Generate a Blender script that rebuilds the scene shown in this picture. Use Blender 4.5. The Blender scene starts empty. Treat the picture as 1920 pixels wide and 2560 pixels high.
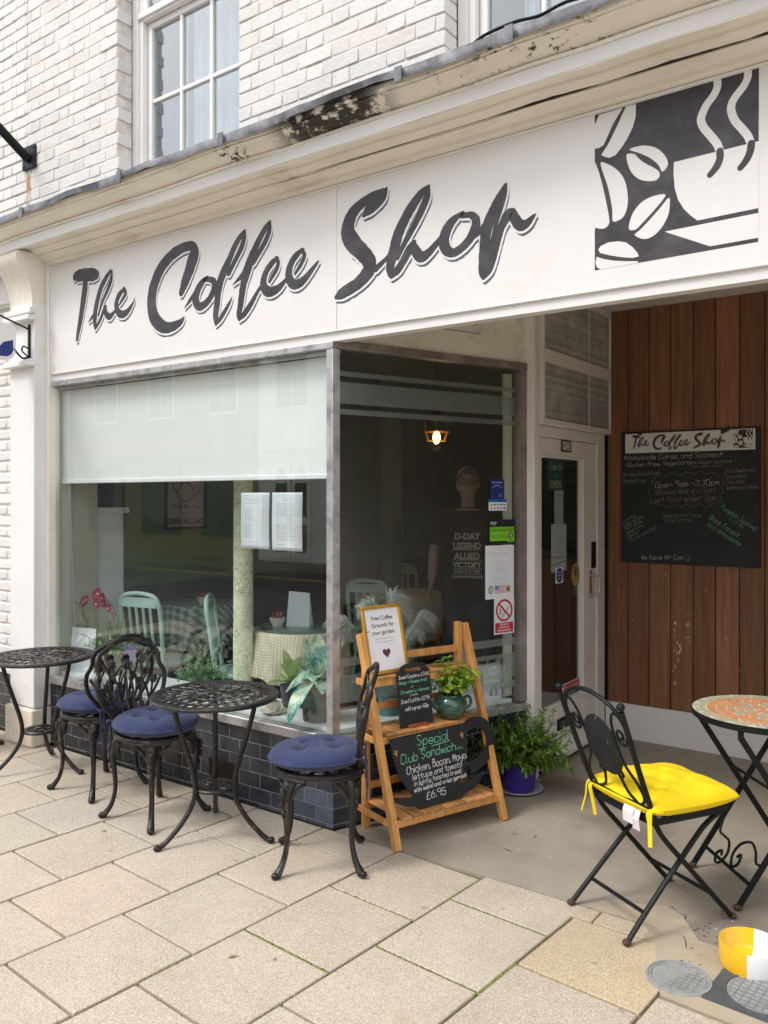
import bpy, bmesh, math, random
from mathutils import Vector, Matrix
from math import sin, cos, pi, radians, sqrt, atan2, hypot
R0 = random.Random(7)
sc = bpy.context.scene

# ---------------------------------------------------------------- camera
cam_d = bpy.data.cameras.new("camera")
cam = bpy.data.objects.new("camera", cam_d)
sc.collection.objects.link(cam)
cam.location = (2.585, -3.122, 1.60)
cam.rotation_euler = (radians(90), 0, radians(126.1366 - 90))
cam_d.sensor_fit = 'HORIZONTAL'
cam_d.sensor_width = 36.0
cam_d.lens = 36.0 * 2088.87 / 1920.0
cam_d.shift_y = -32.65 / 1920.0
cam_d.clip_start = 0.05
cam_d.clip_end = 500
sc.camera = cam

# ---------------------------------------------------------------- sky, sun, exposure
SUN_EL, SUN_AZ = radians(52), radians(212)      # azimuth measured clockwise from +Y (north)
world = bpy.data.worlds.new("World")
sc.world = world
world.use_nodes = True
nt = world.node_tree
nt.nodes.clear()
wo = nt.nodes.new("ShaderNodeOutputWorld")
bg = nt.nodes.new("ShaderNodeBackground")
sky = nt.nodes.new("ShaderNodeTexSky")
sky.sky_type = 'NISHITA'
sky.sun_disc = False
sky.sun_elevation = SUN_EL
sky.sun_rotation = SUN_AZ
sky.air_density = 1.0
sky.dust_density = 3.0
sky.ozone_density = 1.0
tc = nt.nodes.new("ShaderNodeTexCoord")
mp = nt.nodes.new("ShaderNodeMapping")
mp.inputs['Scale'].default_value = (1.0, 1.0, 2.2)
ns = nt.nodes.new("ShaderNodeTexNoise")
ns.inputs['Scale'].default_value = 1.7
ns.inputs['Detail'].default_value = 7
ns.inputs['Roughness'].default_value = 0.62
rp = nt.nodes.new("ShaderNodeValToRGB")
rp.color_ramp.elements[0].position = 0.36
rp.color_ramp.elements[1].position = 0.60
rp.color_ramp.elements[0].color = (0.45, 0.45, 0.45, 1)
mx = nt.nodes.new("ShaderNodeMix")
mx.data_type = 'RGBA'
mx.inputs[7].default_value = (8.4, 8.4, 8.5, 1)      # bright overcast cloud in the sky texture's own units
nt.links.new(tc.outputs['Generated'], mp.inputs['Vector'])
nt.links.new(mp.outputs[0], ns.inputs['Vector'])
nt.links.new(ns.outputs['Fac'], rp.inputs[0])
nt.links.new(rp.outputs[0], mx.inputs[0])
nt.links.new(sky.outputs[0], mx.inputs[6])
nt.links.new(mx.outputs[2], bg.inputs[0])
bg.inputs[1].default_value = 0.128
nt.links.new(bg.outputs[0], wo.inputs[0])

sun_d = bpy.data.lights.new("sun", 'SUN')
sun_d.energy = 1.1
sun_d.angle = radians(16)
sun_d.color = (1.0, 0.97, 0.92)
sun = bpy.data.objects.new("sun", sun_d)
sc.collection.objects.link(sun)
_sd = Vector((sin(SUN_AZ) * cos(SUN_EL), cos(SUN_AZ) * cos(SUN_EL), sin(SUN_EL)))
sun.rotation_euler = (-_sd).to_track_quat('-Z', 'Y').to_euler()

sc.view_settings.view_transform = 'Standard'
sc.view_settings.look = 'None'
sc.view_settings.exposure = 0.92
sc.view_settings.gamma = 1.0
sc.render.engine = 'CYCLES'
sc.cycles.max_bounces = 10
sc.cycles.transparent_max_bounces = 24
sc.cycles.sample_clamp_indirect = 6.0
sc.cycles.use_denoising = True

# ---------------------------------------------------------------- helpers
def V3(*a):
    return Vector(a)

class MB:
    """collects faces; build() links them as one mesh object"""
    def __init__(s, M=None):
        s.v = []; s.f = []; s.c = []; s.M = M; s.hascol = False
    def add(s, vs, fs, col=None):
        o = len(s.v)
        if s.M is not None:
            vs = [s.M @ Vector(p) for p in vs]
        s.v += [tuple(p) for p in vs]
        s.f += [tuple(i + o for i in q) for q in fs]
        if col is not None: s.hascol = True
        s.c += [col] * len(fs)
        return s
    def box(s, x0, x1, y0, y1, z0, z1, col=None):
        vs = [(x0,y0,z0),(x1,y0,z0),(x1,y1,z0),(x0,y1,z0),(x0,y0,z1),(x1,y0,z1),(x1,y1,z1),(x0,y1,z1)]
        return s.add(vs, BOXF, col)
    def bar(s, a, b, w, h, up=(0,0,1), col=None):
        """rectangular bar from a to b, width w (side) and height h (along up)"""
        a = Vector(a); b = Vector(b); d = (b - a).normalized(); u = Vector(up)
        sd = d.cross(u)
        if sd.length < 1e-4: sd = d.cross(Vector((1,0,0)))
        sd.normalize(); u = sd.cross(d).normalized()
        vs = []
        for p in (a, b):
            for i, j in ((-1,-1),(1,-1),(1,1),(-1,1)):
                vs.append(p + sd * (i * w / 2) + u * (j * h / 2))
        return s.add(vs, [(0,1,2,3)[::-1],(4,5,6,7),(0,1,5,4),(1,2,6,5),(2,3,7,6),(3,0,4,7)], col)
    def tube(s, pts, r, seg=8, cap=True, flat=1.0, up=None, col=None, closed=False):
        """round (or flattened) tube along points; r a number or list"""
        pts = [Vector(p) for p in pts]; n = len(pts)
        rs = r if isinstance(r, (list, tuple)) else [r] * n
        vs = []; fs = []
        prev = None
        for i in range(n):
            if closed: t = pts[(i+1) % n] - pts[i-1]
            else: t = pts[min(i+1, n-1)] - pts[max(i-1, 0)]
            if t.length < 1e-9: t = Vector((0,0,1))
            t.normalize()
            if up is not None: a = Vector(up)
            elif prev is None: a = Vector((0,0,1)) if abs(t.z) < 0.9 else Vector((1,0,0))
            else: a = prev
            b = t.cross(a)
            if b.length < 1e-5: b = t.cross(Vector((0.3,1,0.2)))
            b.normalize(); a2 = b.cross(t).normalized(); prev = a2
            for k in range(seg):
                an = 2 * pi * k / seg
                vs.append(pts[i] + b * (cos(an) * rs[i]) + a2 * (sin(an) * rs[i] * flat))
        m = n if closed else n - 1
        for i in range(m):
            j = (i + 1) % n
            for k in range(seg):
                k2 = (k + 1) % seg
                fs.append((i*seg+k, i*seg+k2, j*seg+k2, j*seg+k))
        if cap and not closed:
            fs.append(tuple(range(seg))[::-1]); fs.append(tuple((n-1)*seg + k for k in range(seg)))
        return s.add(vs, fs, col)
    def lathe(s, prof, seg=32, c=(0,0,0), col=None, a0=0, a1=2*pi, sx=1, sy=1):
        full = abs(a1 - a0 - 2*pi) < 1e-6
        n = seg if full else seg + 1
        vs = []; fs = []
        for r, z in prof:
            for k in range(n):
                an = a0 + (a1 - a0) * k / seg
                vs.append((c[0] + r * cos(an) * sx, c[1] + r * sin(an) * sy, c[2] + z))
        for i in range(len(prof) - 1):
            for k in range(seg if full else seg):
                k2 = (k + 1) % n
                fs.append((i*n+k, i*n+k2, (i+1)*n+k2, (i+1)*n+k))
        return s.add(vs, fs, col)
    def sphere(s, c, r, seg=12, rings=8, sx=1, sy=1, sz=1, col=None):
        prof = [(r * sin(pi * i / rings), -r * cos(pi * i / rings)) for i in range(rings + 1)]
        prof[0] = (1e-6, -r); prof[-1] = (1e-6, r)
        vs = []; fs = []
        for rr, z in prof:
            for k in range(seg):
                an = 2*pi*k/seg
                vs.append((c[0] + rr*cos(an)*sx, c[1] + rr*sin(an)*sy, c[2] + z*sz))
        for i in range(rings):
            for k in range(seg):
                k2 = (k+1) % seg
                fs.append((i*seg+k, i*seg+k2, (i+1)*seg+k2, (i+1)*seg+k))
        return s.add(vs, fs, col)
    def sweep(s, prof, a, b, cap=True, col=None):
        """profile [(y,z)] swept along X from a to b"""
        n = len(prof)
        vs = [(a, p[0], p[1]) for p in prof] + [(b, p[0], p[1]) for p in prof]
        fs = [(i, i+1, n+i+1, n+i) for i in range(n-1)]
        if cap:
            fs += [tuple(range(n)), tuple(range(2*n-1, n-1, -1))]
        return s.add(vs, fs, col)
    def prism(s, poly, z0, z1, col=None, holes=None):
        """2D polygon (x,y) as a plate between z0 and z1"""
        n = len(poly)
        vs = [(p[0], p[1], z0) for p in poly] + [(p[0], p[1], z1) for p in poly]
        fs = [tuple(range(n))[::-1], tuple(range(n, 2*n))]
        fs += [(i, (i+1) % n, n + (i+1) % n, n + i) for i in range(n)]
        return s.add(vs, fs, col)
    def quad(s, a, b, c, d, col=None):
        return s.add([a, b, c, d], [(0,1,2,3)], col)
    def stroke(s, pts, z=0.0, col=None, wmin=0.0, grow=0.0, off=(0, 0), jit=0.0, rng=None):
        """flat brush stroke [(x,y,w)] in the local XY plane at height z, round ends"""
        p = [(q[0] + off[0], q[1] + off[1], max(wmin, q[2]) + grow) for q in pts]
        n = len(p); L = []; Rr = []
        for i in range(n):
            a = p[max(i-1, 0)]; b = p[min(i+1, n-1)]
            dx, dy = b[0]-a[0], b[1]-a[1]; l = hypot(dx, dy) or 1e-9
            nx, ny = -dy/l, dx/l; w = p[i][2] / 2
            j1 = j2 = 1.0
            if jit and rng: j1 += rng.uniform(-jit, jit); j2 += rng.uniform(-jit, jit)
            L.append((p[i][0] + nx*w*j1, p[i][1] + ny*w*j1, z)); Rr.append((p[i][0] - nx*w*j2, p[i][1] - ny*w*j2, z))
        vs = L + Rr
        fs = [(i, n+i, n+i+1, i+1) for i in range(n-1)]
        s.add(vs, fs, col)
        for e, nb in ((0, 1), (n-1, n-2)):          # round caps
            w = p[e][2] / 2
            if w < 0.0004 or n < 2: continue
            ang = atan2(p[e][1]-p[nb][1], p[e][0]-p[nb][0])
            fan = [(p[e][0], p[e][1], z)] + [(p[e][0] + w*cos(ang + t), p[e][1] + w*sin(ang + t), z) for t in [(-pi/2 + pi*k/6) for k in range(7)]]
            s.add(fan, [(0, k, k+1) for k in range(1, 7)], col)
        return s
    def build(s, name, m=None, parent=None, smooth=False, bevel=0, sharp=40, M=None, seg=2):
        me = bpy.data.meshes.new(name)
        me.from_pydata(s.v, [], s.f)
        me.validate()
        if s.hascol and len(me.polygons) == len(s.c):
            at = me.color_attributes.new("Col", 'FLOAT_COLOR', 'CORNER')
            data = []
            for p, c in zip(me.polygons, s.c):
                cc = c or (1, 1, 1)
                data += [cc[0], cc[1], cc[2], 1.0] * p.loop_total
            at.data.foreach_set("color", data)
        bm = bmesh.new(); bm.from_mesh(me)
        bmesh.ops.recalc_face_normals(bm, faces=bm.faces)
        bm.to_mesh(me); bm.free()
        o = bpy.data.objects.new(name, me)
        sc.collection.objects.link(o)
        if m: me.materials.append(m)
        if smooth:
            me.polygons.foreach_set("use_smooth", [True] * len(me.polygons))
            if sharp: me.set_sharp_from_angle(angle=radians(sharp))
        if bevel:
            b = o.modifiers.new("bevel", 'BEVEL'); b.width = bevel; b.segments = seg; b.limit_method = 'ANGLE'; b.angle_limit = radians(35)
            me.polygons.foreach_set("use_smooth", [True] * len(me.polygons)); me.set_sharp_from_angle(angle=radians(50))
        if parent: o.parent = parent
        if M is not None: o.matrix_local = M
        return o
BOXF = [(0,3,2,1),(4,5,6,7),(0,1,5,4),(1,2,6,5),(2,3,7,6),(3,0,4,7)]

def tag(o, label=None, cat=None, group=None, kind=None):
    if label: o['label'] = label
    if cat: o['category'] = cat
    if group: o['group'] = group
    if kind: o['kind'] = kind
    return o
def thing(name, label, cat, loc=(0,0,0), rz=0.0, group=None, M=None):
    o = bpy.data.objects.new(name, None); sc.collection.objects.link(o)
    o.empty_display_size = 0.1
    if M is not None: o.matrix_world = M
    else:
        o.location = loc; o.rotation_euler = (0, 0, rz)
    return tag(o, label, cat, group)
def copy_tree(o, parent=None):
    c = o.copy(); sc.collection.objects.link(c)
    c.parent = parent
    if parent: c.matrix_parent_inverse = o.matrix_parent_inverse.copy()
    for ch in list(o.children): copy_tree(ch, c)
    return c
def frame(o, u, n):
    """matrix whose local x is u, local z is n (out of the surface), local y is up the surface"""
    n = Vector(n).normalized(); u = Vector(u).normalized(); y = n.cross(u).normalized()
    M = Matrix.Identity(4)
    for i in range(3):
        M[i][0] = u[i]; M[i][1] = y[i]; M[i][2] = n[i]; M[i][3] = o[i]
    return M
def catmull(pts, k=6, closed=False):
    out = []; n = len(pts)
    rng = range(n if closed else n - 1)
    for i in rng:
        if closed: p0, p1, p2, p3 = pts[i-1], pts[i], pts[(i+1) % n], pts[(i+2) % n]
        else: p0, p1, p2, p3 = pts[max(i-1,0)], pts[i], pts[i+1], pts[min(i+2,n-1)]
        for j in range(k):
            t = j / k
            out.append(tuple(0.5*((2*b) + (c-a)*t + (2*a-5*b+4*c-d)*t*t + (3*b-a-3*c+d)*t**3) for a, b, c, d in zip(p0, p1, p2, p3)))
    if not closed: out.append(tuple(pts[-1]))
    return out
def clip_poly(poly, a, b, c):
    """keep the part of a 2D polygon where a*x+b*y<=c"""
    out = []
    for i in range(len(poly)):
        p, q = poly[i], poly[(i+1) % len(poly)]
        dp, dq = a*p[0]+b*p[1]-c, a*q[0]+b*q[1]-c
        if dp <= 0: out.append(p)
        if dp * dq < 0:
            t = dp / (dp - dq); out.append((p[0]+(q[0]-p[0])*t, p[1]+(q[1]-p[1])*t))
    return out

# ---------------------------------------------------------------- materials
def mat(name, col, rough=0.6, var=0.12, vs=6.0, bump=0.0, bs=60.0, metal=0.0, col2=None, c2=(0.45, 0.65), c2s=None, usecol=False,
        coat=0.0, spec=0.5, stretch=None, sss=0.0, rvar=0.0, trans=0.0, sheen=0.0, bdist=0.01, det=6):
    m = bpy.data.materials.new(name); m.use_nodes = True
    t = m.node_tree; L = t.links; b = t.nodes['Principled BSDF']
    tc = t.nodes.new("ShaderNodeTexCoord"); vec = tc.outputs['Object']
    if stretch:
        mp = t.nodes.new("ShaderNodeMapping"); mp.inputs['Scale'].default_value = stretch
        L.new(vec, mp.inputs[0]); vec = mp.outputs[0]
    n = t.nodes.new("ShaderNodeTexNoise"); n.inputs['Scale'].default_value = vs; n.inputs['Detail'].default_value = det
    n.inputs['Roughness'].default_value = 0.6
    L.new(vec, n.inputs['Vector'])
    r = t.nodes.new("ShaderNodeValToRGB")
    r.color_ramp.elements[0].position = 0.3; r.color_ramp.elements[1].position = 0.7
    r.color_ramp.elements[0].color = tuple(max(0, x*(1-var)) for x in col) + (1,)
    r.color_ramp.elements[1].color = tuple(min(1, x*(1+var)) for x in col) + (1,)
    L.new(n.outputs['Fac'], r.inputs[0]); out = r.outputs[0]
    if col2:
        n2 = t.nodes.new("ShaderNodeTexNoise"); n2.inputs['Scale'].default_value = c2s or vs * 0.5; n2.inputs['Detail'].default_value = 8
        n2.inputs['Roughness'].default_value = 0.65
        L.new(vec, n2.inputs['Vector'])
        r2 = t.nodes.new("ShaderNodeValToRGB"); r2.color_ramp.elements[0].position = c2[0]; r2.color_ramp.elements[1].position = c2[1]
        L.new(n2.outputs['Fac'], r2.inputs[0])
        mx = t.nodes.new("ShaderNodeMix"); mx.data_type = 'RGBA'
        L.new(r2.outputs[0], mx.inputs[0]); L.new(out, mx.inputs[6]); mx.inputs[7].default_value = tuple(col2) + (1,)
        out = mx.outputs[2]
    if usecol:
        at = t.nodes.new("ShaderNodeAttribute"); at.attribute_name = "Col"
        mx = t.nodes.new("ShaderNodeMix"); mx.data_type = 'RGBA'; mx.blend_type = 'MULTIPLY'; mx.inputs[0].default_value = 1
        L.new(out, mx.inputs[6]); L.new(at.outputs['Color'], mx.inputs[7]); out = mx.outputs[2]
    L.new(out, b.inputs['Base Color'])
    b.inputs['Roughness'].default_value = rough; b.inputs['Metallic'].default_value = metal
    b.inputs['Specular IOR Level'].default_value = spec
    if coat: b.inputs['Coat Weight'].default_value = coat; b.inputs['Coat Roughness'].default_value = 0.15
    if sheen: b.inputs['Sheen Weight'].default_value = sheen
    if rvar:
        mr = t.nodes.new("ShaderNodeMapRange"); mr.inputs[3].default_value = rough - rvar; mr.inputs[4].default_value = rough + rvar
        L.new(n.outputs['Fac'], mr.inputs[0]); L.new(mr.outputs[0], b.inputs['Roughness'])
    if bump:
        nb = t.nodes.new("ShaderNodeTexNoise"); nb.inputs['Scale'].default_value = bs; nb.inputs['Detail'].default_value = 5
        L.new(vec, nb.inputs['Vector'])
        bp = t.nodes.new("ShaderNodeBump"); bp.inputs['Strength'].default_value = bump; bp.inputs['Distance'].default_value = bdist
        L.new(nb.outputs['Fac'], bp.inputs['Height']); L.new(bp.outputs[0], b.inputs['Normal'])
    if trans:                                   # thin leaves and cloth: part of the light goes through
        tr = t.nodes.new("ShaderNodeBsdfTranslucent"); L.new(out, tr.inputs[0])
        ms = t.nodes.new("ShaderNodeMixShader"); ms.inputs[0].default_value = trans
        L.new(b.outputs[0], ms.inputs[1]); L.new(tr.outputs[0], ms.inputs[2])
        L.new(ms.outputs[0], t.nodes['Material Output'].inputs[0])
    return m
def add_mask_color(m, col, build_mask):
    """lay a stain colour over a material's base colour through a mask built by build_mask(tree)->socket"""
    t = m.node_tree; b = t.nodes['Principled BSDF']; lk = b.inputs['Base Color'].links[0]; src = lk.from_socket
    mk = build_mask(t)
    mx = t.nodes.new("ShaderNodeMix"); mx.data_type = 'RGBA'; mx.inputs[7].default_value = tuple(col) + (1,)
    t.links.new(mk, mx.inputs[0]); t.links.new(src, mx.inputs[6]); t.links.new(mx.outputs[2], b.inputs['Base Color'])
def math_node(t, op, a, b=None, c=None):
    n = t.nodes.new("ShaderNodeMath"); n.operation = op
    for i, x in enumerate((a, b, c)):
        if x is None: continue
        if isinstance(x, (int, float)): n.inputs[i].default_value = x
        else: t.links.new(x, n.inputs[i])
    return n.outputs[0]
def noise_node(t, scale, stretch=(1,1,1), det=6, rough=0.6):
    tc = t.nodes.new("ShaderNodeTexCoord"); mp = t.nodes.new("ShaderNodeMapping"); mp.inputs['Scale'].default_value = stretch
    n = t.nodes.new("ShaderNodeTexNoise"); n.inputs['Scale'].default_value = scale; n.inputs['Detail'].default_value = det; n.inputs['Roughness'].default_value = rough
    t.links.new(tc.outputs['Object'], mp.inputs[0]); t.links.new(mp.outputs[0], n.inputs['Vector'])
    return n.outputs['Fac']
def ramp(t, x, lo, hi):
    n = t.nodes.new("ShaderNodeMapRange"); n.interpolation_type = 'SMOOTHSTEP'
    n.inputs[1].default_value = lo; n.inputs[2].default_value = hi
    t.links.new(x, n.inputs[0]); return n.outputs[0]
def xyz(t):
    tc = t.nodes.new("ShaderNodeTexCoord"); s = t.nodes.new("ShaderNodeSeparateXYZ"); t.links.new(tc.outputs['Object'], s.inputs[0]); return s.outputs
def glass_mat(name, tint=(0.93, 0.97, 0.95), dirt=0.02, ior=1.5, boost=1.0, rough=0.0):
    """thin window pane: Fresnel mix of a clear pane and a mirror reflection, with a trace of dust"""
    m = bpy.data.materials.new(name); m.use_nodes = True; t = m.node_tree; t.nodes.clear()
    out = t.nodes.new("ShaderNodeOutputMaterial"); tr = t.nodes.new("ShaderNodeBsdfTransparent"); tr.inputs[0].default_value = tuple(tint) + (1,)
    gl = t.nodes.new("ShaderNodeBsdfGlossy"); gl.inputs['Roughness'].default_value = rough
    fr = t.nodes.new("ShaderNodeFresnel"); fr.inputs[0].default_value = ior
    ge = t.nodes.new("ShaderNodeNewGeometry")            # same index of refraction seen from either side of the thin pane
    io = math_node(t, 'MULTIPLY_ADD', ge.outputs['Backfacing'], 1.0 / ior - ior, ior)
    t.links.new(io, fr.inputs[0])
    f2 = math_node(t, 'MULTIPLY', fr.outputs[0], boost)
    f2 = math_node(t, 'MINIMUM', f2, 1.0)
    ms = t.nodes.new("ShaderNodeMixShader"); t.links.new(f2, ms.inputs[0]); t.links.new(tr.outputs[0], ms.inputs[1]); t.links.new(gl.outputs[0], ms.inputs[2])
    df = t.nodes.new("ShaderNodeBsdfDiffuse"); df.inputs[0].default_value = (0.75, 0.78, 0.76, 1)
    nz = noise_node(t, 5.0, det=8); d = math_node(t, 'MULTIPLY', ramp(t, nz, 0.3, 0.8), dirt)
    m2 = t.nodes.new("ShaderNodeMixShader"); t.links.new(d, m2.inputs[0]); t.links.new(ms.outputs[0], m2.inputs[1]); t.links.new(df.outputs[0], m2.inputs[2])
    t.links.new(m2.outputs[0], out.inputs[0]); return m
def frost_mat(name, op=0.62, col=(0.62, 0.66, 0.65)):
    m = bpy.data.materials.new(name); m.use_nodes = True; t = m.node_tree; t.nodes.clear()
    out = t.nodes.new("ShaderNodeOutputMaterial"); tr = t.nodes.new("ShaderNodeBsdfTransparent")
    df = t.nodes.new("ShaderNodeBsdfDiffuse"); df.inputs[0].default_value = col + (1,)
    tl = t.nodes.new("ShaderNodeBsdfTranslucent"); tl.inputs[0].default_value = col + (1,)
    a = t.nodes.new("ShaderNodeMixShader"); a.inputs[0].default_value = 0.5; t.links.new(df.outputs[0], a.inputs[1]); t.links.new(tl.outputs[0], a.inputs[2])
    n = noise_node(t, 3.0); f = math_node(t, 'MULTIPLY_ADD', n, 0.15, op - 0.07)
    b = t.nodes.new("ShaderNodeMixShader"); t.links.new(f, b.inputs[0]); t.links.new(tr.outputs[0], b.inputs[1]); t.links.new(a.outputs[0], b.inputs[2])
    t.links.new(b.outputs[0], out.inputs[0]); return m

# ---------------------------------------------------------------- material library
M = {}
M['brick'] = mat("painted_brick", (0.70, 0.69, 0.665), 0.75, 0.05, 9, 0.5, 55, col2=(0.62, 0.56, 0.46), c2=(0.60, 0.78), c2s=5, usecol=True, bdist=0.006)
M['mortar'] = mat("painted_mortar", (0.66, 0.63, 0.58), 0.9, 0.2, 14, 0.4, 40)
M['sign_white'] = mat("sign_paint", (0.74, 0.735, 0.73), 0.45, 0.02, 3, 0.05, 20, col2=(0.74, 0.70, 0.63), c2=(0.55, 0.8), c2s=1.6)
M['cream'] = mat("cream_paint", (0.80, 0.765, 0.68), 0.6, 0.05, 5, 0.18, 30, col2=(0.50, 0.42, 0.31), c2=(0.58, 0.82), c2s=4.0)
M['trim_white'] = mat("white_gloss_trim", (0.80, 0.79, 0.77), 0.4, 0.03, 4, 0.08, 25, col2=(0.62, 0.56, 0.47), c2=(0.62, 0.85), c2s=5)
M['pil_white'] = mat("white_masonry_paint", (0.76, 0.755, 0.75), 0.7, 0.03, 4, 0.15, 18, col2=(0.66, 0.62, 0.55), c2=(0.62, 0.8), c2s=6)
M['door_white'] = mat("door_paint", (0.80, 0.78, 0.75), 0.4, 0.03, 4, 0.06, 25, col2=(0.66, 0.61, 0.56), c2=(0.6, 0.85), c2s=5)
M['plinth_cream'] = mat("stained_plinth_paint", (0.74, 0.68, 0.56), 0.7, 0.06, 6, 0.25, 25, col2=(0.48, 0.33, 0.17), c2=(0.60, 0.76), c2s=9)
M['lead'] = mat("lead_sheet", (0.055, 0.058, 0.068), 0.55, 0.5, 9, 0.3, 18, metal=0.15, col2=(0.30, 0.31, 0.34), c2=(0.45, 0.7), c2s=4)
M['alu'] = mat("worn_aluminium", (0.50, 0.50, 0.51), 0.38, 0.2, 12, 0.12, 60, metal=0.65, col2=(0.30, 0.30, 0.33), c2=(0.5, 0.62), c2s=9)
M['bronze_frame'] = mat("brown_metal_frame", (0.24, 0.20, 0.19), 0.45, 0.2, 9, 0.1, 50, metal=0.4, col2=(0.34, 0.32, 0.31), c2=(0.5, 0.66), c2s=6)
M['tile'] = mat("black_glazed_tile", (0.015, 0.019, 0.027), 0.22, 0.3, 10, 0.06, 14, usecol=True, col2=(0.045, 0.052, 0.066), c2=(0.50, 0.76), c2s=3, rvar=0.1, bdist=0.004)
M['grout'] = mat("tile_grout", (0.24, 0.24, 0.235), 0.9, 0.2, 20)
M['slab'] = mat("paving_slab", (0.49, 0.425, 0.34), 0.88, 0.10, 2.5, 0.75, 240, usecol=True, bdist=0.004)
M['joint'] = mat("joint_sand", (0.15, 0.12, 0.085), 0.95, 0.35, 14, 0.6, 70, col2=(0.14, 0.17, 0.045), c2=(0.50, 0.62), c2s=2.2)
M['concrete'] = mat("old_concrete", (0.32, 0.285, 0.235), 0.82, 0.2, 2.2, 0.5, 140, col2=(0.40, 0.355, 0.28), c2=(0.42, 0.72), c2s=1.3, bdist=0.003)
M['patch'] = mat("pale_concrete_patch", (0.385, 0.33, 0.245), 0.85, 0.16, 5, 0.5, 160, col2=(0.40, 0.33, 0.22), c2=(0.5, 0.7), c2s=3, bdist=0.003)
M['asphalt'] = mat("asphalt", (0.06, 0.06, 0.062), 0.9, 0.2, 60, 0.5, 150)
M['road_yellow'] = mat("yellow_road_paint", (0.62, 0.45, 0.06), 0.8, 0.15, 20)
M['moss'] = mat("joint_moss", (0.17, 0.19, 0.05), 0.95, 0.4, 40, 0.6, 120)
M['wood_clad'] = mat("varnished_boards", (0.27, 0.118, 0.054), 0.42, 0.22, 5, 0.16, 26, usecol=True, stretch=(9, 1, 0.5), coat=0.15, col2=(0.17, 0.072, 0.036), c2=(0.45, 0.7), c2s=4)
M['plinth_grey'] = mat("grey_skirting_paint", (0.80, 0.79, 0.78), 0.5, 0.04, 3, 0.06, 25)
M['ceil'] = mat("soffit_paint", (0.74, 0.69, 0.66), 0.7, 0.06, 3, 0.1, 20)
M['vent'] = mat("dusty_vent_mesh", (0.66, 0.63, 0.58), 0.6, 0.2, 6, col2=(0.46, 0.44, 0.42), c2=(0.42, 0.7), c2s=5, usecol=True)
M['black'] = mat("black_board", (0.012, 0.014, 0.017), 0.55, 0.3, 8, 0.1, 40)
M['black_metal'] = mat("black_painted_iron", (0.007, 0.0095, 0.0105), 0.48, 0.3, 14, 0.2, 70, col2=(0.04, 0.04, 0.04), c2=(0.68, 0.78), c2s=18, spec=0.22)
M['rust'] = mat("rusty_foot", (0.07, 0.035, 0.022), 0.8, 0.4, 50, 0.4, 90)
M['cast'] = mat("bronzed_cast_aluminium", (0.020, 0.018, 0.0175), 0.32, 0.35, 18, 0.3, 90, metal=0.3, col2=(0.20, 0.135, 0.085), c2=(0.57, 0.76), c2s=16)
M['blue_cloth'] = mat("navy_cushion_cloth", (0.023, 0.032, 0.094), 0.95, 0.12, 5, 0.35, 420, sheen=0.12, bdist=0.002)
M['yellow_cloth'] = mat("yellow_cushion_cloth", (0.86, 0.62, 0.004), 0.9, 0.06, 5, 0.25, 300, sheen=0.0, bdist=0.002)
M['label'] = mat("white_label_cloth", (0.72, 0.70, 0.74), 0.8, 0.04, 10)
M['pine'] = mat("stained_pine", (0.62, 0.31, 0.095), 0.5, 0.22, 6, 0.12, 40, stretch=(6, 6, 0.8), col2=(0.46, 0.20, 0.055), c2=(0.5, 0.7), c2s=5)
M['slat'] = mat("weathered_slat", (0.50, 0.25, 0.09), 0.6, 0.28, 7, 0.15, 40, stretch=(8, 0.9, 6), usecol=True, col2=(0.34, 0.155, 0.05), c2=(0.45, 0.7), c2s=5)
M['redwood'] = mat("red_wood_block", (0.30, 0.07, 0.025), 0.5, 0.2, 8, stretch=(1, 8, 8))
M['gold'] = mat("gilt_frame", (0.55, 0.32, 0.05), 0.35, 0.15, 10, 0.1, 40, metal=0.55)
M['paper'] = mat("white_paper", (0.80, 0.79, 0.82), 0.7, 0.02, 5)
M['paper_cool'] = mat("paper_behind_glass", (0.74, 0.78, 0.84), 0.7, 0.02, 5)
M['ink'] = mat("dark_ink", (0.03, 0.028, 0.032), 0.6, 0.2, 20)
M['ink_grey'] = mat("grey_print", (0.22, 0.22, 0.24), 0.7, 0.1, 20)
M['sign_ink'] = mat("sign_lettering_black", (0.032, 0.029, 0.037), 0.5, 0.4, 9, 0.12, 40, col2=(0.075, 0.072, 0.085), c2=(0.5, 0.72), c2s=6)
M['sign_shadow'] = mat("sign_lettering_slate", (0.060, 0.085, 0.115), 0.5, 0.25, 10)
M['sign_line'] = mat("sign_lettering_outline", (0.74, 0.735, 0.73), 0.5, 0.02, 8)
M['chalk_w'] = mat("white_chalk", (0.66, 0.66, 0.66), 0.95, 0.25, 120)
M['chalk_dim'] = mat("faded_chalk", (0.22, 0.235, 0.245), 0.95, 0.5, 90)
M['chalk_g'] = mat("green_chalk", (0.20, 0.56, 0.38), 0.95, 0.25, 120)
M['chalk_gd'] = mat("faded_green_chalk", (0.07, 0.24, 0.15), 0.95, 0.4, 120)
M['red'] = mat("red_print", (0.52, 0.02, 0.03), 0.5, 0.04, 8)
M['green_s'] = mat("lime_sticker", (0.22, 0.62, 0.03), 0.45, 0.03, 8)
M['navy_s'] = mat("navy_sticker", (0.010, 0.028, 0.19), 0.45, 0.1, 8)
M['blue_s'] = mat("blue_sticker", (0.02, 0.10, 0.42), 0.45, 0.05, 8)
M['gold_s'] = mat("dull_gold_sticker", (0.42, 0.28, 0.07), 0.5, 0.1, 8)
M['teal_s'] = mat("dark_teal_sticker", (0.01, 0.10, 0.10), 0.5, 0.1, 8)
M['plaque'] = mat("embossed_plaque", (0.10, 0.075, 0.06), 0.5, 0.4, 40, 0.5, 120)
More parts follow.
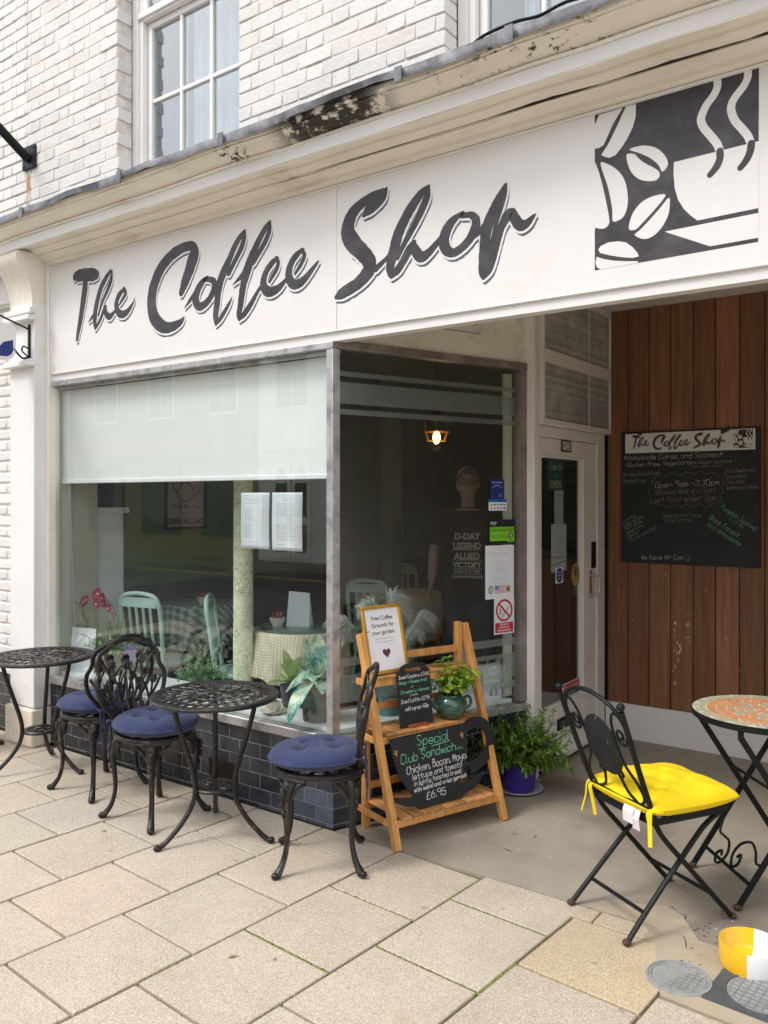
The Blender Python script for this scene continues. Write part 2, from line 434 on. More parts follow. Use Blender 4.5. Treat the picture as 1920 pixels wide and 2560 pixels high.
M['steel'] = mat("brushed_steel", (0.55, 0.53, 0.50), 0.28, 0.1, 20, metal=0.9)
M['purple'] = mat("violet_blue_plastic", (0.050, 0.026, 0.27), 0.38, 0.08, 4, coat=0.1)
M['saucer'] = mat("white_glazed_saucer", (0.60, 0.60, 0.64), 0.25, 0.05, 6)
M['soil'] = mat("dark_soil", (0.03, 0.022, 0.015), 0.95, 0.4, 60, 0.6, 80)
M['leaf_lav'] = mat("narrow_green_leaf", (0.095, 0.215, 0.030), 0.55, 0.3, 22, usecol=True, trans=0.3)
M['leaf_light'] = mat("pale_green_leaf", (0.27, 0.44, 0.045), 0.5, 0.25, 25, usecol=True, trans=0.35)
M['stem'] = mat("plant_stem", (0.10, 0.16, 0.03), 0.7, 0.2, 20)
M['leaf_dark'] = mat("dark_strap_leaf", (0.025, 0.11, 0.055), 0.35, 0.3, 12, trans=0.15)
M['leaf_mint'] = mat("mint_silk_leaf", (0.66, 0.78, 0.60), 0.6, 0.2, 40, 0.1, 40, col2=(0.06, 0.38, 0.34), c2=(0.47, 0.56), c2s=16, trans=0.35)
M['leaf_sage'] = mat("sage_silk_foliage", (0.22, 0.40, 0.20), 0.6, 0.35, 14, usecol=True, trans=0.3)
M['petal'] = mat("magenta_petal", (0.36, 0.008, 0.055), 0.5, 0.25, 20, trans=0.25)
M['petal_w'] = mat("cream_petal", (0.72, 0.72, 0.55), 0.6, 0.1, 20, trans=0.3)
M['lilac'] = mat("lilac_petal", (0.34, 0.26, 0.55), 0.6, 0.15, 20)
M['plume'] = mat("white_plume", (0.74, 0.78, 0.76), 0.9, 0.08, 12, trans=0.4)
M['blade'] = mat("blue_green_blade", (0.16, 0.34, 0.36), 0.6, 0.2, 12, trans=0.2)
M['glaze'] = mat("green_glazed_pottery", (0.030, 0.085, 0.060), 0.16, 0.3, 8, coat=0.5, col2=(0.06, 0.13, 0.09), c2=(0.5, 0.7), c2s=4)
M['pebble'] = mat("pale_grit", (0.55, 0.50, 0.42), 0.9, 0.2, 30)
M['china'] = mat("white_china", (0.78, 0.74, 0.68), 0.2, 0.03, 8, coat=0.4)
M['china_pat'] = mat("floral_china", (0.78, 0.72, 0.64), 0.2, 0.03, 8, coat=0.4, col2=(0.62, 0.20, 0.16), c2=(0.64, 0.68), c2s=60)
M['grey_pot'] = mat("grey_plant_pot", (0.05, 0.05, 0.052), 0.45, 0.2, 6)
M['teal_paint'] = mat("duck_egg_paint", (0.40, 0.58, 0.52), 0.5, 0.08, 8)
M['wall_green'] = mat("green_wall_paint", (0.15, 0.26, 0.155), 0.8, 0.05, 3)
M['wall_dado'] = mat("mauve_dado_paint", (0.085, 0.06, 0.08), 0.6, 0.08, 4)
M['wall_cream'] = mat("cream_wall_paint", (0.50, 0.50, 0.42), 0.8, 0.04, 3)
M['wall_dark'] = mat("shaded_wall_paint", (0.060, 0.100, 0.086), 0.8, 0.06, 3)  # low light deep in the room is put into this dark colour
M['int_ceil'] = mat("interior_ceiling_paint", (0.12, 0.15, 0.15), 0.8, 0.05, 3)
M['int_floor'] = mat("dark_wood_floor", (0.08, 0.055, 0.04), 0.45, 0.25, 6, stretch=(8, 1, 1))
M['shelf_white'] = mat("white_display_shelf", (0.88, 0.90, 0.93), 0.35, 0.03, 5)
M['blind'] = mat("roller_blind_fabric", (0.93, 0.94, 0.95), 0.85, 0.01, 4, 0.1, 300, trans=0.08)
M['column'] = mat("crackle_painted_column", (0.76, 0.77, 0.58), 0.5, 0.08, 10, 0.2, 40, col2=(0.50, 0.58, 0.34), c2=(0.5, 0.7), c2s=30)
def crackle(t):
    tc = t.nodes.new("ShaderNodeTexCoord"); v = t.nodes.new("ShaderNodeTexVoronoi"); v.feature = 'DISTANCE_TO_EDGE'; v.inputs['Scale'].default_value = 42
    t.links.new(tc.outputs['Object'], v.inputs['Vector']); return math_node(t, 'MULTIPLY', ramp(t, v.outputs['Distance'], 0.10, 0.03), ramp(t, noise_node(t, 14), 0.40, 0.60))
add_mask_color(M['column'], (0.36, 0.40, 0.24), crackle)
M['cloth_w'] = mat("white_tablecloth", (0.66, 0.66, 0.62), 0.85, 0.04, 6)
M['skin'] = mat("skin", (0.46, 0.28, 0.21), 0.55, 0.1, 14, 0.08, 60)
M['hair'] = mat("grey_hair", (0.13, 0.125, 0.12), 0.7, 0.4, 60, 0.3, 90)
M['tshirt'] = mat("black_tshirt", (0.012, 0.013, 0.02), 0.9, 0.2, 8, 0.25, 14, bdist=0.02)
M['jeans'] = mat("dark_denim", (0.02, 0.026, 0.055), 0.9, 0.25, 10, 0.2, 40)
M['print'] = mat("cream_shirt_print", (0.55, 0.53, 0.46), 0.9, 0.2, 30)
M['curtain'] = mat("net_curtain", (0.85, 0.88, 0.90), 0.9, 0.05, 5, trans=0.35)
M['dark_room'] = mat("unlit_room_paint", (0.45, 0.47, 0.47), 0.9, 0.1, 3)
M['sage_tile'] = mat("mosaic_stone", (0.85, 0.85, 0.85), 0.55, 0.14, 40, 0.1, 60, usecol=True)
M['grout_cream'] = mat("cream_mosaic_grout", (0.72, 0.66, 0.48), 0.8, 0.08, 20)
M['bowl_y'] = mat("yellow_glazed_bowl", (0.86, 0.50, 0.015), 0.28, 0.05, 5, coat=0.3)
M['bowl_w'] = mat("white_glazed_bowl", (0.78, 0.79, 0.82), 0.28, 0.03, 5, coat=0.3)
M['cover'] = mat("grey_cast_cover", (0.32, 0.33, 0.33), 0.7, 0.2, 14, 0.5, 90, metal=0.2, col2=(0.22, 0.21, 0.20), c2=(0.5, 0.7), c2s=10)
M['cover_line'] = mat("worn_grid_line", (0.20, 0.20, 0.20), 0.8, 0.2, 20)
M['cover_d'] = mat("dark_slate_surround", (0.075, 0.08, 0.085), 0.75, 0.2, 10, 0.4, 90)
M['opp_white'] = mat("pale_render", (0.75, 0.74, 0.75), 0.8, 0.06, 2)
M['opp_brick'] = mat("brown_brickwork", (0.24, 0.14, 0.10), 0.85, 0.2, 12)
M['opp_dark'] = mat("dark_shop_glass", (0.02, 0.022, 0.025), 0.12, 0.1, 2)
M['opp_red'] = mat("brick_red_panel", (0.28, 0.07, 0.05), 0.6, 0.1, 4)
M['opp_tan'] = mat("tan_render", (0.48, 0.40, 0.22), 0.8, 0.1, 3)
M['slate'] = mat("roof_slate", (0.10, 0.10, 0.11), 0.7, 0.2, 10)
M['glass'] = glass_mat("window_glass", tint=(0.96, 0.985, 0.975), dirt=0.006, boost=1.35)
M['glass_up'] = glass_mat("old_sash_glass", tint=(0.90, 0.95, 0.98), dirt=0.02, ior=1.6, boost=2.6)
M['frost'] = frost_mat("frosted_film", 0.50, (0.46, 0.50, 0.50))
M['frost_low'] = frost_mat("frosted_film_low", 0.5, (0.58, 0.63, 0.62))

def gingham(name, c1, c2, scale):
    m = mat(name, c1, 0.85, 0.04, 6); t = m.node_tree
    o = xyz(t)
    def chk(t):
        a = math_node(t, 'SINE', math_node(t, 'MULTIPLY', o[0], scale)); b = math_node(t, 'SINE', math_node(t, 'MULTIPLY', math_node(t, 'ADD', o[1], o[2]), scale))
        return ramp(t, math_node(t, 'ADD', a, b), -0.6, 0.6)
    add_mask_color(m, c2, chk); return m
M['cloth_green'] = gingham("green_check_cloth", (0.50, 0.58, 0.50), (0.12, 0.24, 0.19), 95)
M['cloth_pat'] = gingham("yellow_dotted_cloth", (0.66, 0.64, 0.58), (0.52, 0.44, 0.24), 330)

def mold_mask(cx, hw, lo, hi, zc=3.29, zw=0.055, k=9):
    def f(t):
        o = xyz(t)
        fx = ramp(t, math_node(t, 'ABSOLUTE', math_node(t, 'SUBTRACT', o[0], cx)), hw, hw * 0.45)
        fz = ramp(t, math_node(t, 'ABSOLUTE', math_node(t, 'SUBTRACT', o[2], zc)), zw, zw * 0.5)
        n = ramp(t, noise_node(t, k, (1, 1, 2.2), 9, 0.7), lo, hi)
        return math_node(t, 'MULTIPLY', math_node(t, 'MULTIPLY', fx, fz), n)
    return f
M['cornice'] = mat("dirty_cream_cornice", (0.86, 0.815, 0.73), 0.65, 0.05, 6, 0.35, 24, col2=(0.55, 0.475, 0.38), c2=(0.58, 0.80), c2s=5, stretch=(0.45, 1, 1))
add_mask_color(M['cornice'], (0.035, 0.032, 0.022), mold_mask(0.22, 0.42, 0.40, 0.50, k=13))
add_mask_color(M['cornice'], (0.05, 0.045, 0.03), mold_mask(1.15, 0.5, 0.56, 0.64, k=20))
add_mask_color(M['cornice'], (0.06, 0.05, 0.035), mold_mask(-0.40, 0.12, 0.52, 0.58, k=30))

def slab_speckle(m):
    """exposed aggregate: small pale and dark grains over the slab colour"""
    def grains(scale, lo, hi):
        def f(t):
            tc = t.nodes.new("ShaderNodeTexCoord"); v = t.nodes.new("ShaderNodeTexVoronoi"); v.inputs['Scale'].default_value = scale
            t.links.new(tc.outputs['Object'], v.inputs['Vector'])
            s = t.nodes.new("ShaderNodeSeparateColor"); t.links.new(v.outputs['Color'], s.inputs[0])
            return math_node(t, 'MULTIPLY', ramp(t, s.outputs[0], lo, hi), 0.6)
        return f
    add_mask_color(m, (0.30, 0.235, 0.17), grains(240, 0.74, 0.80))
    add_mask_color(m, (0.70, 0.64, 0.55), grains(300, 0.76, 0.84))
    add_mask_color(m, (0.38, 0.32, 0.25), lambda t: math_node(t, 'MULTIPLY', ramp(t, noise_node(t, 1.1, det=8), 0.52, 0.75), 0.45))
slab_speckle(M['slab'])
def gum(t):
    tc = t.nodes.new("ShaderNodeTexCoord"); v = t.nodes.new("ShaderNodeTexVoronoi"); v.inputs['Scale'].default_value = 5.5
    t.links.new(tc.outputs['Object'], v.inputs['Vector']); s = t.nodes.new("ShaderNodeSeparateColor"); t.links.new(v.outputs['Color'], s.inputs[0])
    return math_node(t, 'MULTIPLY', math_node(t, 'MULTIPLY', ramp(t, v.outputs['Distance'], 0.085, 0.06), ramp(t, s.outputs[1], 0.62, 0.64)), 0.45)
add_mask_color(M['slab'], (0.20, 0.17, 0.14), gum)
add_mask_color(M['slab'], (0.34, 0.27, 0.17), lambda t: math_node(t, 'MULTIPLY', ramp(t, noise_node(t, 3.4, det=9, rough=0.7), 0.56, 0.72), 0.35))
def conc_marks(t):
    return math_node(t, 'MULTIPLY', ramp(t, noise_node(t, 26, det=4), 0.66, 0.72), 0.6)
add_mask_color(M['concrete'], (0.12, 0.09, 0.07), conc_marks)
add_mask_color(M['concrete'], (0.17, 0.13, 0.105), lambda t: math_node(t, 'MULTIPLY', ramp(t, noise_node(t, 0.9, det=6), 0.46, 0.66), 0.7))
add_mask_color(M['concrete'], (0.62, 0.56, 0.46), lambda t: math_node(t, 'MULTIPLY', ramp(t, noise_node(t, 75, det=3), 0.72, 0.76), 0.6))

# ================================================================ GROUND
def struct(mb, name, m, **k):
    return tag(mb.build(name, m, **k), kind='structure')
E1 = (0.9973, -0.0728); E2 = (0.0728, 0.9973)          # paving axes
CX, CY = 2.585, -3.122
def pv(a, b): return (CX + 1.6*(a*E1[0] + b*E2[0]), CY + 1.6*(a*E1[1] + b*E2[1]))
mb = MB(); mb.quad((-70,-70,-0.16), (70,-70,-0.16), (70,70,-0.16), (-70,70,-0.16)); struct(mb, "ground", M['asphalt'])
mb = MB(); mb.box(-40, 40, -4.12, 0.2, -0.15, -0.012); struct(mb, "pavement_bed", M['joint'])
rs = random.Random(3)
mb = MB(); joint_moss = MB()
a0, da, db = -0.949, 0.279, 0.2855
G = 0.0035
for k in range(-16, 9):
    aL, aR = a0 + da*k + G, a0 + da*(k+1) - G
    b0 = 1.271 if k % 2 == 0 else 1.4145
    for j in range(-8, 6):
        bl, bh = b0 + db*j + G, b0 + db*(j+1) - G
        if k == 0 and bl > 1.55:            # the long yellow slab beside the drain
            if bl > 1.60: continue
            bh = 1.92
        if k >= 1 and bh > 1.64: bh = 1.636
        if bh - bl < 0.03: continue
        poly = [pv(aL, bl), pv(aR, bl), pv(aR, bh), pv(aL, bh)]
        poly = clip_poly(poly, 0, 1, -0.012 if k < 0 else (-0.115 if k == 0 else -0.012))
        poly = clip_poly(poly, 0, -1, 4.1) if poly else poly
        if len(poly) < 3: continue
        ar = abs(sum(poly[i][0]*poly[(i+1)%len(poly)][1]-poly[(i+1)%len(poly)][0]*poly[i][1] for i in range(len(poly))))/2
        if ar < 0.004: continue
        v = rs.uniform(0.87, 1.06); w = rs.uniform(-0.02, 0.035)
        col = (v*(1+w), v, v*(1-w))
        if k == 0 and bh > 1.9: col = (1.0, 0.90, 0.68)
        z1 = rs.uniform(-0.0015, 0.0015)
        mb.prism(poly, -0.05, z1, col)
struct(mb, "pavement", M['slab'], bevel=0.004)
# strip of small slabs along the threshold
mb = MB()
x = 1.06
for w in (0.30, 0.20):
    mb.box(x, x + w - 0.006, -0.108, -0.012, -0.05, 0.001, (0.9, 0.84, 0.76)); x += w
struct(mb, "pavement_edge", M['slab'], bevel=0.004)
# moss in a few joints
mb = MB(); rm = random.Random(11)
def moss_line(p, q, n, w=0.006):
    for i in range(n):
        t = rm.random(); x = p[0]+(q[0]-p[0])*t; y = p[1]+(q[1]-p[1])*t
        mb.sphere((x + rm.uniform(-w, w)*0.5, y + rm.uniform(-w, w)*0.5, -0.006), rm.uniform(0.004, 0.0085), 6, 4, sz=0.75)
for (a, b, c, d, n) in ((-0.949, 1.70, -1.228, 1.70, 150), (-1.228, 1.4145, -0.949, 1.4145, 100), (-1.507, 1.271, -1.228, 1.271, 120), (-1.786, 1.1225, -1.507, 1.1225, 30),
                        (-2.065, 1.2635, -1.90, 1.2635, 26), (-1.10, 1.13, -0.96, 1.13, 60), (-1.507, 1.556, -1.228, 1.556, 120), (-0.949, 1.41, -0.949, 1.56, 90), (-1.228, 1.70, -1.228, 1.85, 90), (-1.507, 1.11, -1.507, 1.0, 26)):
    moss_line(pv(a, b), pv(c, d), n)
tag(mb.build("moss", M['moss'], smooth=True, sharp=0), kind='stuff')
# concrete floor of the entrance and the patch round the drains
mb = MB()
mb.prism([(0.02, -0.008), (3.4, -0.008), (3.4, 2.40), (0.46, 2.40), (0.46, 1.22)], -0.06, 0.0)
p1, p2 = pv(-0.665, 1.643), pv(0.30, 1.643)
struct(mb, "entrance_floor", M['concrete'])
mb = MB()
mb.prism([p1, p2, (3.6, p2[1]), (3.6, -0.0085), (1.50, -0.0085), (1.555, -0.112), (1.60, -0.118)], -0.06, 0.0006)
mb.prism([(1.30,-0.006),(1.72,-0.006),(1.62,0.14),(1.545,0.185),(1.44,0.13)], 0.0, 0.0016)
struct(mb, "concrete_patch", M['patch'])
mb = MB(); rq = random.Random(71)
for i in range(70):
    x, y = 1.70 + abs(rq.gauss(0, 0.22)), rq.uniform(-0.25, 0.32); r = rq.uniform(0.0012, 0.0042)
    mb.lathe([(0.0001, 0.0), (r, 0.0)], 7, (x, y, 0.0021), sx=rq.uniform(.7, 1.5))
tag(mb.build("floor_spot", M['soil']), kind='stuff')
mb = MB(); rq = random.Random(72)                    # crumbs, petals and grit trodden into the entrance floor
for i in range(150):
    x, y = rq.uniform(0.35, 2.4), rq.uniform(0.0, 2.1)**1.0; r = rq.uniform(0.0012, 0.0045)
    mb.sphere((x, y, 0.0006), r, 6, 4, sx=rq.uniform(.6, 1.6), sz=0.4)
for i in range(60):
    x, y = rq.uniform(-2.4, 1.6), rq.uniform(-2.6, -0.1); r = rq.uniform(0.001, 0.003)
    mb.sphere((x, y, 0.0015), r, 6, 4, sx=rq.uniform(.6, 1.6), sz=0.5)
tag(mb.build("floor_grit", M['pebble'], smooth=True), kind='stuff')
mb = MB(); rq = random.Random(73)
for i in range(9):
    x, y, a = rq.uniform(-2.0, 1.2), rq.uniform(-1.6, 0.6), rq.uniform(0, 6.28); l = rq.uniform(0.012, 0.028)
    mb.add([(x-l*cos(a), y-l*sin(a), 0.003), (x+0.3*l*sin(a), y-0.3*l*cos(a), 0.005), (x+l*cos(a), y+l*sin(a), 0.004), (x-0.3*l*sin(a), y+0.3*l*cos(a), 0.006)], [(0,1,2,3)])
tag(mb.build("dry_leaf", mat("dry_leaf_brown", (0.30, 0.20, 0.08), 0.9, 0.3, 30)), kind='stuff')
mb = MB()
rc = random.Random(5)
def crack(pts, w=0.004):
    c = []
    for i in range(len(pts)-1):
        for j in range(5):
            t = j/5; c.append((pts[i][0]+(pts[i+1][0]-pts[i][0])*t + rc.uniform(-.008,.008), pts[i][1]+(pts[i+1][1]-pts[i][1])*t + rc.uniform(-.008,.008), w*rc.uniform(0.4, 1.3)))
    mb.stroke(c, 0.0012)
crack([(1.49, 0.12), (1.56, 0.19), (1.62, 0.15), (1.66, 0.02), (1.72, -0.12)])
crack([(1.66, 0.02), (1.70, 0.10)], 0.003); crack([(1.30, -0.02), (1.42, 0.08), (1.49, 0.12)], 0.002)
struct(mb, "entrance_floor_crack", M['soil'])
# road, kerb, far pavement
mb = MB(); mb.box(-40, 40, -4.27, -4.12, -0.15, 0.0); struct(mb, "kerb", M['slab'], bevel=0.012)
mb = MB(); mb.quad((-40,-10.4,-0.12), (40,-10.4,-0.12), (40,-4.27,-0.12), (-40,-4.27,-0.12)); struct(mb, "road", M['asphalt'])
mb = MB()
for y in (-4.55, -4.72, -10.0, -10.17): mb.quad((-40,y-0.04,-0.115), (40,y-0.04,-0.115), (40,y+0.04,-0.115), (-40,y+0.04,-0.115))
struct(mb, "road_marking", M['road_yellow'])
mb = MB(); mb.box(-40, 40, -12.6, -10.4, -0.15, 0.0); struct(mb, "far_pavement", M['slab'])

# ================================================================ THE COFFEE SHOP BUILDING
shop = thing("shop_building", "white painted brick building with cream cornice and a recessed shopfront", "building")
rb = random.Random(21)
def brick_wall(mb, x0, x1, z0, z1, holes, y=0.0, depth=0.10, tint=lambda x, z: 1.0, off=0.0):
    zc = z0; row = 0
    while zc < z1:
        x = x0 - 0.34 + (0.165 if row % 2 else 0.0) + off; st = True
        while x < x1:
            w = 0.215 if st else 0.1025
            segs = [(max(x, x0), min(x + w, x1))]
            for (hx0, hx1, hz0, hz1) in holes:
                if zc + 0.0375 > hz0 and zc + 0.0375 < hz1:
                    ns2 = []
                    for a, b in segs:
                        if b <= hx0 or a >= hx1: ns2.append((a, b))
                        else:
                            if a < hx0: ns2.append((a, hx0))
                            if b > hx1: ns2.append((hx1, b))
                    segs = ns2
            for a, b in segs:
                if b - a < 0.02: continue
                g = rb.uniform(0.93, 1.04) * tint((a+b)/2, zc); wv = rb.uniform(-0.012, 0.02)
                dy = rb.uniform(-0.003, 0.0015)
                j = lambda: rb.uniform(-0.0025, 0.0025)
                vs = [(a+j(), y+dy+j(), zc+j()), (b+j(), y+dy+j(), zc+j()), (b, y+depth, zc), (a, y+depth, zc), (a+j(), y+dy+j(), zc+0.0678+j()), (b+j(), y+dy+j(), zc+0.0678+j()), (b, y+depth, zc+0.0678), (a, y+depth, zc+0.0678)]
                mb.add(vs, BOXF, (g*(1+wv), g, g*(1-wv)))
            x += w + 0.0045; st = not st
        zc += 0.0748; row += 1
WL = (-1.68, -0.644); WR = (0.638, 1.70)
SILL = 3.455
holes = [(WL[0], WL[1], SILL, 5.2), (WR[0], WR[1], SILL, 5.2)]
mb = MB(); brick_wall(mb, -2.66, 3.4, 3.37, 5.35, holes, tint=lambda x, z: 1.0 if x > -0.6 else 0.99)
mb.build("upper_wall", M['brick'], shop, bevel=0.0045, seg=2)
mb = MB()
for (a, b) in ((-2.66, WL[0]), (WL[1], WR[0]), (WR[1], 3.4)): mb.box(a + (0.012 if a > -2 else 0), b - (0.012 if b < 3 else 0), 0.0035, 0.16, 3.2, 5.35)
for (a, b) in (WL, WR): mb.box(a, b, 0.02, 0.16, 3.2, SILL - 0.04)
mb.build("wall_backing", M['mortar'], shop)
mb = MB(); mb.box(-2.66, 3.4, 0.0, 0.3, 5.35, 7.6); mb.build("parapet", M['brick'], shop)
mb = MB(); mb.box(-2.8, 3.4, 0.0, 6.2, 7.6, 7.75); mb.build("roof", M['slate'], shop)
# rendered stone sills of the sash windows
def stone_sill(x0, x1):
    mb = MB(); mb.box(x0 - 0.05, x1 + 0.05, -0.025, 0.13, SILL - 0.055, SILL); return mb.build("window_sill", mat("flaking_sill_paint", (0.72, 0.60, 0.40), 0.8, 0.1, 9, 0.5, 30, col2=(0.30, 0.22, 0.13), c2=(0.50, 0.60), c2s=9), shop, bevel=0.008)
stone_sill(*WL); stone_sill(*WR)
def sash(x0, x1):
    f = MB(); yb = 0.105
    for s0, s1, y0, y1 in ((x0, x0+0.05, yb, yb+0.07), (x0+0.05, x0+0.085, yb+0.012, yb+0.07), (x1-0.05, x1, yb, yb+0.07), (x1-0.085, x1-0.05, yb+0.012, yb+0.07)): f.box(s0, s1, y0, y1, SILL, 5.2)
    f.box(x0+0.085, x1-0.085, yb+0.004, yb+0.07, SILL, SILL+0.03)
    f.box(x0+0.05, x1-0.05, yb-0.004, yb+0.02, 4.515, 4.555)
    o = f.build("sash_window", M['trim_white'], shop, bevel=0.004)
    w = MB(); a, b = x0+0.088, x1-0.088
    w.box(a, a+0.04, yb+0.045, yb+0.085, SILL+0.03, 4.5); w.box(b-0.04, b, yb+0.045, yb+0.085, SILL+0.03, 4.5)
    w.box(a+0.04, b-0.04, yb+0.045, yb+0.085, SILL+0.03, SILL+0.075); w.box(a+0.04, b-0.04, yb+0.045, yb+0.085, 4.46, 4.5)
    w.box(a, b, yb+0.01, yb+0.045, 4.5, 4.56); w.box(a, a+0.04, yb+0.01, yb+0.045, 4.56, 5.2); w.box(b-0.04, b, yb+0.01, yb+0.045, 4.56, 5.2)
    w.build("sash_frame", M['trim_white'], o, bevel=0.003)
    g = MB(); ww = b - a - 0.08
    for i in (1, 2):
        xc = a + 0.04 + ww*i/3
        g.box(xc-0.011, xc+0.011, yb+0.05, yb+0.082, SILL+0.075, 4.46); g.box(xc-0.011, xc+0.011, yb+0.014, yb+0.042, 4.56, 5.2)
    zc = 4.02
    for i in range(3):
        xa = a + 0.04 + ww*i/3 + (0.011 if i else 0); xb = a + 0.04 + ww*(i+1)/3 - (0.011 if i < 2 else 0)
        g.box(xa, xb, yb+0.052, yb+0.080, zc-0.011, zc+0.011)
    g.build("glazing_bar", M['trim_white'], o, bevel=0.003)
    p = MB(); p.box(a+0.04, b-0.04, yb+0.065, yb+0.068, SILL+0.075, 4.46); p.box(a+0.04, b-0.04, yb+0.027, yb+0.030, 4.56, 5.2)
    p.build("pane", M['glass_up'], o)
    c = MB(); pts = []
    n = 90
    for (ca, cb) in ((a + ww*0.20, a + ww*0.30), (a + ww*0.36, b)):
        vs = []
        for i in range(n+1):
            t = i/n; xx = ca + (cb-ca)*t; yy = yb + 0.16 + 0.018*sin(t*(cb-ca)*120) + 0.01*sin(t*(cb-ca)*47+1)
            vs += [(xx, yy, SILL), (xx + 0.01*sin(t*30), yy, 5.2)]
        c.add(vs, [(2*i, 2*i+2, 2*i+3, 2*i+1) for i in range(n)])
    c.build("curtain", M['curtain'], o, smooth=True, sharp=0)
    r = MB()
    r.quad((x0,1.9,3.4),(x1,1.9,3.4),(x1,1.9,5.3),(x0,1.9,5.3)); r.quad((x0-.01,.2,3.4),(x0-.01,1.9,3.4),(x0-.01,1.9,5.3),(x0-.01,.2,5.3)); r.quad((x1+.01,.2,3.4),(x1+.01,1.9,3.4),(x1+.01,1.9,5.3),(x1+.01,.2,5.3))
    r.quad((x0,.2,5.3),(x1,.2,5.3),(x1,1.9,5.3),(x0,1.9,5.3)); r.quad((x0,.2,3.4),(x1,.2,3.4),(x1,1.9,3.4),(x0,1.9,3.4))
    r.build("room_lining", M['dark_room'], o)
sash(*WL); sash(*WR)

# ---------------------------------------------------------------- cornice and lead
prof = [(0.02,3.112),(-0.022,3.112),(-0.022,3.122),(-0.030,3.126),(-0.030,3.146),(-0.042,3.150)]
prof += [(-0.045-0.035*t, 3.152+0.014*sin(t*pi/2)) for t in (0.2,0.5,0.8,1.0)]
prof += [(-0.076,3.1665),(-0.076,3.1715),(-0.088,3.172)] + [(-0.086-0.04*t, 3.172+0.016*(1-cos(t*pi/2))) for t in (0.3,0.6,0.85,1.0)]
prof += [(-0.130,3.188),(-0.130,3.200),(-0.205,3.196),(-0.210,3.180),(-0.222,3.180),(-0.222,3.240),(-0.232,3.2405),(-0.234,3.252),(-0.226,3.2535),(-0.226,3.2585),(-0.249,3.2605)]
prof += [(-0.250-0.062*t, 3.262+0.030*(t-0.13*sin(2*pi*t))) for t in (0.0,0.15,0.3,0.45,0.6,0.75,0.9,1.0)]
prof += [(-0.308,3.294),(-0.308,3.299),(-0.322,3.3005),(-0.328,3.322),(-0.326,3.33),(0.005,3.42),(0.02,3.42)]
mb = MB(); 
xs = [-4.6 + i*0.25 for i in range(34)]
rk = random.Random(9)
offs = [(rk.uniform(-.003,.003), rk.uniform(-.004,.004)) for _ in xs]
n = len(prof)
vs = []
for x, (oy, oz) in zip(xs, offs): vs += [(x, p[0] + (oy if p[0] < -0.05 else 0), p[1] + (oz if p[0] < -0.05 else 0)) for p in prof]
fs = [(i*n+k, i*n+k+1, (i+1)*n+k+1, (i+1)*n+k) for i in range(len(xs)-1) for k in range(n-1)]
fs += [tuple(range(n)), tuple(range((len(xs)-1)*n, len(xs)*n))]
mb.add(vs, fs); cornice = mb.build("cornice", M['cornice'], shop, smooth=True, sharp=25)
# long crack where the bed moulding has parted
mb = MB(); c = []
x = -0.2
while x < 2.6:
    t = (x + 0.2) / 2.8
    c.append((x, 0, 0.002 + 0.016*max(0, t-0.12) * rk.uniform(0.6, 1.3) * (1.0 if x < 2.2 else 0.8))); x += 0.045
vs = []; fs = []
for i, (x, _, w) in enumerate(c):
    vs += [(x, -0.0875 - 0.0005, 3.1685 - w*0.25), (x, -0.0875 - w*0.9, 3.1725 + w*0.35)]
    if i: fs.append((2*i-2, 2*i, 2*i+1, 2*i-1))
mb.add(vs, fs); mb.build("cornice_crack", M['soil'], cornice)
mb = MB(); mb.box(-4.6, 3.65, -0.2265, -0.2205, 3.1815, 3.2395); mb.build("cornice_band", M['sign_white'], cornice, bevel=0.002)
mb = MB(); rl = random.Random(31)
nx = 150; vs = []; fs = []
for i in range(nx + 1):
    x = -4.6 + 8.25 * i / nx
    wob = 0.006*sin(x*5.1) + 0.005*sin(x*11.7 + 1) + rl.uniform(-.003, .003)
    lift = max(0, sin(x*3.1 + 0.4)) ** 6 * 0.016
    yf = -0.345 - abs(wob)*0.8 - lift*0.6
    for (yy, zz) in ((0.004, 3.475), (-0.006, 3.432 + wob*0.4), (-0.16, 3.392 + wob*0.5), (yf + 0.012, 3.352 + wob*0.4), (yf, 3.342 + wob*0.3 + lift*0.4), (yf + 0.004, 3.305 + wob + lift)):
        vs.append((x, yy, zz))
fs = [(i*6+k, i*6+k+1, (i+1)*6+k+1, (i+1)*6+k) for i in range(nx) for k in range(5)]
mb.add(vs, fs)
for xx in (-1.2, -0.42, 0.62, 1.12, -2.15):
    mb.box(xx, xx+0.035, -0.362, -0.355, 3.285, 3.35)
mb.build("lead_flashing", M['lead'], shop, smooth=True, sharp=60)
# loose black cable lying on the lead
mb = MB()
mb.tube(catmull([(0.92,-0.30,3.350),(1.02,-0.335,3.360),(1.15,-0.338,3.366),(1.25,-0.335,3.358),(1.38,-0.338,3.368),(1.6,-0.30,3.352)], 6), 0.006, 6)
mb.build("roof_cable", M['black_metal'], shop, smooth=True); mb = MB(); mb.tube(catmull([(-0.62,-0.05,3.43),(-0.54,-0.08,3.475),(-0.44,-0.06,3.46),(-0.38,-0.05,3.43)], 6), 0.006, 6)
mb.build("roof_cable", M['black_metal'], shop, smooth=True)

# ---------------------------------------------------------------- fascia beam under the sign board
mb = MB(); mb.box(-2.39, 3.4, -0.006, 0.055, 2.362, 2.405); mb.box(-2.39, 3.4, 0.004, 0.055, 2.405, 3.112)
mb.build("fascia_beam", M['sign_white'], shop)

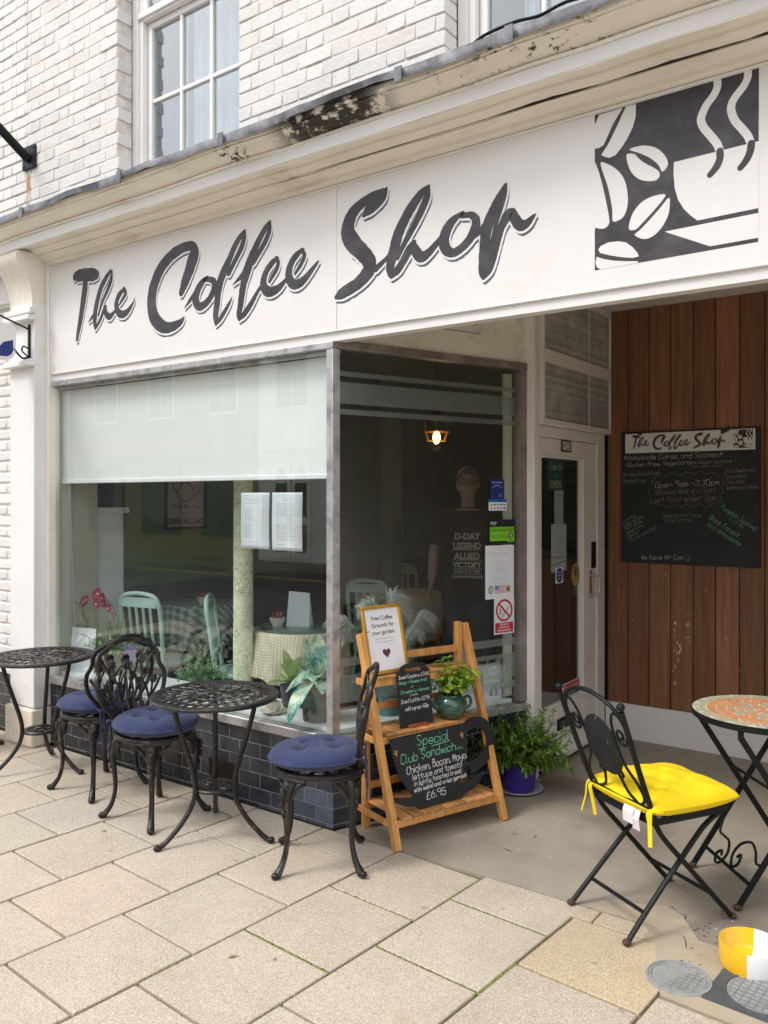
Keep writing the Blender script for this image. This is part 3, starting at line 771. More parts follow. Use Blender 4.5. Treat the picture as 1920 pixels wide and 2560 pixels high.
# ---------------------------------------------------------------- pilaster with console bracket
pil = MB(); pil.box(-2.685, -2.402, -0.11, 0.05, 0.25, 2.86); pil = pil.build("pilaster", M['pil_white'], shop, bevel=0.006)
mb = MB(); mb.box(-2.402, -2.365, -0.03, 0.05, 0.40, 3.11); mb.build("pilaster_side_board", M['cream'], pil, bevel=0.004)
mb = MB()
def block(x0, x1, y0, z0, z1, notch=0.0): mb.box(x0, x1, y0, 0.05, z0, z1)
block(-2.71, -2.392, -0.135, 0.0, 0.245); mb.build("plinth_block", M['plinth_cream'], pil, bevel=0.014)
for (z0, z1, pr) in ((2.795, 2.83, 0.035), (2.75, 2.782, 0.05), (2.455, 2.485, 0.05), (2.485, 2.500, 0.035)):
    mb = MB(); mb.box(-2.69 - pr*0.25, -2.398 + pr*0.2, -0.11 - pr, -0.108, z0, z1)
    mb.build("pilaster_moulding", M['pil_white'], pil, bevel=0.004)
# fluted console
pr = catmull([(-0.118,2.84),(-0.122,2.90),(-0.132,2.96),(-0.155,3.02),(-0.190,3.07),(-0.222,3.11),(-0.232,3.145),(-0.222,3.178)], 5)
mb = MB(); nu = 60; vs = []; fs = []
X0, X1 = -2.668, -2.408
for i, (y, z) in enumerate(pr):
    for u in range(nu + 1):
        t = u / nu
        ed = 1.0 if 0.04 < t < 0.96 else 0.0
        fl = 0.011 * ed * max(0, sin(t * pi * 6)) ** 0.5 if sin(t*pi*6) > 0 else 0.0
        fl = 0.010 * ed * abs(sin(t * pi * 6)) * min(1, i/3)
        vs.append((X0 + (X1-X0)*t, y + fl, z))
m_ = len(pr)
fs = [(i*(nu+1)+u, i*(nu+1)+u+1, (i+1)*(nu+1)+u+1, (i+1)*(nu+1)+u) for i in range(m_-1) for u in range(nu)]
mb.add(vs, fs)
for xx in (X0, X1):
    side = [(xx, y, z) for y, z in pr] + [(xx, 0.0, 3.178), (xx, 0.0, 2.84)]
    mb.add(side, [tuple(range(len(side)))])
mb.build("console_bracket", M['cream'], pil, smooth=True, sharp=30)

# ---------------------------------------------------------------- stall riser of black tiles
rt = random.Random(17)
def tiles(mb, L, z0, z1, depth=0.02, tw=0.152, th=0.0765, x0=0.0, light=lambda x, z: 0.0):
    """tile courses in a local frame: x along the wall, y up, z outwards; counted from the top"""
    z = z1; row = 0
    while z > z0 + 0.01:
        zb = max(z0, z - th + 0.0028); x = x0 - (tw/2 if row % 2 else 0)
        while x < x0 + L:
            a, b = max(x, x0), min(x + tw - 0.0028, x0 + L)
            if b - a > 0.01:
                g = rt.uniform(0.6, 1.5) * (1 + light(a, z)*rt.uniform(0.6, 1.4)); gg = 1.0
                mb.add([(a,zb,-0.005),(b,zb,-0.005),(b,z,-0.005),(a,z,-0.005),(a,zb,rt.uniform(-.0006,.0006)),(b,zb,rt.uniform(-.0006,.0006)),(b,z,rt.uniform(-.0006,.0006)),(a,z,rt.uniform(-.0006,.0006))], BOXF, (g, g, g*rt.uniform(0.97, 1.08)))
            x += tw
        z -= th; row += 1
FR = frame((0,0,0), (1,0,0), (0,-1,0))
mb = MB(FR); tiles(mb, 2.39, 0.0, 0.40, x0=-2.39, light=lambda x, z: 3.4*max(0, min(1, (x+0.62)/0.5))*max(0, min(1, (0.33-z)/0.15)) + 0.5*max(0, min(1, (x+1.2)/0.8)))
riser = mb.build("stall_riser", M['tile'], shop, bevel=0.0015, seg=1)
mb = MB(); mb.box(-2.39, -0.004, 0.0012, 0.06, 0.0, 0.40); mb.build("tile_grout", M['grout'], riser)
# air brick in the riser
mb = MB(FR)
bx0, bx1, bz0, bz1 = -0.875, -0.66, 0.095, 0.19
mb.box(bx0, bx1, bz0, bz0+0.006, 0.001, 0.006); mb.box(bx0, bx1, bz1-0.006, bz1, 0.001, 0.006)
for i in range(10): xx = bx0 + (bx1-bx0-0.006)*i/9; mb.box(xx, xx+0.006, bz0+0.006, bz1-0.006, 0.001, 0.0055)
for j in range(1, 5): zz = bz0 + (bz1-bz0)*j/5; mb.box(bx0, bx1, zz-0.003, zz+0.003, 0.001, 0.005)
ab = mb.build("air_brick", M['cast'], shop)
mb = MB(FR); mb.box(bx0-0.002, bx1+0.002, bz0-0.002, bz1+0.002, 0.0, 0.0012); mb.build("air_brick_hole", M['soil'], ab)
RET = frame((0,0,0), (cos(radians(70)), sin(radians(70)), 0), (sin(radians(70)), -cos(radians(70)), 0))
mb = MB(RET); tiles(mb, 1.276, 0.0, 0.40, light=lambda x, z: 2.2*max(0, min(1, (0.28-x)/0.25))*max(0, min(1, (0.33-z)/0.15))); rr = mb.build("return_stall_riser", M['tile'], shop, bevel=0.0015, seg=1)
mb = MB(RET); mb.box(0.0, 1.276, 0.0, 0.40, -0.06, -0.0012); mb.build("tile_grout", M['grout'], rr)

# ---------------------------------------------------------------- front window
fw = MB()
fw.box(-2.393, 0.006, -0.012, 0.05, 2.330, 2.362)                  # head
fw.box(-2.393, -2.366, -0.006, 0.05, 0.455, 2.330)                 # left jamb
fw.box(-2.393, 0.0, 0.035, 0.06, 2.312, 2.330)
fwin = fw.build("front_window", M['alu'], shop, bevel=0.002)
mb = MB(); mb.box(-2.393, 0.004, -0.022, 0.05, 0.402, 0.452); mb.build("window_sill", M['alu'], fwin, bevel=0.006)
mb = MB(); mb.prism([(-0.036, -0.008), (0.004, -0.008), (0.016, 0.034), (-0.004, 0.044), (-0.036, 0.044)], 0.452, 2.330); mb.build("corner_post", M['alu'], fwin, bevel=0.002)
mb = MB(); mb.box(-2.366, -0.036, 0.020, 0.026, 0.452, 2.330); mb.build("pane", M['glass'], fwin)
# ---------------------------------------------------------------- return window
mb = MB(RET); mb.box(0.0, 1.276, 2.333, 2.372, -0.05, 0.008); mb.box(1.218, 1.276, 0.45, 2.333, -0.05, 0.004)
rwin = mb.build("return_window", M['bronze_frame'], shop, bevel=0.002)
mb = MB(RET); mb.box(0.012, 1.276, 0.402, 0.445, -0.05, 0.016); mb.build("window_sill", M['alu'], rwin, bevel=0.005)
mb = MB(RET); mb.box(0.044, 1.218, 0.445, 2.333, -0.026, -0.020); mb.build("pane", M['glass'], rwin)
mb = MB(RET); mb.box(1.16, 1.214, 0.48, 2.31, -0.075, -0.055); mb.build("inner_post", M['wall_cream'], rwin)
mb = MB(RET)
for (z0, z1) in ((2.204, 2.229), (2.069, 2.176), (2.016, 2.043)): mb.quad((0.046,z0,-0.0295),(1.216,z0,-0.0295),(1.216,z1,-0.0295),(0.046,z1,-0.0295))
mb.build("frosted_band", M['frost'], rwin)
# the lower band is cut through with letters: built cell by cell so the letters are real gaps
def in_letter(s, z):
    """TEA, 0.616..0.706 high"""
    if not 0.616 <= z <= 0.706: return False
    if 0.940 <= s <= 1.004: return z > 0.687 or abs(s - 0.972) < 0.0105
    if 1.016 <= s <= 1.070: return s < 1.036 or z > 0.688 or z < 0.634 or abs(z - 0.661) < 0.0085
    if 1.080 <= s <= 1.160:
        t = (z - 0.616) / 0.09; l = 1.080 + 0.033*t; r = 1.160 - 0.033*t
        return (l <= s <= l + 0.019) or (r - 0.019 <= s <= r) or (l < s < r and 0.636 < z < 0.650)
    return False
mb = MB(RET); N_ = 0.003
def band(z0, z1):
    z = z0
    while z < z1 - 1e-6:
        zt = min(z + N_, z1); run = None; s = 0.046
        while s < 1.216 + N_:
            cut = s > 1.216 or in_letter(s + N_/2, (z + zt)/2)
            if not cut and run is None: run = s
            if cut and run is not None:
                mb.quad((run,z,-0.0295),(min(s,1.216),z,-0.0295),(min(s,1.216),zt,-0.0295),(run,zt,-0.0295)); run = None
            s += N_
        z = zt
band(0.595, 0.730)
mb.quad((0.046,0.775,-0.0295),(1.216,0.775,-0.0295),(1.216,0.816,-0.0295),(0.046,0.816,-0.0295))
mb.quad((0.046,0.535,-0.0295),(1.216,0.535,-0.0295),(1.216,0.575,-0.0295),(0.046,0.575,-0.0295))
mb.build("frosted_band", M['frost_low'], rwin)
# panel above the return window
mb = MB(RET); mb.box(0.0, 1.30, 2.372, 2.858, -0.05, -0.004); tp = mb.build("transom_panel", M['cream'], shop)
mb = MB(RET)
for i in range(14): mb.box(0.56 + i*0.026, 0.572 + i*0.026, 2.545, 2.553, -0.006, -0.0035)
mb.box(0.53, 0.94, 2.50, 2.503, -0.006, -0.001); mb.build("vent_slot", M['ink_grey'], tp)

# ---------------------------------------------------------------- door and its frame
DF = frame((0.453,0,0), (0,1,0), (1,0,0))          # local x = world Y, y = up, z = out of the door
mb = MB(DF)
mb.box(1.195, 1.245, 0.0, 2.858, -0.05, 0.032); mb.box(1.245, 1.30, 0.0, 2.858, -0.05, 0.012)
mb.box(2.195, 2.328, 0.0, 2.03, -0.05, 0.004); mb.box(1.30, 2.195, 1.965, 2.03, -0.05, 0.004)
dframe = mb.build("door_frame", M['door_white'], shop, bevel=0.005)
mb = MB(DF)
mb.box(1.303, 1.376, 0.03, 1.962, -0.05, -0.008); mb.box(1.997, 2.191, 0.03, 1.962, -0.05, -0.008)
mb.box(1.376, 1.997, 1.862, 1.962, -0.05, -0.008); mb.box(1.376, 1.997, 0.03, 0.338, -0.05, -0.008)
for (x0, x1, y0, y1) in ((1.376, 1.394, 0.338, 1.862), (1.979, 1.997, 0.338, 1.862), (1.394, 1.979, 1.846, 1.862), (1.394, 1.979, 0.338, 0.354)): mb.box(x0, x1, y0, y1, -0.045, -0.017)
door = mb.build("door", M['door_white'], shop, bevel=0.003)
mb = MB(DF); mb.add([(1.31,0.03,-0.008),(2.185,0.03,-0.008),(2.185,0.12,-0.008),(1.31,0.12,-0.008),(1.31,0.03,0.03),(2.185,0.03,0.03),(2.185,0.05,0.032),(1.31,0.05,0.032)], [(4,5,6,7),(7,6,2,3),(0,1,5,4),(0,4,7,3),(1,2,6,5)]); mb.build("weather_bar", M['door_white'], door)
mb = MB(DF); mb.box(1.394, 1.979, 0.354, 1.846, -0.034, -0.028); mb.build("pane", M['glass'], door)
mb = MB(DF); mb.box(1.585, 1.845, 0.19, 0.262, -0.008, -0.001); lb = mb.build("letterbox", M['black_metal'], door, bevel=0.003)
mb = MB(DF); mb.box(1.60, 1.83, 0.204, 0.248, -0.001, 0.002); mb.build("letterbox_flap", M['cast'], lb, bevel=0.002)
mb = MB(DF); mb.box(2.118, 2.180, 1.145, 1.318, -0.008, 0.002); mb.build("lock_plate", M['black_metal'], door, bevel=0.003)
mb = MB(DF); mb.tube(catmull([(2.10,1.10,-0.006),(2.10,1.10,0.035),(2.112,1.088,0.050),(2.112,1.02,0.052),(2.10,0.985,0.048),(2.085,0.975,0.03),(2.085,0.975,-0.006)], 6), 0.0095, 10); mb.box(2.085, 2.125, 0.96, 1.13, -0.008, -0.005); mb.build("door_handle", M['steel'], door, smooth=True)
# louvred vents over the door
mb = MB(DF)
for (x0, x1, y0, y1) in ((1.275,2.345,2.032,2.067),(1.275,2.345,2.395,2.470),(1.275,2.345,2.815,2.857),(1.275,1.308,2.067,2.395),(2.318,2.345,2.067,2.395),(1.275,1.308,2.470,2.815),(2.318,2.345,2.470,2.815)): mb.box(x0, x1, y0, y1, -0.02, 0.047)
vent = mb.build("vent_panel", M['door_white'], shop, bevel=0.004)
for (y0, y1) in ((2.067, 2.395), (2.470, 2.815)):
    mb = MB(DF); rv = random.Random(int(y0*100)); nn = int((y1-y0)/0.0075)
    for i in range(nn):
        g = rv.uniform(0.82, 1.15); zz = y0 + (y1-y0)*i/nn
        mb.quad((1.308,zz,0.030),(2.318,zz,0.030),(2.318,zz+0.0055,0.038),(1.308,zz+0.0055,0.038),(g,g,g*1.02))
        mb.quad((1.308,zz+0.0055,0.038),(2.318,zz+0.0055,0.038),(2.318,zz+0.0075,0.030),(1.308,zz+0.0075,0.030),(g*.72,g*.72,g*.72))
    mb.build("vent_mesh", M['vent'], vent)
mb = MB(DF); mb.box(1.962, 1.970, 2.067, 2.395, 0.039, 0.043); mb.box(1.962, 1.970, 2.470, 2.815, 0.039, 0.043); mb.box(1.310, 2.316, 2.392, 2.395, 0.039, 0.050); mb.build("vent_bead", M['door_white'], vent)
# ---------------------------------------------------------------- entrance lining
mb = MB(); rw = random.Random(12)
edges = [0.477, 0.616, 0.757, 0.896, 1.039, 1.175, 1.317, 1.462, 1.603, 1.745, 1.886, 2.03, 2.17, 2.31, 2.45, 2.59, 2.74]
tone = [0.80, 0.78, 1.0, 1.0, 0.84, 1.25, 0.80, 0.9, 1.1, 0.8, 1, .9, 1, .8, 1.1, 1]
for i in range(len(edges)-1):
    g = tone[i]; mb.box(edges[i]+0.0025, edges[i+1]-0.0025, 2.33+rw.uniform(-.001,.001), 2.36, 0.237, 2.859, (g, g*rw.uniform(.95,1.02), g*rw.uniform(.9,1.0)))
clad = mb.build("timber_cladding", M['wood_clad'], shop, bevel=0.003)
mb = MB(); mb.box(0.46, 2.76, 2.352, 2.40, 0.0, 2.86); mb.build("cladding_backing", M['ink'], clad)
mb = MB(); rp_ = random.Random(44)
for i in range(46):
    cx_, cz_ = rp_.choice([(0.93,0.78),(1.0,0.72),(0.95,0.62),(0.93,0.5)]) if i < 26 else (rp_.uniform(.5,1.9), rp_.uniform(0.3,1.15))
    x_ = cx_ + rp_.gauss(0, 0.012 if i < 26 else 0.2); z_ = cz_ + rp_.gauss(0, 0.06); hh = rp_.uniform(0.004, 0.03) if i < 26 else rp_.uniform(.003,.008); ww_ = rp_.uniform(0.003, 0.007)
    mb.quad((x_-ww_/2,2.3275,z_),(x_+ww_/2,2.3275,z_-0.002),(x_+ww_*.3,2.3275,z_+hh),(x_-ww_*.4,2.3275,z_+hh*.8))
mb.build("paint_chip", M['plinth_grey'], clad)['kind'] = 'stuff'
mb = MB(); mb.box(0.458, 2.76, 2.334, 2.36, 0.0, 0.236); mb.build("skirting_board", M['plinth_grey'], shop, bevel=0.003)
mb = MB(); mb.box(0.0, 2.76, 0.055, 2.40, 2.86, 2.90); mb.build("entrance_soffit", M['ceil'], shop)
mb = MB(); mb.box(2.70, 2.80, 0.0, 2.40, 0.0, 2.86); mb.box(2.70, 3.4, 0.0, 0.05, 0.0, 2.362); mb.build("entrance_side_wall", M['cream'], shop)

# ---------------------------------------------------------------- interior shell
FZ = 0.05
mb = MB(); mb.prism([(-2.78,0.062),(-0.04,0.062),(0.375,1.22),(0.40,2.42),(0.46,2.42),(0.46,5.72),(-2.78,5.72)], -0.02, FZ); mb.build("interior_floor", M['int_floor'], shop)
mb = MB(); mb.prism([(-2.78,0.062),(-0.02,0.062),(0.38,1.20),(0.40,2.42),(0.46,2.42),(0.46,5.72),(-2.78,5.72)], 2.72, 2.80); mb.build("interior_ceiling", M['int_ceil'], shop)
mb = MB(); mb.box(-2.82, -2.75, 0.05, 5.7, 0.90, 2.72); lw = mb.build("interior_side_wall", M['wall_green'], shop)
mb = MB(); mb.box(-2.82, -2.748, 0.05, 5.7, FZ, 0.90); mb.build("dado_panel", M['wall_dado'], lw)
mb = MB(); mb.box(-2.75, -2.725, 0.63, 5.7, 0.88, 0.93); mb.build("dado_rail", M['wall_dark'], lw)
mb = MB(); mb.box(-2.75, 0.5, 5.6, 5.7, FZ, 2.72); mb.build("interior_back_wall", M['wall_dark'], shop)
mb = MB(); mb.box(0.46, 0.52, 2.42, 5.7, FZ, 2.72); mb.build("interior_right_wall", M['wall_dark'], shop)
mb = MB(); mb.box(-2.44, -2.40, 0.062, 0.36, 0.46, 2.72); mb.build("window_side_panel", M['wall_cream'], shop)
mb = MB(); mb.box(-2.74, -2.46, 0.37, 0.62, FZ, 1.50); pt = mb.build("partition", M['shelf_white'], shop, bevel=0.004)
mb = MB(); mb.box(-2.75, -2.44, 0.36, 0.655, 1.50, 1.54); mb.build("partition_cap", M['shelf_white'], pt, bevel=0.004)
mb = MB(); mb.box(-2.745, -2.55, 0.40, 0.60, 1.541, 1.86); mb.build("dark_block", M['ink'], pt)  # plain dark block added for the dark area above the partition
# display shelf along both windows
mb = MB(); mb.prism([(-2.40,0.062),(-0.03,0.062),(0.362,1.16),(0.05,1.27),(-0.25,0.38),(-2.40,0.36)], 0.435, 0.462); ds = mb.build("display_shelf", M['shelf_white'], shop)
mb = MB(); mb.prism([(-2.40,0.30),(-0.20,0.32),(0.09,1.20),(0.05,1.22),(-0.24,0.36),(-2.40,0.34)], FZ, 0.434); mb.build("shelf_front", M['wall_dado'], ds)
# speckled column on the shelf and the inner pillar
mb = MB(); mb.lathe([(0.075,0.462),(0.075,0.47),(0.062,0.50),(0.060,0.9),(0.058,2.0),(0.058,2.70),(0.07,2.72)], 28, (-1.085,0.46,0)); mb.build("window_column", M['column'], shop, smooth=True)
mb = MB(); mb.box(-1.80, -1.66, 2.82, 2.96, FZ, 2.72); mb.build("interior_pillar", M['wall_dark'], shop, bevel=0.01)  # white post given a dark colour for the weak light reaching it
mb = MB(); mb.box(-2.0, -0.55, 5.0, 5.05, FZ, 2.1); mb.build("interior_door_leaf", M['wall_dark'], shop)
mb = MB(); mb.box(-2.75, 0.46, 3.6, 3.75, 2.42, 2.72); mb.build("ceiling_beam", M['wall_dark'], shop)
# roller blind
mb = MB()
vs = []
for i in range(41):
    x = -2.405 + 2.365*i/40
    vs += [(x, 0.082 + 0.0015*sin(i*0.9), 1.725), (x, 0.080, 2.31)]
mb.add(vs, [(2*i, 2*i+2, 2*i+3, 2*i+1) for i in range(40)])
bl = mb.build("roller_blind", M['blind'], shop, smooth=True, sharp=0)
mb = MB(); mb.box(-2.408, -0.038, 0.074, 0.090, 1.700, 1.725); mb.build("blind_bottom_bar", M['shelf_white'], bl, bevel=0.004)
mb = MB()
for i in range(90): mb.sphere((-2.335 + 0.002*sin(i*.4), 0.10 + i*0.0006, 1.69 - i*0.0135), 0.0032, 6, 4)
mb.build("blind_chain", M['shelf_white'], bl)
mb = MB(); mb.box(-0.30, -0.02, 0.10, 0.34, 2.42, 2.70); mb.build("purple_panel", M['navy_s'], shop)

# ================================================================ NEIGHBOUR ON THE LEFT
nb = thing("neighbour_building", "white painted neighbouring house at the left edge with black tiled base", "building")
mb = MB(); brick_wall(mb, -6.5, -2.664, 3.37, 5.35, [], y=0.0, tint=lambda x, z: 1.06, off=0.07); mb.build("upper_wall", M['brick'], nb, bevel=0.006)
mb = MB(); mb.box(-6.5, -2.664, 0.012, 0.16, 3.2, 7.4); mb.build("wall_backing", M['mortar'], nb)
mb = MB(); brick_wall(mb, -6.5, -2.70, 0.44, 2.92, [], y=0.004, tint=lambda x, z: 1.05); mb.build("lower_wall", M['brick'], nb, bevel=0.012, seg=2)
mb = MB(); mb.box(-6.5, -2.69, 0.014, 0.16, 0.0, 3.2); mb.box(-6.5, -2.70, 0.0, 0.1, 5.35, 7.4); mb.build("wall_core", M['pil_white'], nb)
mb = MB(); mb.box(-6.5, -2.69, -0.03, 0.013, 2.92, 3.112); mb.box(-6.5, -2.69, -0.045, -0.03, 2.93, 2.955); mb.build("fascia_band", M['pil_white'], nb, bevel=0.004)
mb = MB(FR); tiles(mb, 3.8, 0.0, 0.40, x0=-6.5); mb.build("tiled_base", M['tile'], nb, bevel=0.0015, seg=1)
mb = MB(); mb.box(-6.5, -2.70, 0.0012, 0.012, 0.0, 0.40); mb.build("tile_grout", M['grout'], nb)
mb = MB(); mb.box(-6.5, -2.69, -0.02, 0.012, 0.402, 0.438); mb.build("base_sill", M['pil_white'], nb, bevel=0.005)
# rusty stain below the iron bracket
mb = MB(); rr_ = random.Random(8)
mb = MB()
c = [(-2.642 + rr_.uniform(-.004,.004), -(3.80 - 0.02*i), 0.016 + 0.012*max(0, sin(i*0.5)) + 0.0025*i) for i in range(17)]
vs = []; fs = []
for i, (x, z, w) in enumerate(c):
    vs += [(x-w*0.5, -0.0065, -z), (x+w*0.5, -0.0065, -z)]
    if i: fs.append((2*i-2, 2*i-1, 2*i+1, 2*i))
mb.add(vs, fs)
def rust_mat():
    m = bpy.data.materials.new("rust_stain"); m.use_nodes = True; t = m.node_tree; b = t.nodes['Principled BSDF']
    b.inputs['Base Color'].default_value = (0.50, 0.24, 0.07, 1); b.inputs['Roughness'].default_value = 0.9
    f = math_node(t, 'MULTIPLY', ramp(t, noise_node(t, 14, (1,1,0.4)), 0.35, 0.6), 0.75); t.links.new(f, b.inputs['Alpha']); return m
mb.build("rust_stain", rust_mat(), nb)

# ================================================================ ACROSS THE STREET (seen in the glass)
def opposite(name, label, x0, x1, h, m, kind):
    o = thing(name, label, "building", (0, 0, 0))
    mb = MB(); mb.box(x0, x1, -20, -12.6, 0.0, h); mb.build("wall", m, o)
    mb = MB(); mb.add([(x0,-20,h),(x1,-20,h),(x1,-12.4,h),(x0,-12.4,h),(x0,-16.3,h+1.8),(x1,-16.3,h+1.8)], [(0,1,5,4),(2,3,4,5),(0,4,3),(1,2,5)]); mb.build("roof", M['slate'], o)
    n = max(2, int((x1-x0)/2.2))
    for i in range(n):
        xc = x0 + (x1-x0)*(i+0.5)/n
        for zb in ((3.9, 6.4) if h > 6.6 else (3.9,)):
            mb = MB(); mb.box(xc-0.55, xc+0.55, -12.60, -12.55, zb, zb+1.7); w = mb.build("window", M['trim_white'], o)
            mb = MB()
            for dx in (-0.5, 0.02):
                for dz in (0.06, 0.87): mb.box(xc+dx, xc+dx+0.48, -12.55, -12.54, zb+dz, zb+dz+0.77)
            mb.build("pane", M['opp_dark'], w)
        if kind == 'doors':
            mb = MB(); mb.box(xc-0.62, xc-0.04, -12.6, -12.54, 0.1, 2.6); mb.box(xc+0.04, xc+0.62, -12.6, -12.54, 0.1, 2.6); d = mb.build("door", M['trim_white'], o)
            mb = MB(); mb.box(xc-0.52, xc-0.14, -12.54, -12.52, 0.25, 0.95); mb.box(xc+0.14, xc+0.52, -12.54, -12.52, 0.25, 0.95); mb.build("door_panel", M['opp_red'], d)
            mb = MB(); mb.box(xc-0.52, xc-0.14, -12.54, -12.52, 1.15, 2.0); mb.box(xc+0.14, xc+0.52, -12.54, -12.52, 1.15, 2.0)
            for s in (-0.33, 0.33): mb.lathe([(0.001,0.0),(0.19,0.0)], 14, (0,0,0), a0=0, a1=pi) if False else mb.add([(xc+s, -12.53, 2.1)] + [(xc+s+0.2*cos(pi*k/10), -12.53, 2.1+0.3*sin(pi*k/10)) for k in range(11)], [(0,k,k+1) for k in range(1,11)])
            mb.build("door_pane", M['opp_dark'], d)
        else:
            mb = MB(); mb.box(xc-0.85, xc+0.85, -12.6, -12.54, 0.6, 2.6); w = mb.build("shop_window", M['opp_dark'], o)
    mb = MB(); mb.box(x0+0.1, x1-0.1, -12.62, -12.48, 2.85, 3.45); mb.build("fascia", M['trim_white'] if kind == 'doors' else M['opp_red'], o)
opposite("opposite_building", "pale rendered shop with white double doors across the street", -13.0, -3.4, 6.4, M['opp_white'], 'doors')
opposite("opposite_building", "tan rendered narrow shop across the street", -3.4, 1.0, 6.0, M['opp_tan'], 'win')
opposite("opposite_building", "brown brick terrace with red fascia across the street", 1.0, 12.0, 6.6, M['opp_brick'], 'win')
opposite("opposite_building", "brown brick terrace farther left across the street", -26.0, -13.0, 7.0, M['opp_brick'], 'win')

# ================================================================ WRITING
GL = {'a':"46160503123244 4642",'b':"0902 0516364543321203",'c':"4536160503123243",'d':"4942 4536160503123243",'e':"04444536160503123243",'f':"38291812 0636",
'g':"4536160503123243 46413010",'h':"0902 0516364542",'i':"0602 0809",'j':"262110 2829",'k':"0902 4604 1542",'l':"090312",'m':"0602 05162522 25364542",'n':"0602 0516364542",
'o':"160503123243453616",'p':"0600 0516364543321203",'q':"4640 4536160503123243",'r':"0602 04163645",'s':"453616051443321203",'t':"29233242 0646",'u':"060312324346 4642",
'v':"062246",'w':"0612263246",'x':"0642 4602",'y':"060413334346 46413010",'z':"06460242",
'A':"022942 1535",'B':"0902 092938372606 063645433202",'C':"4839190803123243",'D':"0902 092947432202",'E':"49090242 0636",'F':"490902 0636",'G':"48391908031232434525",'H':"0902 4942 0646",
'I':"0949 2922 0242",'J':"4943321203",'K':"0902 4905 1642",'L':"090242",'M':"0209254942",'N':"02094249",'O':"190803123243483919",'P':"0902 092948473606",'R':"0902 092948473606 2642",
'S':"4839190816354433221203",'T':"0949 2922",'U':"090312324349",'V':"092249",'W':"0912263249",'Y':"092549 2522",'Z':"09490242",
'0':"190803123243483919",'1':"182922",'2':"08193948360242",'3':"0819394836264533221203",'4':"290444 3732",'5':"490906364543321203",'6':"39280503123243453605",'7':"094922",'8':"261708193948372604031232434426",
'9':"47361607081939484742",'.':"0203",',':"0301",'+':"0545 2723",'-':"0535",'(':"19070412",')':"09171402",'*':"1814 0725 0527",'~':"0415263544 ",'£':"4839281702 0242 0536",':':"0304 0607",'!':"0904 0203"}
class Chalk:
    """hand lettering drawn as brush strokes on a board's local XY plane"""
    def __init__(s, seed=1): s.lines = []; s.r = random.Random(seed); s.z = 0
    def width(s, txt):
        w = 0
        for ch in txt:
            g = GL.get(ch)
            w += 3.2 if not g else max(int(p[i]) for p in g.split() for i in range(0, len(p), 2)) + 1.7
        return w - 1.7
    def text(s, txt, x, y, length=None, h=None, th=0.0022, ang=0.0, z0=0.0008, slant=0.10, lw=None):
        """baseline starts at (x,y); the text is `length` long; capital height h"""
        W = s.width(txt); s.mb = MB(); s.lines.append(s.mb)
        if h is None: h = 7 * length / W * 1.0
        sy = h / 7.0
        sx = (length / W) if length else sy
        ca, sa = cos(ang), sin(ang); px = 0.0
        for ch in txt:
            g = GL.get(ch)
            if not g: px += 3.2; continue
            oy = s.r.uniform(-0.35, 0.35); mw = 0; k = s.r.uniform(0.94, 1.06)
            for st in g.split():
                pts = [(int(st[i]), int(st[i+1])) for i in range(0, len(st), 2)]
                mw = max(mw, max(p[0] for p in pts))
                pp = []
                for (a, b) in pts:
                    a += s.r.uniform(-0.16, 0.16); b += s.r.uniform(-0.16, 0.16)
                    yy = (b - 2) * k + oy; lx = (px + a) * sx + yy * sy * slant; ly = yy * sy
                    pp.append((x + lx*ca - ly*sa, y + lx*sa + ly*ca, th * s.r.uniform(0.75, 1.2)))
                if len(pp) > 2: pp = catmull(pp, 4)
                s.z += 0.00001
                s.mb.stroke(pp, z0 + s.z)
            px += mw + 1.7
        return s
    def line(s, pts, th=0.002, z0=0.0008, sm=True):
        s.z += 0.00001; s.mb = MB(); s.lines.append(s.mb)
        pp = [(p[0], p[1], th * s.r.uniform(0.8, 1.15)) for p in pts]
        s.mb.stroke(catmull(pp, 5) if sm else pp, z0 + s.z); return s
    def done(s, name, m, parent):
        for l in s.lines: l.build(name, m, parent)
def print_text(name, txt, m, parent, x, y, size, z=0.0008, align='CENTER', sx=1.0, bold=0.0, shear=0.0, M=None, space=1.0):
    """printed letters (the program's built-in typeface) turned into a mesh in the parent's local plane"""
    c = bpy.data.curves.new(name, 'FONT'); c.body = txt; c.size = size; c.align_x = align; c.offset = bold; c.shear = shear; c.space_character = space
    o = bpy.data.objects.new(name, c); sc.collection.objects.link(o)
    bpy.context.view_layer.update()
    me = bpy.data.meshes.new_from_object(o.evaluated_get(bpy.context.evaluated_depsgraph_get()))
    bpy.data.objects.remove(o)
    for v in me.vertices: v.co = Vector((x + v.co.x * sx, y + v.co.y, z + v.co.z))
    me.materials.clear(); me.materials.append(m)
    ob = bpy.data.objects.new(name, me); sc.collection.objects.link(ob); ob.parent = parent
    return ob
def text_rows(mb, x0, x1, y, h, rng, z=0.0006, centre=False, fill=1.0):
    """a row of very small print: short dashes of word length"""
    L = (x1 - x0) * fill * rng.uniform(0.75, 1.0); x = (x0 + x1 - L)/2 if centre else x0; e = x + L
    while x < e:
        w = rng.uniform(0.006, 0.02); mb.quad((x,y,z),(min(x+w,e),y,z),(min(x+w,e),y+h,z),(x,y+h,z)); x += w + 0.004

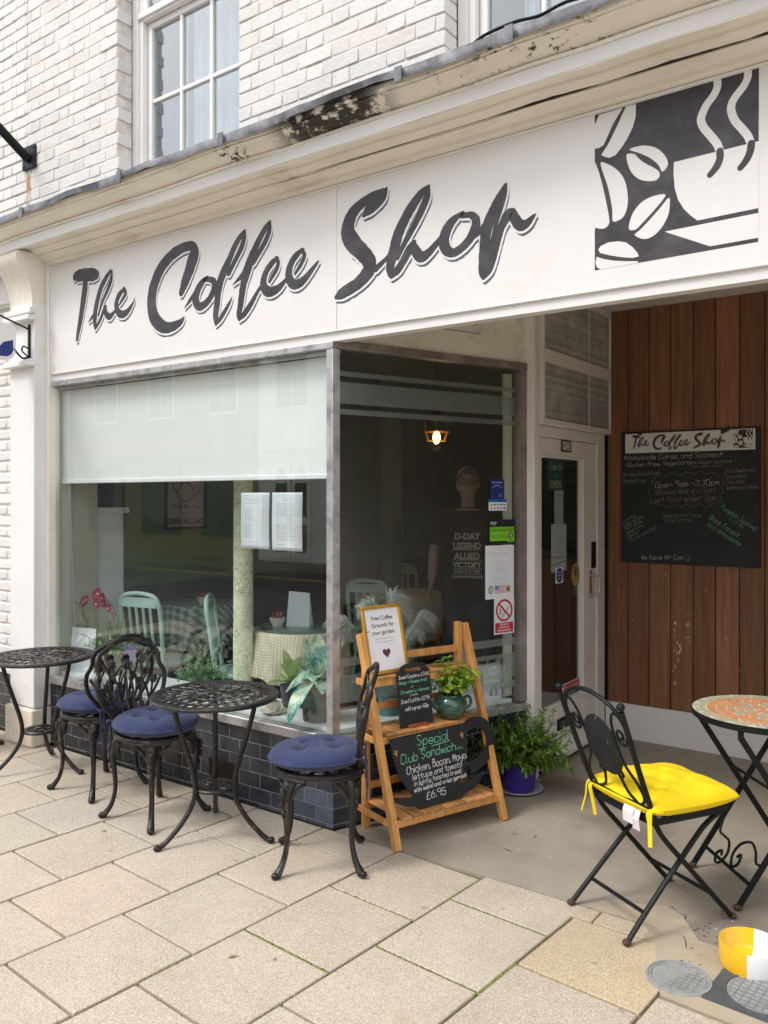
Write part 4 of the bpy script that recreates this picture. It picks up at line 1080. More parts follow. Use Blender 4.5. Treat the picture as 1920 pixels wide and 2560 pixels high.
# ================================================================ SHOP SIGN
SIGN = {"the":[[[-2.112,2.978,0.009],[-2.093,2.998,0.068],[-2.032,3.001,0.079],[-1.961,2.993,0.082],[-1.901,2.983,0.079],[-1.878,2.979,0.061]],[[-1.986,2.978,0.049],[-1.993,2.925,0.055],[-2.009,2.849,0.056],[-2.03,2.767,0.05],[-2.052,2.691,0.043],[-2.067,2.645,0.036],[-2.078,2.602,0.025]],[[-1.956,2.698,0.007],[-1.921,2.723,0.023],[-1.887,2.746,0.019]],[[-1.737,2.981,0.02],[-1.784,2.941,0.038],[-1.828,2.895,0.04],[-1.862,2.828,0.042],[-1.887,2.755,0.044],[-1.893,2.696,0.04],[-1.887,2.65,0.021]],[[-1.723,2.98,0.017],[-1.732,2.921,0.032],[-1.765,2.868,0.029],[-1.804,2.82,0.024],[-1.835,2.771,0.021],[-1.857,2.727,0.017]],[[-1.887,2.652,0.024],[-1.847,2.687,0.024],[-1.815,2.73,0.026],[-1.786,2.768,0.029]],[[-1.794,2.772,0.026],[-1.78,2.729,0.038],[-1.746,2.704,0.042],[-1.708,2.72,0.027],[-1.68,2.739,0.022]],[[-1.601,2.85,0.021],[-1.643,2.829,0.037],[-1.669,2.798,0.038],[-1.678,2.756,0.042],[-1.652,2.715,0.048],[-1.606,2.701,0.046],[-1.56,2.72,0.033],[-1.519,2.757,0.016],[-1.504,2.785,0.005]],[[-1.606,2.852,0.028],[-1.589,2.825,0.026],[-1.606,2.801,0.021],[-1.633,2.776,0.017],[-1.652,2.763,0.012]]],"coffee":[[[-1.091,2.753,0.039],[-1.058,2.811,0.067],[-1.016,2.885,0.079],[-0.985,2.954,0.081],[-0.996,2.996,0.056],[-1.062,3.005,0.057],[-1.162,2.982,0.066],[-1.258,2.926,0.072],[-1.32,2.846,0.076],[-1.348,2.763,0.079],[-1.338,2.673,0.084],[-1.295,2.611,0.083],[-1.228,2.576,0.069],[-1.155,2.575,0.055],[-1.091,2.594,0.036],[-1.066,2.617,0.008]],[[-1.062,2.666,0.006],[-1.016,2.703,0.025],[-0.979,2.731,0.031]],[[-0.875,2.811,0.013],[-0.919,2.785,0.04],[-0.96,2.741,0.052],[-0.971,2.692,0.054],[-0.941,2.657,0.049],[-0.897,2.664,0.044],[-0.852,2.695,0.041],[-0.823,2.738,0.044],[-0.823,2.773,0.041],[-0.857,2.793,0.031],[-0.904,2.798,0.024]],[[-0.588,3.009,0.015],[-0.627,2.978,0.033],[-0.669,2.932,0.038],[-0.703,2.879,0.042],[-0.744,2.822,0.054],[-0.773,2.773,0.052],[-0.79,2.716,0.048],[-0.801,2.653,0.047],[-0.811,2.59,0.043],[-0.808,2.545,0.022]],[[-0.589,3.009,0.015],[-0.595,2.967,0.033],[-0.614,2.922,0.034],[-0.648,2.88,0.032],[-0.679,2.841,0.032],[-0.71,2.802,0.032]],[[-0.808,2.549,0.026],[-0.774,2.57,0.03],[-0.739,2.605,0.028],[-0.707,2.64,0.022],[-0.683,2.673,0.004]],[[-0.408,3.02,0.016],[-0.44,2.991,0.034],[-0.48,2.946,0.039],[-0.519,2.891,0.047],[-0.553,2.835,0.058],[-0.578,2.781,0.059],[-0.599,2.727,0.05],[-0.612,2.671,0.046],[-0.623,2.614,0.043],[-0.633,2.572,0.037],[-0.629,2.546,0.019]],[[-0.408,3.02,0.016],[-0.412,2.976,0.031],[-0.434,2.933,0.033],[-0.465,2.896,0.033],[-0.499,2.859,0.031],[-0.526,2.83,0.031]],[[-0.679,2.736,0.004],[-0.648,2.753,0.018],[-0.614,2.772,0.029],[-0.587,2.797,0.029]],[[-0.627,2.55,0.023],[-0.587,2.575,0.036],[-0.539,2.622,0.033],[-0.499,2.669,0.024],[-0.47,2.698,0.021]],[[-0.354,2.824,0.018],[-0.389,2.807,0.035],[-0.426,2.776,0.038],[-0.45,2.737,0.042],[-0.452,2.695,0.051],[-0.426,2.665,0.055],[-0.389,2.66,0.051],[-0.344,2.672,0.039],[-0.303,2.7,0.023]],[[-0.366,2.828,0.018],[-0.35,2.801,0.026],[-0.363,2.766,0.026],[-0.389,2.737,0.023],[-0.411,2.711,0.017]],[[-0.18,2.836,0.017],[-0.219,2.82,0.035],[-0.255,2.79,0.04],[-0.276,2.747,0.044],[-0.274,2.705,0.052],[-0.247,2.675,0.053],[-0.207,2.673,0.049],[-0.165,2.693,0.038],[-0.123,2.727,0.028],[-0.087,2.757,0.014],[-0.077,2.763,0.003]],[[-0.192,2.839,0.017],[-0.173,2.808,0.025],[-0.189,2.774,0.025],[-0.213,2.746,0.022],[-0.235,2.724,0.015]]],"shop":[[[0.329,3.026,0.017],[0.305,2.998,0.056],[0.26,2.971,0.066],[0.224,2.949,0.055],[0.198,2.93,0.022]],[[0.313,3.025,0.017],[0.249,3.01,0.039],[0.188,2.989,0.05],[0.133,2.954,0.063],[0.104,2.904,0.075],[0.107,2.854,0.085],[0.138,2.805,0.088],[0.184,2.76,0.082],[0.224,2.716,0.077],[0.234,2.678,0.074],[0.207,2.646,0.07],[0.16,2.616,0.063],[0.105,2.595,0.06],[0.058,2.58,0.053],[0.032,2.57,0.026]],[[0.268,2.668,0.033],[0.313,2.695,0.023],[0.342,2.714,0.023]],[[0.159,2.639,0.009],[0.133,2.62,0.013],[0.121,2.604,0.015]],[[0.56,2.987,0.017],[0.516,2.959,0.042],[0.467,2.91,0.051],[0.424,2.854,0.055],[0.391,2.795,0.058],[0.369,2.728,0.059],[0.351,2.671,0.052],[0.35,2.635,0.035],[0.357,2.614,0.015]],[[0.56,2.986,0.016],[0.551,2.94,0.036],[0.522,2.888,0.039],[0.488,2.836,0.035],[0.453,2.79,0.033],[0.417,2.737,0.026],[0.392,2.694,0.018]],[[0.357,2.617,0.021],[0.39,2.641,0.04],[0.422,2.677,0.04],[0.458,2.724,0.045],[0.481,2.752,0.027]],[[0.478,2.754,0.023],[0.494,2.706,0.051],[0.523,2.679,0.05],[0.563,2.694,0.038],[0.604,2.727,0.03],[0.638,2.755,0.023]],[[0.737,2.835,0.015],[0.685,2.809,0.039],[0.651,2.77,0.051],[0.639,2.726,0.055],[0.653,2.689,0.05],[0.686,2.669,0.04],[0.731,2.683,0.038],[0.77,2.714,0.041],[0.795,2.754,0.046],[0.8,2.789,0.041],[0.776,2.816,0.03],[0.734,2.821,0.023]],[[0.782,2.712,0.016],[0.821,2.738,0.026],[0.843,2.762,0.025]],[[0.942,2.909,0.016],[0.92,2.872,0.035],[0.891,2.824,0.045],[0.863,2.769,0.051],[0.847,2.711,0.051],[0.84,2.651,0.049],[0.835,2.597,0.043],[0.831,2.559,0.033],[0.837,2.536,0.016]],[[0.944,2.907,0.013],[0.937,2.868,0.022],[0.919,2.812,0.022],[0.901,2.767,0.022],[0.882,2.699,0.018],[0.868,2.636,0.016],[0.855,2.583,0.012]],[[0.837,2.539,0.022],[0.865,2.57,0.035],[0.885,2.622,0.035],[0.903,2.679,0.035],[0.922,2.735,0.037],[0.951,2.779,0.046],[0.972,2.786,0.039],[0.987,2.755,0.046],[1.011,2.725,0.046],[1.04,2.729,0.036],[1.064,2.748,0.021],[1.08,2.76,0.005]]],"steam_w":[[[1.786,3.1,0.027],[1.788,3.074,0.027],[1.776,3.045,0.028],[1.752,3.018,0.028],[1.736,2.989,0.029],[1.731,2.965,0.029],[1.74,2.938,0.028],[1.764,2.902,0.028],[1.786,2.868,0.028],[1.796,2.839,0.027]],[[1.889,3.099,0.026],[1.889,3.073,0.026],[1.874,3.045,0.027],[1.85,3.019,0.028],[1.836,2.995,0.028],[1.835,2.97,0.028],[1.847,2.934,0.027],[1.87,2.9,0.027],[1.889,2.87,0.027],[1.9,2.84,0.026]]],"steam_d":[[[1.796,2.839,0.025],[1.796,2.812,0.025],[1.784,2.785,0.025],[1.762,2.762,0.021]],[[1.901,2.84,0.025],[1.898,2.815,0.025],[1.885,2.786,0.024],[1.865,2.763,0.021]]]}
LOGO = {"dark":[[[1.33,3.094],[1.926,3.096],[1.923,2.493],[1.502,2.49],[1.33,2.489]]],"white":[[[1.634,2.838],[1.926,2.842],[1.926,2.61],[1.719,2.607],[1.695,2.629],[1.67,2.659],[1.649,2.698],[1.637,2.743],[1.633,2.795]],[[1.6,2.589],[1.924,2.593],[1.924,2.507],[1.762,2.506]],[[1.33,3.054],[1.348,3.09],[1.441,3.091],[1.403,3.039],[1.385,3.004],[1.366,2.968],[1.348,2.961],[1.33,2.963]],[[1.454,3.092],[1.493,3.092],[1.491,3.042],[1.48,3.006],[1.458,2.967],[1.435,2.938],[1.412,2.917],[1.389,2.913],[1.371,2.921],[1.356,2.932],[1.385,2.968],[1.412,3.014],[1.435,3.057]],[[1.468,2.925],[1.498,2.93],[1.533,2.924],[1.568,2.907],[1.594,2.881],[1.61,2.852],[1.611,2.83],[1.592,2.813],[1.577,2.842],[1.546,2.875],[1.507,2.902]],[[1.456,2.906],[1.471,2.91],[1.489,2.902],[1.5,2.887],[1.525,2.861],[1.559,2.836],[1.579,2.816],[1.582,2.8],[1.57,2.787],[1.542,2.789],[1.511,2.801],[1.485,2.824],[1.465,2.86]],[[1.33,2.894],[1.34,2.887],[1.352,2.85],[1.366,2.793],[1.38,2.727],[1.388,2.681],[1.387,2.659],[1.373,2.646],[1.352,2.647],[1.338,2.655],[1.33,2.67]],[[1.353,2.9],[1.38,2.892],[1.408,2.871],[1.435,2.84],[1.453,2.801],[1.461,2.755],[1.46,2.715],[1.449,2.682],[1.431,2.667],[1.403,2.666],[1.401,2.705],[1.394,2.751],[1.38,2.812]],[[1.604,2.725],[1.568,2.73],[1.529,2.723],[1.498,2.703],[1.476,2.672],[1.465,2.626],[1.485,2.617],[1.502,2.624],[1.542,2.659],[1.581,2.695]],[[1.616,2.712],[1.619,2.678],[1.611,2.641],[1.59,2.607],[1.564,2.584],[1.538,2.575],[1.516,2.578],[1.496,2.59],[1.488,2.6],[1.511,2.615],[1.546,2.645],[1.585,2.681]],[[1.344,2.568],[1.355,2.58],[1.385,2.588],[1.422,2.586],[1.453,2.576],[1.48,2.553],[1.498,2.528],[1.504,2.514],[1.48,2.512],[1.435,2.523],[1.389,2.538],[1.352,2.553]],[[1.338,2.541],[1.362,2.529],[1.403,2.515],[1.449,2.505],[1.502,2.496],[1.498,2.49],[1.352,2.489],[1.338,2.501],[1.333,2.52]]]}
SG = frame((0, -0.0, 0), (1,0,0), (0,-1,0))
sign = thing("shop_sign", "long white fascia sign reading The Coffee Shop with a black and white cup emblem", "shop sign", M=frame((0,-0.004,0), (1,0,0), (0,-1,0)))
mb = MB()
mb.box(-2.35, 0.032, 2.412, 3.100, -0.006, 0.008); mb.box(0.0335, 3.30, 2.412, 3.100, -0.006, 0.008)
mb.build("sign_board", M['sign_white'], sign, bevel=0.0012, seg=1)
mb = MB()
mb.box(-2.362, 3.30, 2.405, 2.412, -0.006, 0.016); mb.box(-2.362, -2.35, 2.412, 3.108, -0.006, 0.016); mb.box(-2.35, 3.30, 3.100, 3.110, -0.006, 0.014)
mb.build("sign_beading", M['trim_white'], sign, bevel=0.003)
def lettering(parent, xf, ws, name_suffix=True, zb=0.0085, dz=0.0004):
    rj = random.Random(4)
    for w, nm in (('the', 'lettering_the'), ('coffee', 'lettering_coffee'), ('shop', 'lettering_shop')):
        top = MB(); mid = MB(); sh = MB(); i = 0
        for st in SIGN[w]:
            pp = catmull([xf(p[0], p[1]) + (p[2]*ws,) for p in st], 5)
            i += 1
            top.stroke(pp, zb + 2*dz + i*0.00002, jit=0.05, rng=rj)
            mid.stroke(pp, zb + dz + i*0.00001, grow=0.013*ws, off=(0.002*ws, -0.004*ws))
            sh.stroke(pp, zb + i*0.000008, grow=0.002*ws, off=(0.0085*ws, -0.0195*ws), jit=0.06, rng=rj)
        o = top.build("lettering", M['sign_ink'], parent)
        mid.build("letter_outline", M['sign_line'], o); sh.build("letter_shadow", M['sign_shadow'], o)
def logo(parent, xf, ws, zb=0.0085, dz=0.0004):
    d = MB()
    for p in LOGO['dark']:
        q = [xf(*a) for a in p]; d.add([(x, y, zb) for x, y in q], [tuple(range(len(q)))])
    o = d.build("emblem", M['sign_ink'], parent)
    wmb = MB()
    for i, p in enumerate(LOGO['white']):
        q = [xf(*a) for a in p]
        if i >= 2: q = catmull(q, 3, closed=True) if i in (4,5,6,7,8,9) else q
        c = (sum(a[0] for a in q)/len(q), sum(a[1] for a in q)/len(q)); zz = zb + dz + i*0.00001
        wmb.add([(x, y, zz) for x, y in q], [tuple(range(len(q)))])
    for i, st in enumerate(SIGN['steam_w']): wmb.stroke(catmull([xf(p[0], p[1]) + (p[2]*ws,) for p in st], 6), zb + dz + 0.0002 + i*0.00001)
    wmb.build("emblem_cup", M['sign_line'], o)
    sd = MB()
    for i, st in enumerate(SIGN['steam_d']):
        sd = MB(); sd.stroke(catmull([xf(p[0], p[1]) + (p[2]*ws,) for p in st], 6), zb + 2*dz + 0.0003 + i*0.00001); sd.build("emblem_steam", M['sign_ink'], o)
lettering(sign, lambda x, z: (x, z), 1.0)
logo(sign, lambda x, z: (x, z), 1.0)
mb = MB()
for i in range(3): mb.quad((-2.335+i*0.0,2.452-i*0.012,0.0086),(-2.325,2.452-i*0.012,0.0086),(-2.325,2.458-i*0.012,0.0086),(-2.335,2.458-i*0.012,0.0086))
mb.build("maker_mark", M['ink_grey'], sign); print_text("maker_mark", "Signs", M['ink_grey'], sign, -2.30, 2.445, 0.02)

# ================================================================ CAST GARDEN CHAIRS AND TABLES
def make_chair(name, label, group):
    """seat centre at the origin, facing +x"""
    t = thing(name, label, "chair", group=group)
    SZ = 0.425
    mb = MB(); mb.lathe([(0.165,SZ-0.012),(0.195,SZ-0.014),(0.203,SZ-0.006),(0.203,SZ+0.004),(0.195,SZ+0.010),(0.168,SZ+0.008),(0.165,SZ-0.012)], 44)
    for k in range(12):
        a = 2*pi*k/12
        for s in (1, -1):
            mb.tube(catmull([(0.03*cos(a),0.03*sin(a),SZ),(0.10*cos(a+0.35*s),0.10*sin(a+0.35*s),SZ),(0.17*cos(a+0.1*s),0.17*sin(a+0.1*s),SZ)],4), 0.007, 6, flat=0.6)
    mb.lathe([(0.0001,SZ-0.005),(0.04,SZ-0.005),(0.04,SZ+0.005),(0.0001,SZ+0.006)], 16)
    mb.build("seat", M['cast'], t, smooth=True)
    for q, an in enumerate((45, 135, 225, 315)):
        a = radians(an); ca, sa = cos(a), sin(a); d = lambda r, z: (r*ca, r*sa, z)
        mb = MB()
        path = catmull([d(0.168,SZ-0.02), d(0.196,SZ-0.07), d(0.205,SZ-0.13), d(0.197,SZ-0.21), d(0.195,0.14), d(0.212,0.07), d(0.243,0.024), d(0.258,0.012)], 5)
        rad = [0.033,0.033,0.032,0.031,0.029,0.027,0.0255,0.024,0.022,0.020,0.0172,0.0165,0.016,0.0155,0.015,0.0145,0.014,0.0135,0.013,0.0128,0.0126,0.0126,0.0128,0.013,0.0135,0.014,0.0145,0.015,0.016,0.017,0.018,0.0185,0.0185,0.018,0.016,0.012]
        rad = [rad[min(int(i*len(rad)/len(path)), len(rad)-1)] for i in range(len(path))]
        mb.tube(path, rad, 10, flat=0.85)
        mb.sphere(d(0.262,0.016), 0.0165, 10, 7, sz=0.9)
        # crescent apron bracket with a leaf scroll on each side
        for s in (1, -1):
            b = [(0.186*cos(a+s*x), 0.186*sin(a+s*x), SZ-0.020-z) for x, z in ((0.0,0.10),(0.10,0.075),(0.22,0.042),(0.36,0.020),(0.46,0.010))]
            mb.tube(catmull(b, 4), [0.011]*9 + [0.009]*8, 7, flat=0.8)
            b = [(0.192*cos(a+s*x), 0.192*sin(a+s*x), SZ-0.016) for x in (0.0,0.16,0.32,0.47)]
            mb.tube(catmull(b, 4), 0.012, 7)
            b = [((0.205-0.01*k/4)*cos(a+s*x), (0.205-0.01*k/4)*sin(a+s*x), z) for k, (x, z) in enumerate(((0.02,SZ-0.20),(0.055,SZ-0.165),(0.03,SZ-0.135),(0.065,SZ-0.10),(0.05,SZ-0.05)))]
            mb.tube(catmull(b, 4), 0.0055, 6)
        mb.sphere(d(0.222,SZ-0.075), 0.013, 8, 6, sz=2.0); mb.sphere(d(0.225,SZ-0.12), 0.009, 8, 6, sz=2.0); mb.sphere(d(0.217,SZ-0.165), 0.007, 8, 6, sz=2.2)
        mb.build("leg", M['cast'], t, smooth=True)
    # back: u across, w up the leaning back plane
    B = lambda u, w: (-0.170 - 0.16*w - 0.10*max(0, w-0.12)*w + 0.045*(1-(u/0.22)**2)*-1*(0.6) + 0.03, u, SZ + 0.005 + w*0.985)
    half = [(0.085,-0.01),(0.105,0.035),(0.135,0.080),(0.172,0.120),(0.198,0.165),(0.212,0.215),(0.211,0.255),(0.196,0.285),(0.190,0.312),(0.192,0.345),(0.176,0.377),(0.148,0.393),(0.120,0.400),(0.098,0.412),(0.060,0.430),(0.0,0.438)]
    loop = [B(u, w) for u, w in half] + [B(-u, w) for u, w in half[-2::-1]]
    mb = MB(); mb.tube(catmull(loop, 3), 0.0125, 9, flat=0.85)
    fr = mb.build("back_frame", M['cast'], t, smooth=True)
    mb = MB()
    def vine(pts, r=0.0075): mb.tube(catmull([B(u, w) for u, w in pts], 5), r, 7)
    for s in (1, -1):
        vine([(0.012*s,-0.005),(0.018*s,0.08),(0.020*s,0.16),(0.014*s,0.25)], 0.0065)
        vine([(0.03*s,-0.005),(0.055*s,0.09),(0.060*s,0.17),(0.088*s,0.25),(0.090*s,0.31)], 0.0062)
        vine([(0.05*s,-0.003),(0.095*s,0.075),(0.125*s,0.15),(0.14*s,0.20)], 0.0062)
        vine([(0.014*s,0.05),(0.052*s,0.10),(0.065*s,0.18),(0.040*s,0.25),(0.012*s,0.28)], 0.0075)
        vine([(0.020*s,0.02),(0.085*s,0.085),(0.150*s,0.165),(0.190*s,0.225)], 0.0075)
        vine([(0.045*s,0.03),(0.105*s,0.10),(0.095*s,0.19),(0.060*s,0.235)], 0.0068)
        vine([(0.145*s,0.205),(0.120*s,0.265),(0.145*s,0.33),(0.178*s,0.36)], 0.0062)
        vine([(0.070*s,-0.004),(0.085*s,0.03),(0.115*s,0.05)], 0.0065)
    mb.build("back_vine", M['cast'], fr, smooth=True)
    def tulip(u, w, a=0.0, k=1.0):
        k *= 0.78; mb = MB()
        for du in (-0.014, 0.0, 0.014):
            p = [(u + du*0.5*k + 0*a, w), (u + du*1.25*k + a*0.02, w+0.026*k), (u + du*0.9*k + a*0.04, w+0.055*k)]
            mb.tube([B(*q) for q in p], [0.008*k, 0.0125*k, 0.003*k], 7)
        mb.build("tulip_relief", M['cast'], fr, smooth=True)
    tulip(0.0,0.285,0,1.25); tulip(0.0,0.12,0,1.2)
    for s in (1, -1): tulip(0.090*s,0.305,0.3*s,1.1); tulip(0.142*s,0.195,0.3*s,1.0); tulip(0.062*s,0.175,0,0.9)
    return t
def make_cushion(name, label, m, R=0.213, T=0.092, seed=1, group=None):
    """round tufted seat pad with a rolled edge; the underside rests at z=0"""
    rg = random.Random(seed); t = thing(name, label, "cushion", group=group)
    nr, na = 22, 56; vs = []; fs = []
    tuft = [(0.075,0.055),(0.06,-0.065),(-0.08,0.045),(-0.06,-0.075)] 
    def top(r, a):
        x, y = r*cos(a), r*sin(a); q = r/R
        h = T*0.55*(max(0, 1-q**4))**0.5
        for k, (tx, ty) in enumerate(tuft):
            d = hypot(x-tx, y-ty); h -= 0.024*math.exp(-(d/0.018)**2) + 0.014*math.exp(-(d/0.055)**2)
        for k in range(len(tuft)):        # puckers between the tufts
            for l in range(k):
                (x1,y1),(x2,y2) = tuft[k], tuft[l]; L = hypot(x2-x1,y2-y1); tt = max(0, min(1, ((x-x1)*(x2-x1)+(y-y1)*(y2-y1))/L/L))
                d = hypot(x-x1-tt*(x2-x1), y-y1-tt*(y2-y1)); h -= 0.0045*math.exp(-(d/0.012)**2)
        h += 0.0022*sin(a*23 + 3*sin(a*3))*q**6 + 0.002*sin(9*x/R*3+seed)*sin(7*y/R*3)
        return h
    for i in range(nr+1):
        for k in range(na):
            r = R*(i/nr)**0.8; a = 2*pi*k/na; wob = 1 + 0.012*sin(3*a+seed) + 0.008*sin(7*a)
            vs.append((r*wob*cos(a), r*wob*sin(a), T*0.45 + top(r, a)))
    for i in range(nr+1):
        for k in range(na):
            r = R*(1-(i/nr)**1.0); a = 2*pi*k/na; wob = 1 + 0.012*sin(3*a+seed) + 0.008*sin(7*a)
            vs.append((r*wob*cos(a), r*wob*sin(a), T*0.45 - T*0.45*(max(0, 1-(r/R)**4))**0.5))
    m_ = 2*(nr+1)
    fs = [(i*na+k, i*na+(k+1)%na, (i+1)*na+(k+1)%na, (i+1)*na+k) for i in range(m_-1) for k in range(na)]
    mb = MB(); mb.add(vs, fs); mb.build("pad", m, t, smooth=True, sharp=0)
    mb = MB(); n = 64
    mb.tube([(R*(1+0.012*sin(3*2*pi*k/n+seed)+0.008*sin(14*pi*k/n))*1.004*cos(2*pi*k/n), R*(1+0.012*sin(3*2*pi*k/n+seed)+0.008*sin(14*pi*k/n))*1.004*sin(2*pi*k/n), T*0.45) for k in range(n)], 0.0035, 6, closed=True)
    mb.build("piping", m, t, smooth=True, sharp=0)
    return t
def tie(parent, pts, m, w=0.012, th=0.003):
    mb = MB(); mb.tube(catmull(pts, 6), w/2, 6, flat=th/w*2); return mb.build("tie", m, parent, smooth=True)
def cushion_ties(t, m, seed):
    rg = random.Random(seed)
    for s in (1, -1):
        x0, y0 = -0.165, 0.135*s
        tie(t, [(x0+0.02,y0*0.9,0.03),(x0-0.02,y0*1.0,0.045),(x0-0.045,y0*1.02,0.035),(x0-0.05,y0*1.05,0.01),(x0-0.052,y0*1.03,-0.05),(x0-0.045,y0*1.08,-0.12)], m)
        tie(t, [(x0-0.03,y0*0.95,0.042),(x0-0.05,y0*0.9,0.03),(x0-0.047,y0*0.85,-0.02),(x0-0.050,y0*0.82,-0.085)], m)
        mb = MB(); mb.sphere((x0-0.043,y0,0.036), 0.012, 8, 6, sz=0.8); mb.build("knot", m, t, smooth=True)
CG = "bronzed cast garden chairs along the window"
ch = make_chair("garden_chair", "bronzed cast chair nearest the window corner, seen side on beside the wooden shelf stand", CG)
chairs = [ch, copy_tree(ch), copy_tree(ch), copy_tree(ch)]
pos = [((0.176,-0.300,0), 218.8), ((-0.849,-0.385,0), 1.5), ((-1.430,-0.305,0), 181.0), ((-2.80,-0.395,0), 4.0)]
lab = [None, "bronzed cast chair facing the front round table, its tulip back to another chair", "bronzed cast chair tucked behind the tulip-backed one, facing the far left table", "bronzed cast chair cut off by the left edge of the picture"]
for c, (p, r), l in zip(chairs, pos, lab):
    c.location = p; c.rotation_euler = (0, 0, radians(r))
    if l: c['label'] = l
cu_lab = ["navy round cushion on the chair at the window corner", "navy round cushion on the chair between the two cast tables, nearer the camera", "navy round cushion on the chair farther back, facing the left table", "navy round cushion on the chair cut off by the left edge"]
for i, ((p, r), l) in enumerate(zip(pos, cu_lab)):
    cu = make_cushion("seat_cushion", l, M['blue_cloth'], seed=i+1, group="navy cushions on the cast chairs")
    cushion_ties(cu, M['blue_cloth'], i)
    cu.location = (p[0] + 0.012*cos(radians(r)), p[1] + 0.012*sin(radians(r)), 0.4345)
    cu.rotation_euler = (radians(1.0), radians(1.2 if i else 1.5), radians(r))

def make_table(name, label, group):
    t = thing(name, label, "table", group=group); H = 0.672; R = 0.302
    mb = MB(); mb.lathe([(0.258,H-0.012),(0.285,H-0.020),(0.300,H-0.018),(0.304,H-0.008),(0.300,H),(0.285,H+0.002),(0.262,H-0.001),(0.258,H-0.012)], 64)
    top = mb.build("tabletop_rim", M['cast'], t, smooth=True)
    mb = MB()
    def arc(r1, a1, r2, a2, bend=0.0, w=0.012):
        pts = []
        for i in range(5):
            u = i/4; r = r1 + (r2-r1)*u; a = a1 + (a2-a1)*u + bend*sin(pi*u); pts.append((r*cos(a), r*sin(a), H-0.007 + 0.0012*sin(pi*u)))
        mb.tube(pts, w/2, 6, flat=0.75, up=(0,0,1))
    for k in range(30):
        a = 2*pi*k/30
        arc(0.188,a,0.262,a+0.17,0.03,0.013); arc(0.188,a,0.262,a-0.10,-0.03,0.011)
        mb.sphere((0.225*cos(a+0.105),0.225*sin(a+0.105),H-0.006), 0.011, 6, 4, sx=1.2, sz=0.45)
    for k in range(18):
        a = 2*pi*k/18; arc(0.105,a,0.188,a+0.22,0.05,0.014); arc(0.105,a,0.188,a-0.16,-0.04,0.011)
        mb.sphere((0.15*cos(a+0.17),0.15*sin(a+0.17),H-0.006), 0.012, 6, 4, sz=0.45)
    for k in range(12): a = 2*pi*k/12; arc(0.035,a,0.105,a+0.25,0.05,0.013); arc(0.035,a,0.105,a-0.2,-0.05,0.011)
    for r, w in ((0.188,0.007),(0.105,0.007),(0.035,0.008)): mb.tube([(r*cos(2*pi*k/40), r*sin(2*pi*k/40), H-0.006) for k in range(40)], w, 6, flat=0.7, closed=True, up=(0,0,1))
    mb.build("tabletop_lattice", M['cast'], t, smooth=True)
    LA = (257, 137, 17)
    for q, an in enumerate(LA):
        a = radians(an); mb = MB(); d = lambda r, z: (r*cos(a), r*sin(a), z)
        pa = catmull([d(0.215,H-0.018), d(0.198,0.58), d(0.160,0.46), d(0.118,0.33), d(0.104,0.245), d(0.120,0.17), d(0.175,0.095), d(0.245,0.035), d(0.285,0.013), d(0.298,0.012)], 5)
        nn = len(pa); mb.tube(pa, [0.0125 + (0.003 if i > nn*0.88 else 0) for i in range(nn)], 9, flat=0.9)
        mb.sphere(d(0.298,0.015), 0.016, 9, 7, sz=0.95); mb.build("leg", M['cast'], t, smooth=True)
    mb = MB(); zz = 0.232
    mb.lathe([(0.078,zz-0.008),(0.096,zz-0.010),(0.101,zz),(0.096,zz+0.006),(0.078,zz+0.004),(0.078,zz-0.008)], 40); mb.lathe([(0.026,zz-0.006),(0.036,zz-0.006),(0.036,zz+0.004),(0.026,zz+0.004),(0.026,zz-0.006)], 24)
    for k in range(10):
        a = 2*pi*k/10; mb.tube([(0.034*cos(a),0.034*sin(a),zz-0.002),(0.08*cos(a+0.15),0.08*sin(a+0.15),zz-0.002)], 0.006, 6, flat=0.7)
        mb.tube([(0.06*cos(a+.1),0.06*sin(a+.1),zz-0.002),(0.08*cos(a+0.42),0.08*sin(a+0.42),zz-0.002)], 0.0055, 6, flat=0.7)
    mb.build("lower_shelf", M['cast'], t, smooth=True)
    return t
TG = "round bronzed cast tables outside the window"
tb = make_table("garden_table", "round bronzed lattice table in front, between two cast chairs", TG)
tb2 = copy_tree(tb); tb2['label'] = "round bronzed lattice table farther left, by the white pilaster"
tb.location = (-0.414, -0.380, 0); tb2.location = (-1.985, -0.320, 0); tb2.rotation_euler = (0, 0, radians(-1))

# ================================================================ FOLDING CHAIR WITH YELLOW CUSHION
fc = thing("folding_chair", "black iron folding chair with scrolled oval back, tied with a yellow cushion", "chair", (1.383, -0.107, 0), radians(59.9))
for s in (1, -1):
    mb = MB(); post = catmull([(-0.045,0.183*s,0.845),(0.05,0.174*s,0.60),(0.105,0.168*s,0.47),(0.128,0.166*s,0.41),(0.165,0.166*s,0.355),(0.24,0.166*s,0.275),(0.489,0.170*s,0.012)], 7)
    mb.tube(post, 0.0115, 8, flat=0.9); mb.sphere((-0.048,0.183*s,0.862), 0.0155, 10, 8)
    mb.build("back_post", M['black_metal'], fc, smooth=True)
    mb = MB(); mb.sphere((0.494,0.170*s,0.012), 0.017, 10, 7, sz=0.72); mb.build("foot_cap", M['rust'], fc, smooth=True)
    mb = MB(); mb.tube(catmull([(0.0,0.164*s,0.012),(0.10,0.157*s,0.11),(0.33,0.148*s,0.325),(0.395,0.146*s,0.375),(0.455,0.146*s,0.405)], 6), 0.0105, 8, flat=0.9)
    mb.build("cross_leg", M['black_metal'], fc, smooth=True)
    mb = MB(); mb.sphere((-0.004,0.164*s,0.012), 0.017, 10, 7, sz=0.72); mb.build("foot_cap", M['rust'], fc, smooth=True)
mb = MB()
mb.tube([(0.085,-0.158,0.095),(0.085,0.158,0.095)], 0.0075, 8); mb.build("stretcher", M['black_metal'], fc, smooth=True)
